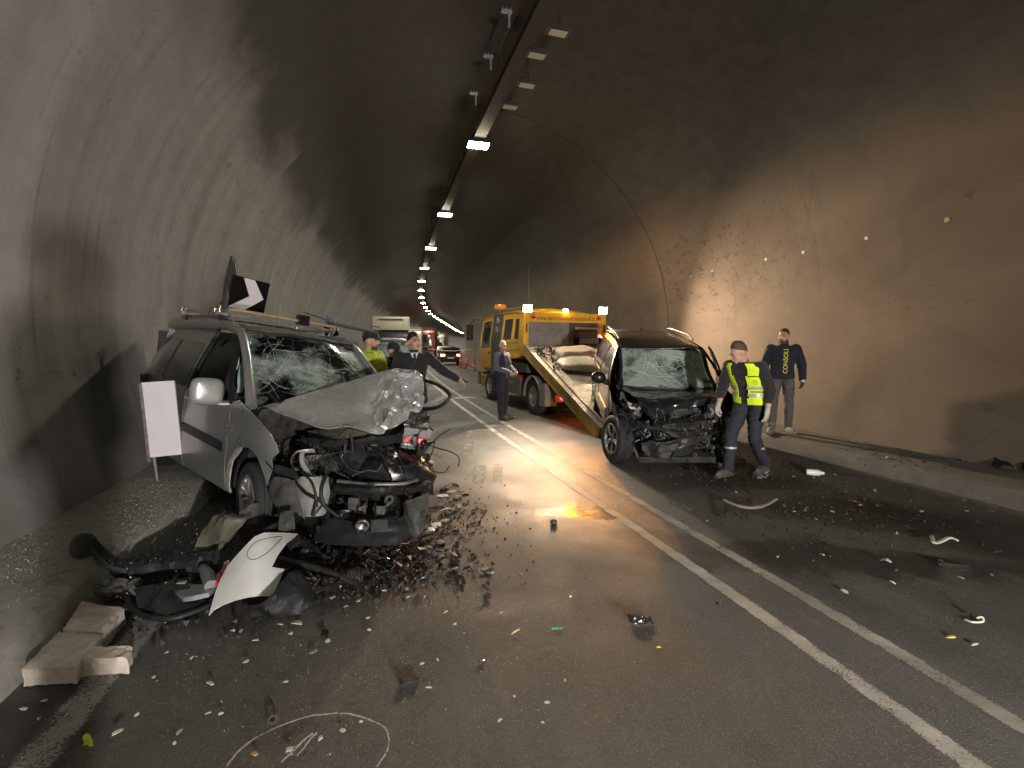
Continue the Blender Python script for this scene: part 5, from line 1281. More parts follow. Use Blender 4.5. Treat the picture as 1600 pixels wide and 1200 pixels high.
# sacks and loose litter on the bed
M_SACK = pm("woven white sack", (.56, .52, .44), .75, var=.15, scale=10, dirt=.3, dirtcol=(.30, .24, .16), bump=.5, bscale=14, bdist=.03)
def sack(name, label, c, d, rot, seed, marks):
    o = thing(name, label, "sack", TM @ BM @ Vector(c), (0, 0, 0), "sacks lying on the tow bed")
    o.rotation_euler = ((TM @ BM).to_3x3() @ Euler((0, 0, rot)).to_matrix()).to_euler()
    def f(u, v):
        a = 2 * math.pi * u; b = math.pi * (v - .5)
        sx = math.copysign(abs(math.sin(b)) ** .6, b); cx = abs(math.cos(b)) ** .35
        p = Vector((d[0] / 2 * sx, d[1] / 2 * cx * math.copysign(abs(math.cos(a)) ** .6, math.cos(a)), d[2] / 2 * cx * math.copysign(abs(math.sin(a)) ** .8, math.sin(a))))
        p.z -= .0; p += nv(p * 5 + Vector((seed, 0, 0))) * .035
        p.z = max(p.z, -d[2] / 2 + .01)
        return p + Vector((0, 0, d[2] / 2))
    G().grid(28, 20, f, close_u=True).build("sack_body", M_SACK, o, smooth=60)
    for (x, y, w, h, mt) in marks:
        G().grid(6, 5, lambda u, v: Vector((-d[0] * 0 + x + (u - .5) * w, y + (v - .5) * h, d[2] * 1.0)) + Vector((0, 0, .012)), .003).build("printed_mark", mt, o)
    return o
mkg = pm("print green", (.18, .34, .30), .7, var=.4, scale=30); mkr = pm("print red", (.55, .06, .05), .7, var=.3, scale=30)
sack("sack", "white woven sack with green and red print, lying farther up the tow bed", (3.15, .10, .0), (.42, 1.10, .24), .12, 3, [])
sack("sack", "plain pale sack slumped below the printed one on the tow bed", (2.55, .25, .0), (.50, 1.15, .20), -.08, 9, [])
ss = [o for o in bpy.data.objects if o.name.startswith("sack") and o.type == 'EMPTY']
for y, w, mt in ((.12, .16, mkg), (-.34, .12, mkr)):
    G().grid(5, 5, lambda u, v: (-.212 + .015 * math.sin(math.pi * v), y + (u - .5) * w, .06 + v * .11), .004).build("printed_mark", mt, ss[0])
g = G(); q = random.Random(21); mts = [M_GREYP, M_WHITEP, pm("rust red scrap", (.25, .05, .04), .6), M_BLACKP, M_WHITEPAINT]
for k in range(70):
    p = BM @ Vector((q.uniform(2.3, 3.7), q.uniform(.55, 1.02), q.uniform(.01, .08))); L = q.uniform(.03, .12); g.mi = q.randrange(5)
    g.box(TM @ p, (L, L * q.uniform(.3, .8), L * .2), (q.uniform(0, 6), q.uniform(0, 6), q.uniform(0, 6)))
tag(g.build("scrap_heap", mts, None, smooth=0), "heap of small broken car scraps beside the sacks on the bed", "scrap", kind="stuff")
# work light standing in the road behind the viewpoint (it throws the long shadows on the left wall)
wl = thing("work_light", "portable floodlight on a short tripod behind the viewpoint", "floodlight", (2.65, -3.7, 0))
for k in range(3): G().cyl((0, 0, .6), (.35 * math.cos(k * 2.09), .35 * math.sin(k * 2.09), 0), .015, n=6).build("leg", M_BLACKP, wl)
G().cyl((0, 0, .55), (0, 0, 1.0), .02, n=8).build("pole", M_STEEL, wl)
G().box((0, 0, 1.1), (.4, .10, .28)).build("lamp_head", M_YEL, wl, bevel=.02)
G().box((0, .056, 1.1), (.34, .01, .22)).build("lens", emis("floodlight lens", (1, .9, .76), 40), wl)
spot("floodlight_beam", (2.65, -3.62, 1.08), (-2.6, 6, 1.5), 2600, (1.0, .93, .86), 130, 1.0, .12)
# ================================================================ people
from mathutils.bvhtree import BVHTree
M_SKIN = pm("skin", (.46, .27, .19), .5, var=.12, scale=12, spec=.4)
M_HAIRD = pm("dark hair", (.018, .013, .010), .6, var=.5, scale=60, bump=.5, bscale=120)
M_HAIRB = pm("brown hair", (.065, .043, .028), .7, var=.5, scale=60, bump=.5, bscale=120)
M_NAVY = pm("navy cloth", (.010, .013, .024), .85, var=.3, scale=20, sheen=.1)
M_BLACKC = pm("black knit", (.012, .012, .014), .9, var=.3, scale=40, sheen=.15, bump=.3, bscale=200)
M_BLUEG = pm("blue grey knit", (.085, .095, .13), .9, var=.15, scale=20, sheen=.1)
M_GREYT = pm("grey work trousers", (.085, .085, .082), .85, var=.2, scale=12)
M_HIVIS = pm("hi-vis yellow", (.62, .82, .02), .7, var=.06)
M_REFL = pm("reflective tape", (.42, .42, .44), .4, .2, var=.1)
M_GLOVE = pm("grey glove", (.36, .36, .35), .8, var=.15)
M_SHOE = pm("work boot", (.06, .05, .04), .6, var=.4, dirt=.4)
M_SHOEG = pm("grey boot", (.17, .165, .15), .6, var=.3, dirt=.3)
M_SHIRT = pm("white shirt", (.62, .63, .64), .8, var=.05)
M_JEANS = pm("blue trousers", (.05, .06, .14), .85, var=.2)
M_DARKT = pm("charcoal cloth", (.022, .023, .026), .85, var=.3)
M_YTXT = pm("yellow print", (.75, .72, .05), .6, var=.05)
def remesh(g, voxel, smooth=4, wr=0.0, ws=9.0, keep=None):
    me = bpy.data.meshes.new("tmp"); bmesh.ops.recalc_face_normals(g.bm, faces=g.bm.faces[:]); g.bm.to_mesh(me); g.bm.free()
    o = bpy.data.objects.new("tmp", me); COL.objects.link(o)
    m = o.modifiers.new("r", 'REMESH'); m.mode = 'VOXEL'; m.voxel_size = voxel; m.use_smooth_shade = True
    if smooth:
        s = o.modifiers.new("s", 'SMOOTH'); s.factor = .5; s.iterations = smooth
    dg = bpy.context.evaluated_depsgraph_get(); dg.update()
    out = bpy.data.meshes.new_from_object(o.evaluated_get(dg)); bpy.data.objects.remove(o); bpy.data.meshes.remove(me)
    if wr:
        bm = bmesh.new(); bm.from_mesh(out); bm.normal_update()
        for v in bm.verts:
            p = v.co
            a = fbm((p.x * ws, p.y * ws, p.z * ws * 1.6), 1.0, 3)
            v.co = p + v.normal * (wr * (1 - 2 * abs(a)) * .8)
        bm.to_mesh(out); bm.free()
    out.shade_smooth()
    return out
def limb(g, pts, rs, n=14):
    P = spline(pts, 5); m = len(P); k = len(rs) - 1
    rr = []
    for i in range(m):
        t = i / (m - 1) * k; j = min(int(t), k - 1); rr.append(rs[j] + (rs[j + 1] - rs[j]) * (t - j))
    g.tube(P, rr, n)
    g.ball(P[0], rr[0], 12, 8); g.ball(P[-1], rr[-1], 12, 8)
SECT = [(0, .170, .120, -.0), (.12, .172, .122, 0), (.34, .150, .108, 0), (.62, .176, .122, -.006), (.84, .196, .108, .0), (.95, .150, .085, .005), (1.0, .075, .070, .01)]
def torso_pt(J, t, ang, infl=0.0):
    for a, b in zip(SECT[:-1], SECT[1:]):
        if t <= b[0] or b is SECT[-1]: break
    k = sm(t, a[0], b[0]); w = a[1] + (b[1] - a[1]) * k + infl; d = a[2] + (b[2] - a[2]) * k + infl; oy = a[3] + (b[3] - a[3]) * k
    c = J['spine'](t)
    R_ = J['srot']
    x = w * math.copysign(abs(math.cos(ang)) ** .8, math.cos(ang)); y = d * math.copysign(abs(math.sin(ang)) ** .8, math.sin(ang)) + oy
    return c + R_ @ Vector((x, y, 0))
def torso(g, J, infl, t0=0.0, t1=1.0, n=28, m=18):
    vs = []; fs = []
    for i in range(m + 1):
        for k in range(n): vs.append(torso_pt(J, t0 + (t1 - t0) * i / m, 2 * math.pi * k / n, infl))
    for i in range(m):
        for k in range(n): fs.append((i * n + k, i * n + (k + 1) % n, (i + 1) * n + (k + 1) % n, (i + 1) * n + k))
    fs.append(tuple(range(n - 1, -1, -1))); fs.append(tuple(m * n + k for k in range(n)))
    g._add(vs, fs)
def hand(g, wrist, d, palm, thumb_side, infl=0.0, curl=.5):
    d = Vector(d).normalized(); pn = Vector(palm); pn = (pn - d * pn.dot(d)).normalized(); sd = d.cross(pn).normalized()
    w = Vector(wrist); c = w + d * .055
    M = Matrix((sd, d, pn)).transposed()
    g.ball(c, (.040 + infl, .052 + infl, .017 + infl), 12, 8, M)
    limb(g, [w - d * .02, w + d * .03], [.027 + infl, .030 + infl], 10)
    for k, (o, L) in enumerate(((-.030, .062), (-.010, .074), (.011, .080), (.031, .072))):
        o = o * thumb_side
        p0 = w + d * .085 + sd * o; a = curl * (.7 + .12 * k)
        d1 = (d * math.cos(a) + pn * math.sin(a)).normalized(); d2 = (d * math.cos(2.1 * a) + pn * math.sin(2.1 * a)).normalized()
        limb(g, [p0, p0 + d1 * L * .52, p0 + d1 * L * .52 + d2 * L * .48], [.0095 + infl * .7, .009 + infl * .7, .0075 + infl * .7], 8)
    t0 = w + d * .035 + sd * .034 * thumb_side; td = (d * .75 + sd * .6 * thumb_side + pn * .35).normalized()
    limb(g, [t0, t0 + td * .034, t0 + td * .034 + (td + d * .6 + pn * .3).normalized() * .028], [.012 + infl, .0105 + infl * .7, .009 + infl * .7], 8)
def person(label, loc, yaw, scale, pose, wear):
    J = dict(pelvis=(0, 0, .96), neck=(0, .01, 1.49), head=(0, -.02, 1.63), headrot=(0, 0, 0), twist=0,
             shL=(.185, .01, 1.42), elL=(.235, .03, 1.14), wrL=(.245, -.05, .90), shR=(-.185, .01, 1.42), elR=(-.235, .03, 1.14), wrR=(-.245, -.05, .90),
             hipL=(.092, 0, .92), knL=(.10, -.02, .50), anL=(.105, .03, .09), hipR=(-.092, 0, .92), knR=(-.10, -.02, .50), anR=(-.105, .03, .09), toeL=0, toeR=0, palmL=(-1, 0, 0), palmR=(1, 0, 0), curlL=.5, curlR=.5)
    J.update(pose); J = {k: (Vector(v) if isinstance(v, tuple) and k != 'headrot' else v) for k, v in J.items()}
    base = J['pelvis'] - Vector((0, 0, .04)); nk = J['neck']; tw = J['twist']
    J['spine'] = lambda t: base.lerp(nk, t) + Vector((0, .02 * math.sin(math.pi * t), 0))
    J['srot'] = Euler((0, 0, tw * .7)).to_matrix()
    o = thing("person", label, "person", loc, (0, 0, yaw)); o.scale = (scale,) * 3
    HR = Euler(J['headrot']).to_matrix(); hc = J['head']
    h = lambda x, y, z: hc + HR @ Vector((x, y, z))
    # ---- one continuous body
    g = G(); torso(g, J, -.012)
    limb(g, [nk - Vector((0, 0, .04)), nk.lerp(h(0, .02, -.06), .6), h(0, .015, -.05)], [.064, .056, .055])
    g.ball(h(0, .012, .02), (.076, .096, .108), 20, 14, HR); g.ball(h(0, -.032, -.062), (.052, .056, .056), 14, 10, HR); g.ball(h(0, -.05, -.02), (.058, .05, .07), 14, 10, HR)
    g.ball(h(0, -.104, -.018), (.0145, .020, .026), 10, 8, HR @ Euler((.35, 0, 0)).to_matrix()); g.ball(h(0, -.092, .028), (.050, .016, .012), 10, 6, HR)
    g.ball(h(0, -.088, -.066), (.024, .012, .010), 10, 6, HR); g.ball(h(0, -.078, -.098), (.024, .018, .018), 10, 6, HR)
    for s in (-1, 1):
        g.ball(h(s * .078, .012, -.008), (.011, .022, .034), 10, 8, HR); g.ball(h(s * .042, -.070, -.022), (.022, .02, .024), 10, 6, HR)
    for s, K in ((1, 'L'), (-1, 'R')):
        limb(g, [J['sh' + K], J['el' + K]], [.055, .046, .040]); limb(g, [J['el' + K], J['wr' + K]], [.041, .040, .028])
        d = (J['wr' + K] - J['el' + K]).normalized()
        hand(g, J['wr' + K], d, J['palm' + K], 1 if K == 'L' else -1, 0, J['curl' + K])
        limb(g, [J['hip' + K], J['kn' + K]], [.088, .070, .056]); limb(g, [J['kn' + K], J['an' + K]], [.056, .052, .036])
        f = Euler((0, 0, J['toe' + K])).to_matrix(); a = J['an' + K]
        g.ball(a + f @ Vector((0, -.07, -.045)), (.040, .12, .035), 12, 8, f)
    link("body", remesh(g, .0085, 3), M_SKIN, o)
    # ---- eyes, brows, hair
    g = G()
    for s in (-1, 1): g.ball(h(s * .032, -.087, .006), (.014, .010, .008), 8, 6, HR)
    g.build("eyes", M_BLK, o); g = G()
    for s in (-1, 1): g.tube([h(s * .016, -.104, .028), h(s * .034, -.102, .034), h(s * .054, -.088, .028)], .0055, 6)
    g.build("eyebrows", wear.get('hair', M_HAIRD), o)
    g = G(); g.tube([h(-.024, -.0985, -.066), h(0, -.1025, -.064), h(.024, -.0985, -.066)], .0035, 6); g.build("mouth", pm("lips", (.28, .11, .09), .5), o)
    if wear.get('hair') is not None and not wear.get('bald'):
        g = G(); q = random.Random(len(label))
        def hf(u, v):
            a = 2 * math.pi * u
            front = max(0, math.cos(a)); side = abs(math.sin(a)); back = max(0, -math.cos(a))
            lim = .074 * front + .004 * side - .062 * back + .010 * noise.noise(Vector((math.cos(a) * 4, math.sin(a) * 4, 3))) + (.014 if wear.get('short') else 0)
            b = v * math.acos(max(-.9, min(1, (lim - .026) / .111)))
            p = Vector((.0790 * math.sin(b) * math.sin(a), .012 - .0995 * math.sin(b) * math.cos(a), .026 + .111 * math.cos(b)))
            p *= 1.0; p += nv(p * 55) * (.006 if not wear.get('short') else .0025)
            return h(p.x, p.y, p.z)
        g.grid(36, 16, hf, .003, close_u=True)
        g.build("hair", wear['hair'], o, smooth=60)
    if wear.get('beard'):
        g = G()
        def bfc(u, v):
            a = (u - .5) * 2.6; y = -.03 - .066 * math.cos(a); x = .066 * math.sin(a) * (1 - .25 * v)
            return h(x * .97, y + .014 * v, -.070 - .050 * v) + nv(Vector((u * 9, v * 9, 1))) * .003
        g.grid(18, 6, bfc, .006); g.tube([h(-.03, -.100, -.052), h(0, -.107, -.048), h(.03, -.100, -.052)], .006, 6)
        g.build("beard", M_HAIRB, o, smooth=60)
    if wear.get('cap'):
        g = G().grid(24, 8, lambda u, v: h(.090 * math.sin(v * 1.6) * math.sin(2 * math.pi * u), .008 - .108 * math.sin(v * 1.6) * math.cos(2 * math.pi * u), .030 + .112 * math.cos(v * 1.6) ** .8 if v < .98 else .032), .006, close_u=True)
        g.build("cap", wear['cap'], o, smooth=60)
        G().grid(10, 5, lambda u, v: h((u - .5) * .14 * (1 - .35 * v * v), -.085 - .075 * v * (1 - (2 * u - 1) ** 2 * .45), .046 - .012 * v - .02 * (2 * u - 1) ** 2), .006).build("cap_peak", wear['cap'], o, smooth=60)
    # ---- clothes
    inf = wear.get('bulk', .012)
    g = G(); torso(g, J, inf, .0 if wear.get('long', True) else .1, .965)
    limb(g, [nk - Vector((0, 0, .05)), nk + Vector((0, -.002, wear.get('collar', .0)))], [.075, .064 + inf * .4])
    for K in 'LR':
        wr = J['wr' + K]; el = J['el' + K]; cut = wear.get('sleeve', .95)
        limb(g, [J['sh' + K], J['sh' + K].lerp(el, .5), el], [.064 + inf, .058 + inf, .050 + inf]); e2 = el.lerp(wr, cut)
        limb(g, [el, e2], [.050 + inf, .046 + inf * .8, .038 + inf * .8])
    tm = remesh(g, .012, 4, .010, 8)
    top = link("jacket" if inf > .014 else "sweater", tm, wear['top'], o)
    g = G(); torso(g, J, .004, .0, .22)
    for K in 'LR':
        hp, kn, an = J['hip' + K], J['kn' + K], J['an' + K]
        limb(g, [hp, hp.lerp(kn, .5) , kn], [.098, .086, .070]); limb(g, [kn, kn.lerp(an, .5), an + Vector((0, 0, .01))], [.070, .068, .058])
    link("trousers", remesh(g, .012, 4, .011, 9), wear['legs'], o)
    for K in 'LR':
        f = Euler((0, 0, J['toe' + K])).to_matrix(); a = J['an' + K]; g = G()
        g.ball(a + f @ Vector((0, -.085, -.035)), (.050, .150, .050), 16, 10, f); limb(g, [a + Vector((0, 0, .07)), a + Vector((0, .0, -.02))], [.055, .052])
        g.box(a + f @ Vector((0, -.085, -.072)), (.095, .285, .03), f)
        link("boot", remesh(g, .010, 2), wear['shoe'], o)
        if wear.get('glove'):
            g = G(); d = (J['wr' + K] - J['el' + K]).normalized(); hand(g, J['wr' + K], d, J['palm' + K], 1 if K == 'L' else -1, .004, J['curl' + K])
            link("glove", remesh(g, .006, 2), wear['glove'], o)
    return o, J, top, h
def bvh_of(me): 
    bm = bmesh.new(); bm.from_mesh(me); t = BVHTree.FromBMesh(bm); bm.free(); return t
def print_on(name, txt, size, M, top, mat, width=None, lift=.004):
    me = text_mesh(txt, size, 0); bm = bmesh.new(); bm.from_mesh(me); bmesh.ops.triangulate(bm, faces=bm.faces[:])
    bmesh.ops.subdivide_edges(bm, edges=[e for e in bm.edges if e.calc_length() > size * .2], cuts=1)
    t = bvh_of(top.data); zd = -(M.to_3x3() @ Vector((0, 0, 1)))
    for v in bm.verts:
        p = M @ v.co; hit = t.ray_cast(p - zd * .0, zd)
        v.co = (hit[0] if hit[0] else p) - zd * lift
    return finish(bm, name, mat, top, smooth=0)

# man in black sweater, arm out, behind the van
pA, J, top, h = person("young man in black V-neck sweater, white collar and dark tie reaching one arm out", (-1.45, 7.0, .0), .30, 1.055,
    dict(headrot=(.05, 0, .45), elL=(.40, -.02, 1.22), wrL=(.60, -.10, 1.10), elR=(-.30, .03, 1.15), wrR=(-.31, -.04, .90), palmL=(0, 0, -1), curlL=.7),
    dict(top=M_BLACKC, legs=M_NAVY, shoe=M_SHOE, hair=M_HAIRD, sleeve=.96))
g = G()
for s in (-1, 1): g.grid(6, 3, lambda u, v: J['neck'] + Vector((s * (.066 * math.cos(u * 1.4) + .012 * v), -.058 * math.sin(u * 1.5) - .030 - .012 * v, .012 - .055 * u * .9 - .03 * v)), .004)
g.build("shirt_collar", M_SHIRT, pA)
G().grid(5, 5, lambda u, v: J['neck'] + Vector(((u - .5) * .11 * (1 - v), -.100 - .045 * v, -.015 - .13 * v)), .004).build("shirt_front", M_SHIRT, pA)
G().grid(3, 5, lambda u, v: J['neck'] + Vector(((u - .5) * .035, -.108 - .045 * v, -.025 - .115 * v)), .006).build("tie", M_NAVY, pA)
tag(G().box(pA.location + Euler((0, 0, .30)).to_matrix() @ Vector((.70, -.15, 1.075)) * 1.055, (.035, .10, .02), (.3, .2, .9)).build("phone", M_BLK, bevel=.005), "small dark phone in the outstretched hand of the man in the black sweater", "phone")
# officer in cap with hi-vis vest, in profile
pB, J, top, h = person("man in dark peaked cap and yellow hi-vis jacket in profile behind the van", (-1.98, 6.62, 0), 1.25, 1.06,
    dict(headrot=(.08, 0, .1), elL=(.26, -.05, 1.16), wrL=(.18, -.26, 1.02), elR=(-.26, .02, 1.15)), dict(top=pm('soiled hi-vis yellow', (.40, .50, .04), .8, var=.25, dirt=.3), legs=M_NAVY, shoe=M_SHOE, hair=M_HAIRD, short=True, cap=M_NAVY, bulk=.02, beard=True))
pC, J, top, h = person("man in dark cap and navy jacket bending behind the hi-vis officer", (-1.90, 7.35, 0), 1.0, .99,
    dict(headrot=(.25, 0, .0), neck=(0, -.06, 1.46), head=(0, -.10, 1.60), elL=(.26, -.10, 1.15), wrL=(.20, -.34, 1.02)), dict(top=M_NAVY, legs=M_JEANS, shoe=M_SHOE, hair=M_HAIRD, short=True, cap=M_NAVY, bulk=.016, glove=M_SHIRT))
# bald man at the truck
pD, J, top, h = person("bald man in blue-grey sweater and dark gilet standing beside the tow truck", (-.22, 10.62, 0), .95, 1.01,
    dict(headrot=(.02, 0, -.35), elL=(.26, .0, 1.16), wrL=(.16, -.24, 1.06), elR=(-.24, .0, 1.16), wrR=(-.10, -.26, 1.06), anL=(.12, .05, .09), anR=(-.11, -.04, .09), toeL=.2, toeR=-.2), dict(top=M_BLUEG, legs=M_NAVY, shoe=M_SHOE, hair=M_HAIRB, bald=True, beard=False))
def vest(o, J, mat, infl=.03, gap=.5, low=.0, name="vest", t0=.02, stripes=()):
    bm = bmesh.new(); n = 48; m = 26; vs = {}
    def keep(a, t):
        fr = abs(((a + math.pi / 2 + math.pi) % (2 * math.pi)) - math.pi)       # 0 at the front
        sd = abs(abs(math.cos(a)))
        if fr < gap * (.35 + .65 * t): return False
        if t > .62 and abs(math.cos(a)) > .98 - .30 * (t - .62): return False
        return True
    for i in range(m):
        for k in range(n):
            t = t0 + (.955 - t0) * (i + .5) / m; a = 2 * math.pi * (k + .5) / n
            if not keep(a, t): continue
            q = []
            for ii, kk in ((i, k), (i, k + 1), (i + 1, k + 1), (i + 1, k)):
                key = (ii, kk % n)
                if key not in vs:
                    p = torso_pt(J, t0 + (.955 - t0) * ii / m, 2 * math.pi * kk / n, infl); vs[key] = bm.verts.new(p + nv(p * 6) * .010)
                q.append(vs[key])
            bm.faces.new(q)
    thicken(bm, bm.faces[:], .006)
    v = finish(bm, name, mat, o, smooth=60)
    for ta, tb in stripes:
        bm = bmesh.new(); nn = 60
        rows = [[torso_pt(J, ta + (tb - ta) * i / 3, 2 * math.pi * k / nn, infl + .012) for k in range(nn)] for i in range(4)]
        vv = [[bm.verts.new(p + nv(p * 6) * .010) for p in r] for r in rows]
        for i in range(3):
            for k in range(nn):
                a = 2 * math.pi * (k + .5) / nn; fr = abs(((a + math.pi / 2 + math.pi) % (2 * math.pi)) - math.pi)
                if fr < gap * (.35 + .65 * ta): continue
                bm.faces.new((vv[i][k], vv[i][(k + 1) % nn], vv[i + 1][(k + 1) % nn], vv[i + 1][k]))
        loose = [x for x in bm.verts if not x.link_faces]; bmesh.ops.delete(bm, geom=loose, context='VERTS')
        finish(bm, "reflective_stripe", M_REFL, v, smooth=60)
    return v
vest(pD, J, M_NAVY, .026, .25, name="gilet", t0=.0)
# man in the hi-vis vest walking
pE, J, top, h = person("man in yellow hi-vis vest with grey stripes and grey gloves walking past the black car", (3.03, 5.98, 0), -1.0, 1.02,
    dict(pelvis=(0, .04, .94), neck=(0, -.20, 1.44), head=(0, -.30, 1.55), headrot=(.50, 0, -.55), shL=(.185, -.15, 1.37), shR=(-.185, -.18, 1.37),
         elL=(.26, -.03, 1.11), wrL=(.26, -.08, .86), elR=(-.25, -.20, 1.11), wrR=(-.22, -.33, .89), hipL=(.09, 0, .92), hipR=(-.09, 0, .92),
         knL=(.10, -.06, .50), anL=(.10, .22, .12), knR=(-.09, -.24, .52), anR=(-.10, -.26, .095), toeL=.05, toeR=-.05),
    dict(top=M_BLACKC, legs=pm("dark work trousers", (.016, .019, .030), .85, var=.3, scale=12), shoe=M_SHOE, hair=M_HAIRB, short=True, glove=M_GLOVE, sleeve=.55))
vv = vest(pE, J, M_HIVIS, .040, .42, stripes=((.20, .27), (.36, .43)))
for K in 'LR':
    kn, an = J['kn' + K], J['an' + K]; c = kn.lerp(an, .35)
    G().lathe([(.076, -.012), (.078, 0), (.076, .012)], c, axis='Z', n=20).build("trouser_stripe", M_REFL, pE)
for (ang, t, w, hh, mat_, nm) in ((-.72, .66, .12, .022, M_BLK, "zip"), (-.66, .315, .13, .018, M_BLK, "zip")):
    bm = bmesh.new()
    P = [[torso_pt(J, t + dt, ang + da, .046) for da in (-.45 * w / .12, -.2, .0, .2, .45 * w / .12)] for dt in (-.012, .012)]
    A = [[bm.verts.new(p + nv(p * 6) * .010) for p in r] for r in P]
    for k in range(4): bm.faces.new((A[0][k], A[0][k + 1], A[1][k + 1], A[1][k]))
    finish(bm, nm, mat_, vv, smooth=60)
bm = bmesh.new()
for (a0, t0) in ((-.86, .55), (-.66, .55), (-.76, .50)):
    for seg in range(5):
        a1 = a0 + .11 * math.cos(seg * 1.256); t1 = t0 + .022 * math.sin(seg * 1.256); a2 = a0 + .11 * math.cos((seg + 1) * 1.256); t2 = t0 + .022 * math.sin((seg + 1) * 1.256)
        p = [torso_pt(J, t1, a1, .047), torso_pt(J, t2, a2, .047), torso_pt(J, t2 + .006, a2, .047), torso_pt(J, t1 + .006, a1, .047)]
        bm.faces.new([bm.verts.new(x + nv(x * 6) * .010) for x in p])
finish(bm, "vest_emblem", M_BLK, vv, smooth=0)
# man in navy jacket on the pavement
pF, J, top, h = person("bearded man in navy jacket with yellow lettering and grey trousers standing on the right pavement", (4.58, 8.02, .185), -.42, 1.0,
    dict(headrot=(.08, 0, -.45), elL=(.29, .04, 1.15), wrL=(.30, -.02, .91), elR=(-.27, .05, 1.15), wrR=(-.24, -.06, .92), anL=(.13, .05, .09), knL=(.12, .0, .5), anR=(-.13, -.10, .09), knR=(-.12, -.05, .50), toeL=.35, toeR=-.25),
    dict(top=M_NAVY, legs=M_GREYT, shoe=M_SHOEG, hair=M_HAIRB, short=True, beard=True, bulk=.018, collar=.05, glove=M_BLKG if 'M_BLKG' in globals() else M_BLK))
print_on("jacket_lettering", "CONSOLI", .095, frame((0, 0, 1), (-1, 0, 0), (.035, -.5, 1.215)), top, M_YTXT, lift=.006)
g = G(); wr = J['wrL']; d = (J['wrL'] - J['elL']).normalized()
g.tube([wr - d * .01, wr + d * .05], [.046, .050], 14, flat=.8); g.build("pale_glove_cuff", M_SHIRT, pF)
# someone standing right behind the viewpoint, whose shadow falls on the left wall
pG, J, top, h = person("person in dark coat standing behind the viewpoint", (.03, -.46, 0), 2.26, .99, dict(), dict(top=M_NAVY, legs=M_NAVY, shoe=M_SHOE, hair=M_HAIRD, bulk=.03))
# ================================================================ the queue of traffic beyond
M_CARW = pm("white car paint", (.55, .56, .56), .3, var=.05, coat=.8); M_CARBLUE = pm("dark blue grey paint", (.06, .065, .085), .28, var=.1, coat=.8)
M_CREAM = pm("cream lorry body", (.56, .52, .42), .5, var=.08); M_LRED = pm("red lorry paint", (.34, .022, .028), .4, var=.1, coat=.4); M_CARDK = pm("very dark red paint", (.030, .008, .009), .25, var=.1, coat=.9)
M_HEAD = pm("headlamp glass", (.45, .48, .50), .12, .3, var=.2, coat=1.0)
M_TAILLIT = emis("lit tail lamp", (1.0, .28, .10), 9); M_BLUISH = glass("windscreen bluish", (.5, .62, .66), .35)
M_PLATE = pm("number plate", (.70, .70, .68), .5, var=.03)
def road_frame(u, v, Y, off=0):
    p = at(u, v, Y); return p
def vbody(o, L, W, prof, mat, glassmat, win, nm="body"):
    """a car or van body lofted from a side profile [(x, z)]; the side glass is set flush"""
    top = prof
    def f(u, v):
        P = f.sp; i = min(int(u * (len(P) - 1)), len(P) - 2); t = u * (len(P) - 1) - i; x, z = P[i].lerp(P[i + 1], t)
        y = 2 * v - 1; w = W / 2 * (1 - .13 * sm(z, .95, 1.7)) * (1 - .06 * sm(abs(x), L * .36, L * .5))
        zz = z - .06 * abs(y) ** 4
        if abs(y) > .96: zz = min(zz, zz)
        return (x, w * math.copysign(min(1, abs(y) * 1.02), y), zz)
    f.sp = spline([(x, z) for x, z in prof], 4)
    g = G().grid(len(f.sp) - 1, 12, f)
    g.build(nm, mat, o, smooth=50)
    for s in (-1, 1):
        poly = [(x, z) for x, z in prof] + [(prof[-1][0], .28), (prof[0][0], .28)]
        panel("side", [poly], lambda x, z: (x, s * W / 2 * (1 - .13 * sm(z, .95, 1.7)) * (1 - .06 * sm(abs(x), L * .36, L * .5)), z - .06), mat, o, .25, .02, (0, s, 0))
        panel("side_glass", [fillet(win, .06)], lambda x, z: (x, s * (W / 2 * (1 - .13 * sm(z, .95, 1.7)) + .006), z - .04), glassmat, o, .4, .01, (0, s, 0))
def wheels4(o, xf, xr, W, r=.33):
    for x in (xf, xr):
        for s in (-1, 1): make_wheel(o, (x, s * (W / 2 - .11), r), r, .21, s, 6)
# white-roofed people carrier facing us, behind the officers
def facing(Y): return math.atan2(-1, -S(Y))          # towards the viewer along the road
def away(Y): return math.atan2(1, S(Y))
p = onz(617, 592); Y = 22.6; p = road(Y, -1.95)
mv = thing("people_carrier", "dark people carrier with pale roof edge and wide bright windscreen facing the viewer behind the officers", "car", p, (0, 0, facing(Y)))
mv['label'] = "dark people carrier with pale roof and bright windscreen, behind the man in black sweater"
vbody(mv, 4.7, 1.88, [(2.30, .45), (2.32, .80), (2.15, .98), (1.35, 1.12), (.62, 1.86), (.2, 2.0), (-1.6, 2.02), (-2.3, 1.9), (-2.38, 1.0), (-2.36, .4)], M_CARBLUE, M_TINT, [(-2.1, 1.15), (.9, 1.15), (.45, 1.78), (-2.0, 1.85)])
G().grid(10, 8, lambda u, v: (1.30 - .62 * v + .012 - .06 * (2 * u - 1) ** 2, (u - .5) * (1.66 - .22 * v), 1.17 + .64 * v), .01).build("windscreen", pm("reflecting windscreen", (.22, .28, .29), .06, .0, var=.3, scale=2, coat=1.0), mv)
G().tube(spline([(.56, -.78, 1.84), (.70, -.45, 1.93), (.74, 0, 1.955), (.70, .45, 1.93), (.56, .78, 1.84)], 5), .05, 8).build("roof_edge", M_CARW, mv)
for s in (-1, 1):
    G().ball((2.16, s * .70, .82), (.16, .22, .11), 14, 8).build("headlamp", M_HEAD, mv)
    G().box((.95, s * 1.06, 1.20), (.10, .22, .16)).build("mirror", M_BLACKP, mv, bevel=.03)
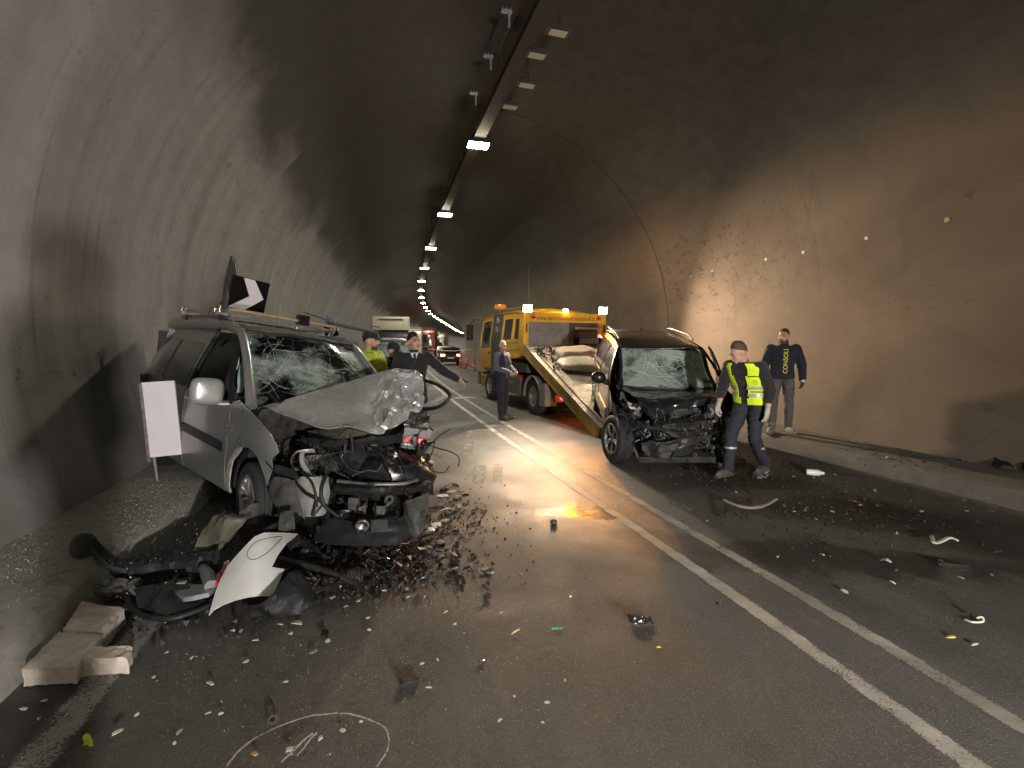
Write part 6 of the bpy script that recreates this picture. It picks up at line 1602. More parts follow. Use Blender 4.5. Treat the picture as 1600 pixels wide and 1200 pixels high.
G().box((2.33, 0, .72), (.04, 1.0, .14)).build("grille", M_CHROME, mv, bevel=.02); G().box((2.36, 0, .48), (.02, .52, .11)).build("number_plate", M_PLATE, mv)
G().box((2.34, 0, .45), (.06, 1.7, .2)).build("bumper", M_BLACKP, mv, bevel=.04)
wheels4(mv, 1.45, -1.45, 1.88)
# lorries
def lorry(name, label, Y, n, W, H, cabm, boxm, L=9, deflector=True, cabH=2.9, sign=None):
    o = thing(name, label, "lorry", road(Y, n), (0, 0, facing(Y)), None)
    cabp = fillet([(0, .5), (.05, 1.1), (-.12, cabH - .3), (-.5, cabH), (-2.0, cabH), (-2.0, .5)], [.05, .1, .1, .2, 0, 0])
    c = bpy.data.objects.new("cab", None); COL.objects.link(c); c.parent = o
    G().prism(cabp, -W / 2, W / 2, 'Y').build("cab_shell", cabm, c, bevel=.04)
    G().grid(8, 5, lambda u, v: (.035 - .13 * v - .03 * (2 * u - 1) ** 2, (u - .5) * (W - .22), 1.62 + (cabH - 2.15) * v), .02).build("windscreen", M_TINT, c)
    for s in (-1, 1):
        G().box((-.75, s * (W / 2 + .004), 2.0), (.8, .02, .7)).build("door_window", M_TINT, c, bevel=.008)
        G().box((.08, s * (W / 2 - .28), .72), (.08, .36, .20)).build("headlamp", M_HEAD, c, bevel=.03)
        G().box((.05, s * (W / 2 + .18), 2.15), (.10, .16, .55)).tube([(-.1, s * W / 2, 2.4), (.05, s * (W / 2 + .18), 2.4)], .02, 6).build("mirror", M_BLACKP, c)
    G().box((.08, 0, 1.25), (.04, W * .72, .30)).build("grille", M_BLACKP, c, bevel=.02); G().box((.10, 0, .58), (.10, W, .34)).build("bumper", M_BLACKP if cabm is M_CREAM else cabm, c, bevel=.05)
    G().box((.16, 0, .55), (.02, .52, .11)).build("number_plate", M_PLATE, c)
    G().box((-2.1 - L / 2, 0, (H + 1.0) / 2 + .05), (L, W, H - 1.0)).build("cargo_box", boxm, o, bevel=.04)
    for z in (1.15, H - .02):
        G().box((-2.08, 0, z), (.05, W + .04, .08)).build("box_edge", M_STEEL, o)
    G().box((-L / 2, 0, .8), (L + 1.5, .9, .25)).build("chassis", M_CHASSIS, o)
    for x in (-1.1, -L + .2, -L + 1.5):
        for s in (-1, 1): make_wheel(o, (x, s * (W / 2 - .15), .48), .48, .3, s, 6)
    return o, c
o, c = lorry("lorry", "lorry with tall cream box above a dark cab, nearest of the queue's lorries", 30.5, -2.05, 2.3, 3.55, pm("dark lorry cab", (.03, .028, .03), .4), M_CREAM, cabH=2.62)
G().prism([(-.35, 2.64), (-.28, 3.50), (-1.9, 3.52), (-1.9, 2.64)], -1.08, 1.08, 'Y').build("wind_deflector", M_CREAM, o, bevel=.06)
G().box((-.26, 0, 3.32), (.02, 1.5, .06)).build("dark_slot", M_BLK, o)
for s in (-1, 1): G().box((-.30, s * 1.11, 3.05), (.10, .05, .86)).build("deflector_edge", M_CREAM, o, bevel=.01)
lorry("lorry", "cream lorry second in the queue, half hidden beside the tall one", 44, -1.25, 2.4, 3.35, M_CREAM, M_CREAM, cabH=3.0)
lorry("lorry", "red-cabbed lorry in the queue", 62, -.35, 2.5, 3.9, M_LRED, pm("red curtain side", (.26, .03, .03), .6), cabH=3.6)
lorry("lorry", "pale lorry behind the red one, farthest of the queue", 80, -.05, 2.5, 3.7, M_CARW, M_CREAM, cabH=3.4)
# small dark car with lit tail lamps, driving off
Y = 41; dc = thing("car", "dark small car with lit tail lamps stopped in the far right lane", "car", road(Y, 2.35), (0, 0, away(Y)))
vbody(dc, 4.1, 1.78, [(2.0, .4), (2.02, .75), (1.2, .95), (.5, 1.42), (-.1, 1.5), (-1.3, 1.47), (-1.78, 1.05), (-2.02, .95), (-2.06, .6), (-2.02, .35)], M_CARDK, M_TINT, [(-1.5, .95), (.75, .95), (.3, 1.38), (-1.2, 1.42)])
G().grid(6, 5, lambda u, v: (-1.80 + .42 * v - .02, (u - .5) * (1.42 - .2 * v), 1.05 + .36 * v), .01).build("rear_window", M_TINT, dc)
for s in (-1, 1): G().box((-2.04, s * .66, .86), (.08, .36, .16), (0, 0, s * .2)).build("tail_lamp", M_TAILLIT, dc, bevel=.03)
G().box((-2.10, 0, .64), (.02, .52, .12)).build("number_plate", M_PLATE, dc); G().box((-2.05, 0, .38), (.10, 1.6, .16)).build("rear_bumper", M_BLACKP, dc, bevel=.03)
wheels4(dc, 1.25, -1.3, 1.78, .31)
for k, (Y, n, mt, lb) in enumerate(((58, 2.2, M_CARW, "white car ahead of the dark small car in the right lane"), (72, 2.6, M_CARBLUE, "blue grey car beyond the white one in the right lane"), (88, 1.9, M_CARW, "pale car, farthest of the stopped traffic"))):
    cc = thing("car", lb, "car", road(Y, n), (0, 0, away(Y)))
    vbody(cc, 4.2, 1.8, [(2.0, .4), (2.02, .75), (1.2, .95), (.5, 1.45), (-.1, 1.55), (-1.5, 1.52), (-1.95, 1.05), (-2.06, .6), (-2.02, .35)], mt, M_TINT, [(-1.6, .95), (.75, .95), (.3, 1.40), (-1.4, 1.45)])
    for s in (-1, 1): G().box((-2.02, s * .70, .92), (.10, .22, .30)).build("tail_lamp", M_RED, cc, bevel=.03)
    G().box((-2.08, 0, .62), (.03, .52, .12)).build("number_plate", M_PLATE, cc); wheels4(cc, 1.25, -1.3, 1.8, .31)
# red traffic posts and tape
M_CONE = pm("red orange plastic", (.80, .10, .05), .45, var=.08)
for k, (u, v, Y, h, lb) in enumerate(((741, 562, 31, .78, "upright red traffic post nearest the tow truck"), (719, 562, 36, 1.15, "tall red traffic post beside the dark small car"), (727, 564, 34, .95, "leaning red traffic post between the other two"))):
    p = onz(u, 540 + 1.66 * 740 / Y); o = thing("traffic_post", lb, "post", (p.x, p.y, 0), (0, (0, .06, .18)[k], 0), "red traffic posts")
    G().lathe([(0, .06), (.10, .055), (.20, .0), (0, 0)], axis='Z', n=16).build("base", M_BLACKP, o)
    G().lathe([(.085, .05), (.085, h - .04), (.05, h), (0, h)], axis='Z', n=16).build("tube", M_CONE, o)
    for z in (.45, .75):
        if z < h - .1: G().lathe([(.087, h * z), (.087, h * z + .06)], axis='Z', n=16).build("pale_band", M_PLATE, o)
a = at(668, 545, 33); b = at(736, 546, 31)
tag(G().tube([a.lerp(b, i / 12) - Vector((0, 0, .12 * math.sin(math.pi * i / 12))) for i in range(13)], .022, 5, flat=1.0).build("barrier_tape", pm("pale barrier tape", (.62, .55, .52), .6)), "thin pale barrier tape stretched across the road before the stopped cars", "tape")
sg = thing("warning_board", "small fluorescent yellow board above the queue of lorries", "sign", road(70, .9, 0), (0, 0, 0))
G().box((0, 0, 3.35), (.62, .06, .66)).build("board", pm("fluorescent yellow", (.70, .85, .03), .5), sg); G().cyl((0, .05, 0), (0, .05, 3.1), .04, n=8).build("post", M_STEEL, sg)

# ================================================================ signs and fittings on the walls
M_SIGNW = pm("retroreflective white", (.74, .70, .75), .4, var=.04, dirt=.08, dirtcol=(.4, .38, .36)); M_SIGNB = pm("sign black", (.010, .010, .010), .85, spec=.1)
def wall_pt(Y, a, off=0.0): return ring(Y, a, TR - off)
def on_wall(u, v, side):
    best = None
    for i in range(1400):
        Y = 2 + i * .02; p = at(u, v, Y); n_ = (p.x - C(Y)) / math.hypot(1, S(Y)); d = abs(math.hypot(n_ - TC, p.z - TZ) - TR)
        if (p.x - C(Y)) * side > 0 and (best is None or d < best[0]): best = (d, p)
    return best[1]
# chevron sign on its bracket, left wall
c = at(389, 461, 9.2)
sx = at(415, 468, 9.32) - at(365, 456, 9.05); sx.normalize(); sy = at(378, 434, 9.2) - at(366, 484, 9.2)
CM = frame(sx, sy, c)
ch = thing("chevron_sign", "square black sign with white chevron on the left wall above the silver van", "sign", c, CM.to_euler())
W = .34
G().box((0, 0, 0), (.62, .62, .02)).build("plate", M_SIGNB, ch, bevel=.004)
G().prism([(-.14, .30), (.05, .30), (.255, -.02), (-.02, -.30), (-.30, -.30), (.01, -.02)], .0105, .0135, 'Z').build("white_chevron", M_SIGNW, ch)
wb = on_wall(357, 452, -1) + Vector((.14, -.03, 0)); g = G(); cl = CM.inverted()
g.tube([cl @ (c + Vector((-.05, .02, .02))), cl @ wb], .025, 8).build("bracket", M_BLACKP, ch)
p = on_wall(357, 440, -1); o = thing("wall_box", "tall dark box fixed to the left wall just behind the chevron sign", "box", p + Vector((.12, -.03, 0)), (0, -.10, .30))
G().box((0, 0, 0), (.16, .36, .95)).build("box_body", pm("sooty box", (.05, .048, .044), .7), o, bevel=.015); G().box((.085, 0, .1), (.02, .26, .55)).build("lid", M_BLACKP, o)
c = at(516, 503, 16); o = thing("blue_sign", "small pale blue sign tip beyond the roof of the silver van", "sign", c, (0, .3, -.3)); G().box((0, 0, 0), (.40, .03, .40)).build("plate", pm("pale blue", (.36, .45, .62), .4), o); G().tube([(0, .02, 0), (-.4, .1, 0), (-1.2, .1, 0)], .02, 6).build("arm", M_STEEL, o)
c = at(517, 515, 20); o = thing("chevron_sign", "second chevron sign, farther along the left wall, showing only its white tip", "sign", c, (math.pi / 2, -.2, -.2)); G().box((0, 0, 0), (.62, .62, .02)).build("plate", M_SIGNB, o); G().prism([(-.14, .30), (.05, .30), (.255, -.02), (-.02, -.30), (-.30, -.30), (.01, -.02)], .0105, .0135, 'Z').build("white_chevron", M_SIGNW, o); G().tube([(0, 0, -.02), (-.9, 0, -.1)], .02, 6).build("bracket", M_STEEL, o)
# white delineator board on its post
bp = onz(249, 752, .2) + Vector((.10, 0, 0)); bd = thing("delineator_board", "white rectangular delineator board on a thin post at the kerb beside the silver van", "sign", bp, (0, -.085, 0))
tl = at(236, 598, bp.y); 
G().box((.03, .0, .68), (.30, .025, .80), (0, .03, .30)).build("board", M_SIGNW, bd, bevel=.006); G().box((-.125, -.035, .66), (.03, .05, .84), (0, .03, .30)).build("board_edge", M_STEEL, bd, bevel=.004)
G().cyl((-.115, .0, 0), (-.125, 0, .9), .018, n=8).build("post", M_STEEL, bd)
# pale fixing discs on the right wall, exit sign
for k, (u, v, r, lb) in enumerate(((1113, 423, .018, "small pale disc on the right wall, leftmost of six"), (1197, 405, .032, "bright pale disc on the right wall above the vested man"), (1255, 394, .030, "pale disc on the right wall, third from the left"), (1354, 372, .030, "pale disc on the right wall, fourth from the left"), (1480, 343, .036, "dull yellow disc on the right wall, highest and farthest right"), (1080, 432, .016, "tiny dull disc on the right wall above the black car"))):
    p = on_wall(u, v, 1); nrm = Vector((-1, -.3, -.15)).normalized()
    o = thing("wall_disc", lb, "fixing disc", p + nrm * .0, nrm.to_track_quat('Z', 'Y').to_euler(), "pale discs on the right wall")
    G().lathe([(0, .012), (r * .8, .012), (r, 0), (r, -.05)], axis='Z', n=16).build("disc", M_SIGNW if k < 4 else pm("dull yellow", (.45, .38, .16), .6), o); G().lathe([(r * 1.05, -.05), (r * 1.25, .0), (r * 1.05, .004)], axis='Z', n=16).build("rim", M_STEEL, o)
c = at(981, 482, 19.5); ex = thing("exit_sign", "small green and white running man exit sign on the right wall beyond the tow truck", "sign", c, (0, 0, -.12))
G().box((0, 0, 0), (.50, .06, .78)).build("panel", pm("exit green", (.10, .32, .22), .4), ex, bevel=.01)
g = G(); g.box((0, -.033, .30), (.12, .006, .12)); g.box((0, -.033, .12), (.10, .006, .26), (0, .2, 0)); g.box((.10, -.033, .16), (.20, .006, .05), (0, -.5, 0)); g.box((-.10, -.033, .10), (.18, .006, .05), (0, -.7, 0)); g.box((.08, -.033, -.12), (.06, .006, .30), (0, -.45, 0)); g.box((-.09, -.033, -.12), (.06, .006, .30), (0, .5, 0)); g.build("running_figure", M_SIGNW, ex)
G().box((0, -.034, -.33), (.42, .006, .06)).build("white_bar", M_SIGNW, ex); G().tube([(0, .02, 0), (.9, .1, 0)], .02, 6).build("arm", M_STEEL, ex)
# ================================================================ wreckage on the ground
def pxpanel(name, pix, zf, mat, step=.09, thick=.006, parent=None, amp=.0, fr=8):
    def f(a, b):
        p = onz(a * 100, b * 100, zf(a * 100, b * 100)); return p + (nv(p * fr) * amp if amp else Vector((0, 0, 0)))
    return panel(name, [[(u / 100, v / 100) for u, v in pix]], f, mat, parent, step, thick, (0, -.3, 1), world_in=parent is not None)
def gtag(o, label, cat, group=None): return tag(o, label, cat, group)
# silver bumper corner
wing_px = [(326, 961), (333, 953), (347, 945), (366, 938), (388, 933), (408, 931), (425, 931), (436, 910), (445, 889), (425, 886), (434, 868), (449, 848), (460, 840), (466, 834), (440, 832), (412, 832), (398, 838), (386, 850), (371, 866), (357, 882), (345, 904), (336, 926)]
fp = thing("bumper_corner", "large curved silver bumper corner lying on the dark wreckage in front of the van", "car panel", onz(400, 940, 0))
pxpanel("painted_skin", wing_px, lambda u, v: .03 + .20 * (961 - v) / 125 + .13 * math.sin(max(0, min(1, (u - 326) / 140)) * math.pi) * (961 - v) / 125, pm("loose silver panel", (.72, .73, .73), .36, .25, var=.05, coat=.5, dirt=.15), .05, .008, fp)
ov = [(386, 866), (392, 854), (404, 845), (424, 840), (441, 839), (434, 848), (420, 862), (404, 872), (392, 874)]
g = G(); zf = lambda u, v: .03 + .20 * (961 - v) / 125 + .13 * math.sin(max(0, min(1, (u - 326) / 140)) * math.pi) * (961 - v) / 125 + .002
g.tube(spline([onz(u, v, zf(u, v)) for u, v in ov], 4, True), .0018, 5, closed=True); g.build("flap_outline", M_BLK, fp, world_in=True)
pxpanel("inner_edge", [(449, 848), (468, 836), (470, 846), (452, 860)], lambda u, v: .20, M_GREYP, .05, .006, fp, .01)
# dark wreckage left of it
o = gtag(crumple(None, "bumper_carrier", [[onz(158, 880, .16), onz(200, 874, .15), onz(250, 868, .16), onz(300, 866, .16), (onz(345, 862, .18))], [onz(152, 892, .10), onz(200, 890, .11), onz(250, 884, .12), onz(300, 880, .12), onz(342, 876, .13)], [onz(160, 902, .03), onz(205, 902, .05), onz(255, 898, .05), onz(305, 894, .06), onz(340, 888, .06)]], M_BLACKP, 40, 10, .022, 14, 51, .02), "long broken black bumper carrier lying against the left kerb", "wreckage")
g = G()
for k in range(13):
    t = k / 12; a = onz(170 + 165 * t, 876 - 10 * t, .17); b = onz(172 + 165 * t, 900 - 10 * t, .05); g.box((a + b) / 2, (.018, .05, .15), (.5, .1, .3))
g.build("rib", M_BLACKP, o, world_in=True)['kind'] = "stuff"
st = thing("damper_bracket", "black bracket ending in an upright round pad, leaning on the left kerb", "wreckage", onz(150, 890, 0))
G().tube([onz(142, 846, .34), onz(155, 864, .26), onz(172, 880, .18), onz(200, 888, .12)], [.035, .045, .05, .045], 8, flat=.7).build("arm", M_BLACKP, st, world_in=True)
Mp = Vector((.97, -.10, .15)).to_track_quat('Z', 'Y').to_matrix()
G().lathe([(0, .02), (.045, .024), (.08, .014), (.085, -.012), (.07, -.03), (.05, -.02), (.02, -.04), (0, -.04)], onz(131, 853, .33), axis='Z', n=26, M=Mp).build("round_pad", M_GREYP, st, world_in=True)
G().tube([onz(160, 870, .22), onz(160, 886, .12), onz(164, 898, .03)], .03, 7).build("stub", M_BLACKP, st, world_in=True)
o = gtag(crumple(None, "grille_surround", [[onz(210, 922, .09), onz(240, 914, .12), onz(268, 912, .12), onz(296, 918, .10)], [onz(216, 942, .05), onz(250, 940, .08), onz(280, 938, .07), onz(308, 934, .06)], [onz(216, 956, .015), onz(250, 966, .02), onz(285, 962, .02), onz(330, 944, .02)]], M_GLOSSBLK, 30, 16, .012, 10, 52, .01), "curved glossy black grille surround beside the kerb stones", "wreckage")
gg = G()
P = spline([onz(195, 928, .06), onz(206, 950, .04), onz(232, 964, .03), onz(268, 966, .03), onz(302, 956, .03), (onz(332, 944, .03))], 6); gg.tube(P, .018, 7); gg.build("rim_strip", M_BLACKP, o, world_in=True)
gtag(crumple(None, "torn_foam", [[onz(140, 918, .10), onz(170, 908, .10), onz(215, 904, .08)], [onz(146, 930, .06), onz(180, 922, .07), onz(220, 916, .06)], [onz(160, 934, .02), onz(190, 930, .03), onz(224, 926, .03)]], M_GREYP, 26, 14, .03, 22, 53, .01), "ragged torn black foam strip hanging over the kerb edge", "wreckage")
gtag(pxpanel("grey_trim_bar", [(262, 918), (282, 914), (332, 912), (336, 918), (326, 926), (300, 932), (286, 934), (278, 930)], lambda u, v: .10, pm("satin grey trim", (.20, .21, .22), .45, .3, var=.1, dirt=.2), .08, .03, None, .006), "flat satin grey trim bar next to the silver bumper corner", "wreckage")
gtag(G().tube([onz(318, 888, .12), onz(326, 900, .12), onz(330, 916, .11)], [.03, .045, .04], 10).build("grey_canister", pm("satin grey trim", (.2, .2, .2))), "small pale grey canister between the trim bar and the red lens", "wreckage")
gtag(pxpanel("red_lens_piece", [(334, 906), (346, 888), (352, 876), (357, 880), (352, 896), (342, 910), (336, 912)], lambda u, v: .13, M_RED, .04, .02, None, .012), "broken red lamp lens tucked behind the silver bumper corner", "lamp lens")
gtag(G().box(onz(284, 911, .12), (.05, .03, .02), (0, 0, .2)).build("white_tab", M_WHITEP, bevel=.004), "tiny white tab on top of the black wreckage", "tab")
o = gtag(crumple(None, "plastic_liner", [[onz(300, 858, .16), onz(318, 830, .26), onz(338, 806, .36), onz(352, 800, .36)], [onz(330, 862, .12), onz(345, 840, .22), onz(362, 812, .36), onz(376, 806, .34)], [onz(352, 860, .10), onz(366, 838, .22), onz(384, 812, .34), onz(392, 800, .34)]], pm("smoky plastic sheet", (.075, .072, .058), .28, var=.4, scale=6, dirt=.3, dirtcol=(.16, .145, .10), bump=.2), 20, 14, .03, 8, 54, .004), "crumpled smoky plastic liner sheet lying beside the van's front wheel", "wreckage")
gtag(crumple(None, "ribbed_liner", [[onz(372, 800, .38), onz(400, 786, .40), onz(412, 790, .36)], [onz(376, 826, .22), onz(400, 820, .24), onz(412, 822, .2)], [onz(378, 846, .08), onz(398, 842, .10), onz(408, 838, .10)]], M_GREYP, 14, 14, .02, 12, 55, .006), "upright ribbed grey liner piece in front of the van's wheel", "wreckage")
gtag(crumple(None, "arch_liner_half", [[onz(388, 944, .10), onz(416, 934, .16), onz(446, 900, .20), onz(470, 892, .16)], [onz(390, 958, .03), onz(420, 952, .08), onz(460, 930, .12), onz(484, 916, .08)], [onz(392, 964, .01), onz(430, 962, .02), onz(466, 958, .02), onz(490, 950, .02)]], M_BLACKP, 20, 14, .03, 9, 56, .005), "black wheel arch liner half lying just right of the silver bumper corner", "wreckage")
sp = thing("suspension_strut", "black suspension strut with a short coil spring lying in the debris", "strut", onz(500, 890, 0))
G().tube([onz(436, 872, .06), onz(480, 884, .05), onz(540, 902, .05)], [.022, .024, .020], 10).build("tube", M_OILY, sp, world_in=True)
a, b = onz(546, 899, .05), onz(572, 900, .05); ax = (b - a); 
hx_ = ax.normalized(); s1 = hx_.orthogonal().normalized(); s2 = hx_.cross(s1)
G().tube([a + ax * (i / 60) + (s1 * math.cos(i * .63) + s2 * math.sin(i * .63)) * .045 for i in range(61)], .009, 6).build("coil", M_OILY, sp, world_in=True)
G().tube([onz(536, 902, .05), onz(556, 912, .03), onz(560, 930, .02)], [.03, .026, .012], 8).build("bent_arm", M_OILY, sp, world_in=True)
gtag(crumple(None, "bonnet_hinge_bar", [[onz(400, 840, .14), onz(450, 838, .12), onz(500, 858, .06)], [onz(402, 846, .12), onz(452, 846, .10), onz(502, 866, .04)]], M_BLACKP, 16, 4, .012, 9, 57, .012), "thin black bar lying above the silver bumper corner", "wreckage")
# shards on the far side of the van's nose
q = random.Random(77)
def shard(p, L, mat, name, label, cat, group, bend=.25, thick=.004, aspect=None, parent=None, stand=0):
    n = q.randint(5, 8); asp = aspect or q.uniform(.35, .8); pts = []
    for i in range(n):
        a = 2 * math.pi * i / n + q.uniform(-.3, .3); r = q.uniform(.6, 1.0)
        pts.append((L / 2 * r * math.cos(a), L / 2 * asp * r * math.sin(a)))
    yaw = q.uniform(0, 6.28); e = Euler((q.uniform(-.25, .25) + stand, q.uniform(-.2, .2), yaw)).to_matrix(); cv = q.uniform(.3, 1) * bend / max(L, .02)
    f = lambda x, y: e @ Vector((x, y, -cv * x * x * 2 + cv * y * y)) + nv(Vector((x * 30, y * 30, yaw))) * L * .05
    o = panel(name, [pts], f, mat, None, max(L / 4, .008), thick, (0, 0, 1), smooth=30)
    zmin = min(v.co.z for v in o.data.vertices); o.location = (p.x, p.y, p.z - zmin + .004)
    return tag(o, label, cat, group)
M_SH = {"silver": pm("silver shard", (.46, .47, .46), .4, .4, var=.15, dirt=.25), "white": pm("pale shard", (.50, .49, .44), .55, var=.2, dirt=.3, dirtcol=(.2, .18, .14)), "dark": M_BLACKP, "grey": M_GREYP, "cream": pm("cream shard", (.48, .43, .32), .6, var=.2)}
far_sh = [(690, 776, .16, "silver"), (704, 770, .14, "white"), (716, 778, .10, "white"), (684, 792, .2, "grey"), (700, 800, .20, "white"), (718, 792, .12, "cream"), (682, 822, .20, "silver"), (672, 830, .12, "silver"), (695, 815, .10, "cream"), (708, 812, .08, "dark"), (728, 788, .12, "dark"), (726, 772, .16, "dark"), (710, 760, .16, "dark"), (694, 764, .2, "grey"), (740, 800, .09, "dark"), (664, 834, .13, "dark")]
for u, v, L, c in far_sh: shard(onz(u, v, .0), L, M_SH[c], "panel_shard", "%s panel shard in the pile at the far corner of the van's nose" % {"silver": "silver", "white": "pale", "grey": "scuffed grey", "cream": "cream", "dark": "black"}[c], "shard", "%s shards piled at the van's far front corner" % c, stand=q.uniform(-.5, .5))
pale = [(376, 988, .07), (465, 975, .11), (438, 977, .06), (399, 1003, .07), (364, 987, .06), (490, 1021, .08), (385, 1035, .05), (446, 1067, .05), (329, 1070, .07), (280, 1146, .06), (215, 1118, .05), (184, 1147, .07), (325, 1116, .05), (345, 1117, .04), (273, 1163, .04), (261, 1021, .04), (61, 1126, .06), (37, 1110, .05), (70, 1097, .05), (105, 1119, .03), (512, 1004, .06), (535, 1144, .05), (564, 1130, .035), (500, 1156, .04), (452, 1174, .05), (669, 1076, .06), (659, 1040, .06), (684, 1033, .04), (636, 922, .05), (638, 934, .06), (697, 958, .05), (711, 977, .04), (783, 959, .04), (769, 897, .06), (711, 889, .10), (739, 872, .05), (855, 1100, .06), (804, 1090, .03), (781, 1128, .04), (848, 1131, .03), (883, 1065, .035), (577, 986, .05), (575, 967, .05), (420, 958, .06), (455, 992, .05), (300, 1030, .04), (240, 1060, .04), (540, 950, .06), (600, 925, .07), (620, 905, .06), (660, 905, .06), (690, 870, .08), (560, 940, .07), (520, 935, .07), (480, 905, .06), (510, 880, .08), (505, 868, .08), (650, 880, .06), (1215, 871, .05), (1285, 868, .06), (1320, 927, .06), (1105, 815, .05), (1150, 770, .05), (1190, 700, .05), (1350, 725, .06), (1367, 768, .10), (1385, 716, .08), (1240, 800, .06), (1275, 812, .05), (1300, 800, .06), (1345, 790, .06), (1400, 690, .09), (1345, 690, .05), (1480, 760, .05), (1440, 800, .05), (1510, 800, .05), (1500, 905, .07), (1395, 912, .05), (1240, 745, .05), (1550, 900, .05), (1305, 742, .05)]
for k, (u, v, L) in enumerate(pale):
    c = q.choice(["white", "white", "silver", "cream"])
    far = u > 1050
    if far: lab, grp = ("small pale shard lying on the far lane near the black car", "pale shards on the far lane") if v < 830 else ("small pale shard on the dark stained part of the far lane", "pale shards on the stained far lane")
    elif u < 330 and v > 1000: lab, grp = "small pale shard beside the worn edge line near the loose kerb stones", "pale shards beside the edge line"
    elif v > 1095: lab, grp = "small pale shard close to the chalk ring in the near lane", "pale shards near the chalk ring"
    elif v < 945: lab, grp = "small pale shard in the litter right in front of the silver van", "pale shards in front of the van"
    else: lab, grp = "small pale shard scattered over the open near lane", "pale shards on the near lane"
    shard(onz(u, v, .19 if (far and v < 720 and u > 1330) else 0), L * (.72 if not far else 1.0), M_SH[c], "shard", lab, "shard", grp)
darkl = [(508, 993, .10), (752, 1035, .05), (762, 934, .12), (715, 862, .10), (815, 915, .05), (740, 870, .08), (640, 875, .14), (600, 880, .16), (570, 868, .14), (620, 860, .12), (660, 866, .14), (540, 880, .12), (580, 905, .10), (655, 895, .10), (690, 850, .12), (720, 836, .10), (742, 820, .10), (480, 945, .10), (500, 925, .12), (590, 940, .07), (1120, 805, .08), (1240, 765, .10), (1290, 790, .10), (1330, 800, .12), (1360, 782, .10), (1320, 770, .08), (1180, 745, .14), (1120, 730, .14), (1075, 735, .12), (1405, 800, .12), (1415, 826, .14), (1330, 840, .08), (1270, 838, .06), (1210, 825, .06), (1440, 860, .05), (1560, 865, .08), (1550, 800, .10), (1120, 945, .05), (1210, 970, .03), (1160, 720, .10), (1055, 720, .08), (460, 920, .08), (440, 905, .08)]
def darklab(u, v):
    if u > 1050:
        k = ("black scrap on the road at the black car's nose", "black scraps at the car's nose") if v < 760 else ("black scrap on the dark stained patch of the far lane", "black scraps on the stain") if v < 835 else ("lone black scrap below the dark stain on the far lane", "lone black scraps on the far lane")
    elif v > 950: k = ("lone black scrap on the open near lane", "lone black scraps on the near lane")
    elif u > 690: k = ("black scrap at the edge of the wet patch in mid road", "black scraps by the wet patch")
    else: k = ("broken black scrap in the heap under the van's nose", "black scraps under the van's nose")
    return k[0], "scrap", k[1]
for u, v, L in darkl: shard(onz(u, v, 0), L, q.choice([M_BLACKP, M_GLOSSBLK, M_GREYP, M_BLACKP]), "black_scrap", *darklab(u, v), stand=q.uniform(-.3, .3), bend=.5)
# single pieces one can point to
gtag(crumple(None, "crumpled_film", [[onz(980, 962, .035), onz(1000, 962, .05), onz(1018, 966, .03)], [onz(984, 972, .01), onz(1000, 974, .012), onz(1022, 973, .01)]], M_GLOSSBLK, 22, 14, .016, 26, 61, .002), "crumpled shiny black film lying alone in the near lane", "litter")
shard(onz(1029, 1013), .035, pm("bright yellow plastic", (.80, .62, .02), .4), "yellow_piece", "small bright yellow piece lying in the near lane below the black film", "fragment", None)
shard(onz(806, 990), .07, pm("straw shard", (.55, .46, .26), .5), "straw_shard", "straw coloured pointed shard in the middle of the near lane", "fragment", None, aspect=.25)
gtag(G().grid(8, 3, lambda u, v: onz(862 + 17 * u, 980 + 4 * v, .01 + .004 * math.sin(u * 19))).build("teal_piece", pm("teal plastic", (.12, .62, .45), .3)), "tiny teal plastic piece in the near lane", "fragment")
gtag(G().tube(spline([onz(1456, 838, .02), onz(1460, 848, .04), onz(1470, 846, .03), onz(1484, 840, .03), onz(1498, 845, .015)], 5), .017, 7, flat=.5).build("white_strip", M_WHITEPAINT), "curled white plastic strip on the far lane", "fragment")
gtag(G().box(onz(1489, 884, .015), (.20, .03, .02), (.1, .05, -.15)).box(onz(1470, 880, .03), (.02, .03, .05), (.1, 0, 0)).build("chrome_strip", M_CHROME, bevel=.004), "short bright chrome strip on the far lane", "fragment")
shard(onz(1384, 881), .11, M_SH["white"], "white_scrap", "white torn scrap left of the chrome strip on the far lane", "fragment", None, bend=.8, aspect=.4)
bo_ = thing("plastic_bottle", "small white plastic bottle lying on the far lane past the vested man", "bottle", onz(1272, 743, .0), (math.pi / 2, 0, 1.2))
bo_.location.z = .04
G().lathe([(0, -.09), (.036, -.088), (.04, -.07), (.04, .05), (.018, .085), (.018, .09), (0, .09)], axis='Z', n=16).build("bottle_body", pm("white bottle", (.68, .66, .70), .35, var=.05), bo_); G().cyl((0, 0, .088), (0, 0, .108), .02, n=12).build("cap", M_PLATE, bo_)
gtag(crumple(None, "white_clump", [[onz(1182, 738, .05), onz(1200, 738, .05)], [onz(1184, 748, .01), onz(1200, 748, .01)]], M_WHITEP, 10, 8, .03, 20, 62, .004), "crushed pale plastic clump by the vested man's boots", "fragment")
shard(onz(1331, 784), .10, pm("pink red plastic", (.55, .05, .09), .4), "red_piece", "small pinkish red piece among pale scraps on the far lane", "fragment", None)
tr_ = gtag(G().tube(spline([onz(1132, 781, .05), onz(1150, 789, .04), onz(1172, 793, .03), onz(1196, 789, .04), onz(1213, 779, .08)], 6), [.03] * 7 + [.035] * 10 + [.022] * 8, 8, flat=.35).build("curved_trim", pm("dusty grey trim", (.22, .20, .17), .6, dirt=.4)), "long curved grey trim strip lying on the far lane in front of the black car", "trim")
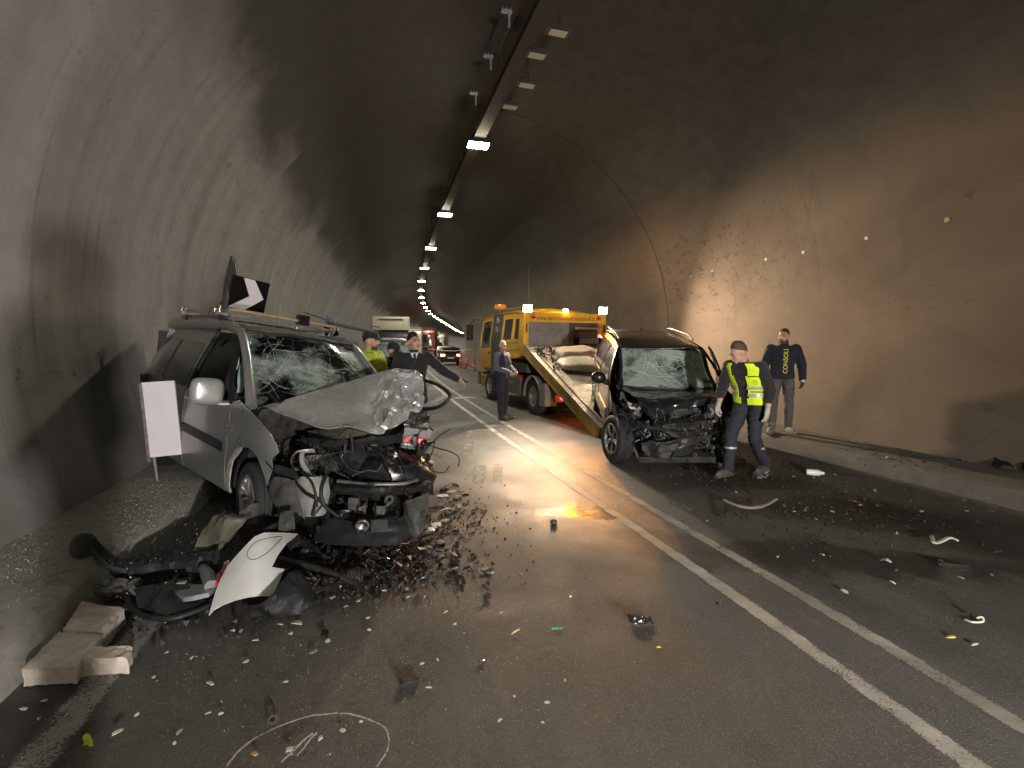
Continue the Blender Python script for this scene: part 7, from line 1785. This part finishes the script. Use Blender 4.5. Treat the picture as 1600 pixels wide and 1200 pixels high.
gtag(G().tube(spline([onz(1132, 784, .04), onz(1128, 796, .03), onz(1126, 806, .015)], 5), .012, 6).build("dark_clip", M_OILY), "bent dark clip at the left end of the curved trim", "clip")
gtag(G().tube(spline([onz(1508, 968, .01), onz(1520, 972, .012), onz(1536, 971, .01), onz(1534, 964, .03), (onz(1526, 966, .02))], 5), .006, 5).build("wire_loop", M_SH["white"]), "pale bent wire loop on the far lane near the right edge", "fragment")
shard(onz(1486, 998), .07, pm("yellow leaf", (.55, .50, .12), .6), "yellow_leaf", "pale yellow leaf below the wire loop on the far lane", "leaf", None, aspect=.35)
shard(onz(1524, 1010), .05, M_SH["white"], "grey_chip", "grey chip right of the yellow leaf", "fragment", None, aspect=.3)
gtag(crumple(None, "yellow_green_ball", [[onz(130, 1152, .05), onz(138, 1150, .055), onz(145, 1154, .05)], [onz(130, 1164, .01), onz(138, 1166, .01), onz(145, 1164, .01)]], pm("yellow green foil", (.42, .50, .03), .5, var=.3), 10, 10, .012, 30, 63, .002), "small crumpled yellow green foil on the edge line at the lower left", "litter")
gtag(G().lathe([(.012, 0), (.019, 0), (.019, .008), (.012, .008), (.012, 0)], onz(426, 1125, .006), axis='Z', n=20, M=Euler((.5, .3, 0)).to_matrix()).build("ring_clip", M_GREYP), "small dark ring clip just above the chalk ring", "clip")
gtag(G().box(onz(640, 1066, .012), (.09, .03, .02), (.1, 0, .25)).cyl(onz(626, 1062, .02), onz(632, 1066, .02), .012, n=8).build("dark_pin", M_OILY, bevel=.003), "dark metal pin alone in the middle of the near lane", "pin")
gtag(G().ball(onz(865, 816, .03), (.035, .03, .03), 10, 8).build("black_lump", M_OILY), "round black knob sitting on the wet orange reflection", "knob")
shard(onz(398, 1180), .05, pm("orange brown chip", (.45, .26, .10), .5), "orange_chip", "orange brown chip inside the chalk ring", "fragment", None, aspect=.5)
gtag(crumple(None, "bumper_scrap", [[onz(1548, 728, .22), onz(1562, 708, .34), onz(1580, 716, .30), onz(1620, 732, .30)], [onz(1556, 734, .19), onz(1572, 728, .24), onz(1590, 732, .22), onz(1620, 742, .22)]], M_BLACKP, 18, 8, .03, 8, 64, .01), "torn black bumper piece on the right pavement at the edge of view", "wreckage")
# kerb stones knocked loose
M_STONE = pm("pale kerb stone", (.62, .56, .50), .85, var=.15, scale=16, dirt=.42, dirtcol=(.30, .25, .20), bump=.8, bscale=22, bdist=.02)
def stone(label, c4, h, seed):
    P = [onz(u, v, h) for u, v in c4]
    c = sum(P, Vector((0, 0, 0))) / 4; o = thing("kerb_stone", label, "stone", (c.x, c.y, 0), group="loose kerb stones by the left kerb")
    def f(u, v):
        p = P[0].lerp(P[1], u).lerp(P[3].lerp(P[2], u), v); return p
    bm = bmesh.new(); N = 14; K = 5
    def pt(i, j, k):
        p = f(i / N, j / N); z = h * k / K; e = max(abs(i / N - .5), abs(j / N - .5)) * 2
        d = nv(Vector((p.x * 9, p.y * 9, z * 9 + seed))) * .005 + nv(Vector((p.x * 40, p.y * 40, z * 36 + seed))) * .007
        rd = .012 * max(0, (e - .9) / .1) * (k / K) ** 3
        return Vector((p.x - c.x, p.y - c.y, z - rd)) + d
    vs = {}
    def V(i, j, k):
        if (i, j, k) not in vs: vs[(i, j, k)] = bm.verts.new(pt(i, j, k))
        return vs[(i, j, k)]
    for i in range(N):
        for j in range(N): bm.faces.new((V(i, j, K), V(i + 1, j, K), V(i + 1, j + 1, K), V(i, j + 1, K)))
        for k in range(K):
            bm.faces.new((V(i, 0, k), V(i + 1, 0, k), V(i + 1, 0, k + 1), V(i, 0, k + 1))); bm.faces.new((V(i + 1, N, k), V(i, N, k), V(i, N, k + 1), V(i + 1, N, k + 1)))
            bm.faces.new((V(0, i + 1, k), V(0, i, k), V(0, i, k + 1), V(0, i + 1, k + 1))); bm.faces.new((V(N, i, k), V(N, i + 1, k), V(N, i + 1, k + 1), V(N, i, k + 1)))
    finish(bm, "block", M_STONE, o, smooth=35)
stone("largest loose kerb stone, long and pale, nearest against the left kerb", [(33, 1042), (118, 1038), (160, 990), (92, 984)], .10, 1)
stone("loose kerb stone lying behind the largest one, under the wreckage", [(97, 982), (163, 984), (194, 948), (128, 936)], .105, 2)
stone("small clean kerb stone block lying right of the largest one", [(121, 1032), (200, 1028), (206, 1008), (138, 1009)], .085, 3)
# crumbs of safety glass and grit: nobody could count them
def crumbs(name, n, regions, mats, s, seed, zoff=0.0):
    q = random.Random(seed); g = G(); vs = []; fs = []; mi = []
    for k in range(n):
        u, v, su, sv, z = q.choices(regions, [r[5] for r in regions])[0][:5]
        uu = q.gauss(u, su); vv_ = q.gauss(v, sv)
        if vv_ < 600: continue
        p = onz(uu, vv_, z); L = q.uniform(*s) * (1 if q.random() < .9 else 1.8)
        e = Euler((q.uniform(0, 6), q.uniform(0, 6), q.uniform(0, 6))).to_matrix(); b = len(vs)
        for a in ((1, 0, -.5), (-.6, .8, -.4), (-.5, -.8, -.5), (.1, 0, .7)):
            vs.append(p + e @ Vector(a) * L + Vector((0, 0, L * .5 + .003)))
        for f in ((0, 2, 1), (0, 1, 3), (1, 2, 3), (2, 0, 3)): fs.append(tuple(b + i for i in f)); mi.append(k % len(mats))
    me = bpy.data.meshes.new(name); me.from_pydata(vs, [], fs)
    for m in mats: me.materials.append(m)
    me.polygons.foreach_set("material_index", mi)
    o = link(name, me, None); o['kind'] = 'stuff'
    return o
M_CRUMB = pm("glass crumb", (.55, .62, .58), .15, var=.2, coat=1.0); M_GRIT = pm("pale grit", (.42, .40, .36), .6, var=.3)
for k in range(1): pass
crumbs("glass_crumbs", 6000, [(120, 800, 120, 40, .212, 3), (220, 765, 60, 20, .212, 2), (60, 860, 60, 40, .212, 1.2)], [M_CRUMB, M_CRUMB, M_GRIT], (.0014, .0036), 1)
crumbs("road_grit", 3400, [(300, 860, 60, 50, 0, 1.2), (520, 900, 120, 35, 0, 2.5), (480, 1020, 190, 90, 0, 3), (700, 860, 80, 50, 0, 2), (760, 960, 140, 90, 0, 2), (780, 800, 70, 30, 0, 1), (1300, 800, 150, 50, 0, 1.2), (1150, 760, 70, 25, 0, .8), (1300, 930, 220, 60, 0, .8)], [M_GRIT, M_CRUMB, M_GRIT, M_GRIT], (.0009, .0028), 2)
crumbs("dark_grit", 2600, [(560, 880, 90, 25, 0, 3), (700, 810, 40, 25, 0, 1.5), (1300, 790, 110, 35, 0, 1.5), (1420, 712, 80, 10, .19, .5), (250, 930, 70, 30, 0, 1), (1120, 735, 60, 14, 0, 1)], [M_BLACKP, M_OILY, M_GREYP], (.005, .016), 3)
crumbs("plastic_splinters", 260, [(240, 905, 70, 22, 0, 1), (420, 900, 60, 25, 0, .8)], [M_BLACKP, M_GREYP, M_OILY], (.012, .035), 5)
g = G(); q2 = random.Random(31)
for k in range(300):
    u = q2.gauss(580, 85); v = q2.gauss(878, 20); p = onz(u, v, q2.uniform(.0, .04)); L = q2.uniform(.02, .07); g.mi = q2.choice((0, 0, 0, 1, 2, 3))
    g.box(p + Vector((0, 0, L * .15)), (L, L * q2.uniform(.2, .7), L * q2.uniform(.06, .25)), (q2.uniform(-.6, .6), q2.uniform(-.6, .6), q2.uniform(0, 6)))
g.build("splinter_heap", [M_BLACKP, M_GREYP, M_SH["white"], M_GLOSSBLK], None, smooth=0)['kind'] = 'stuff'
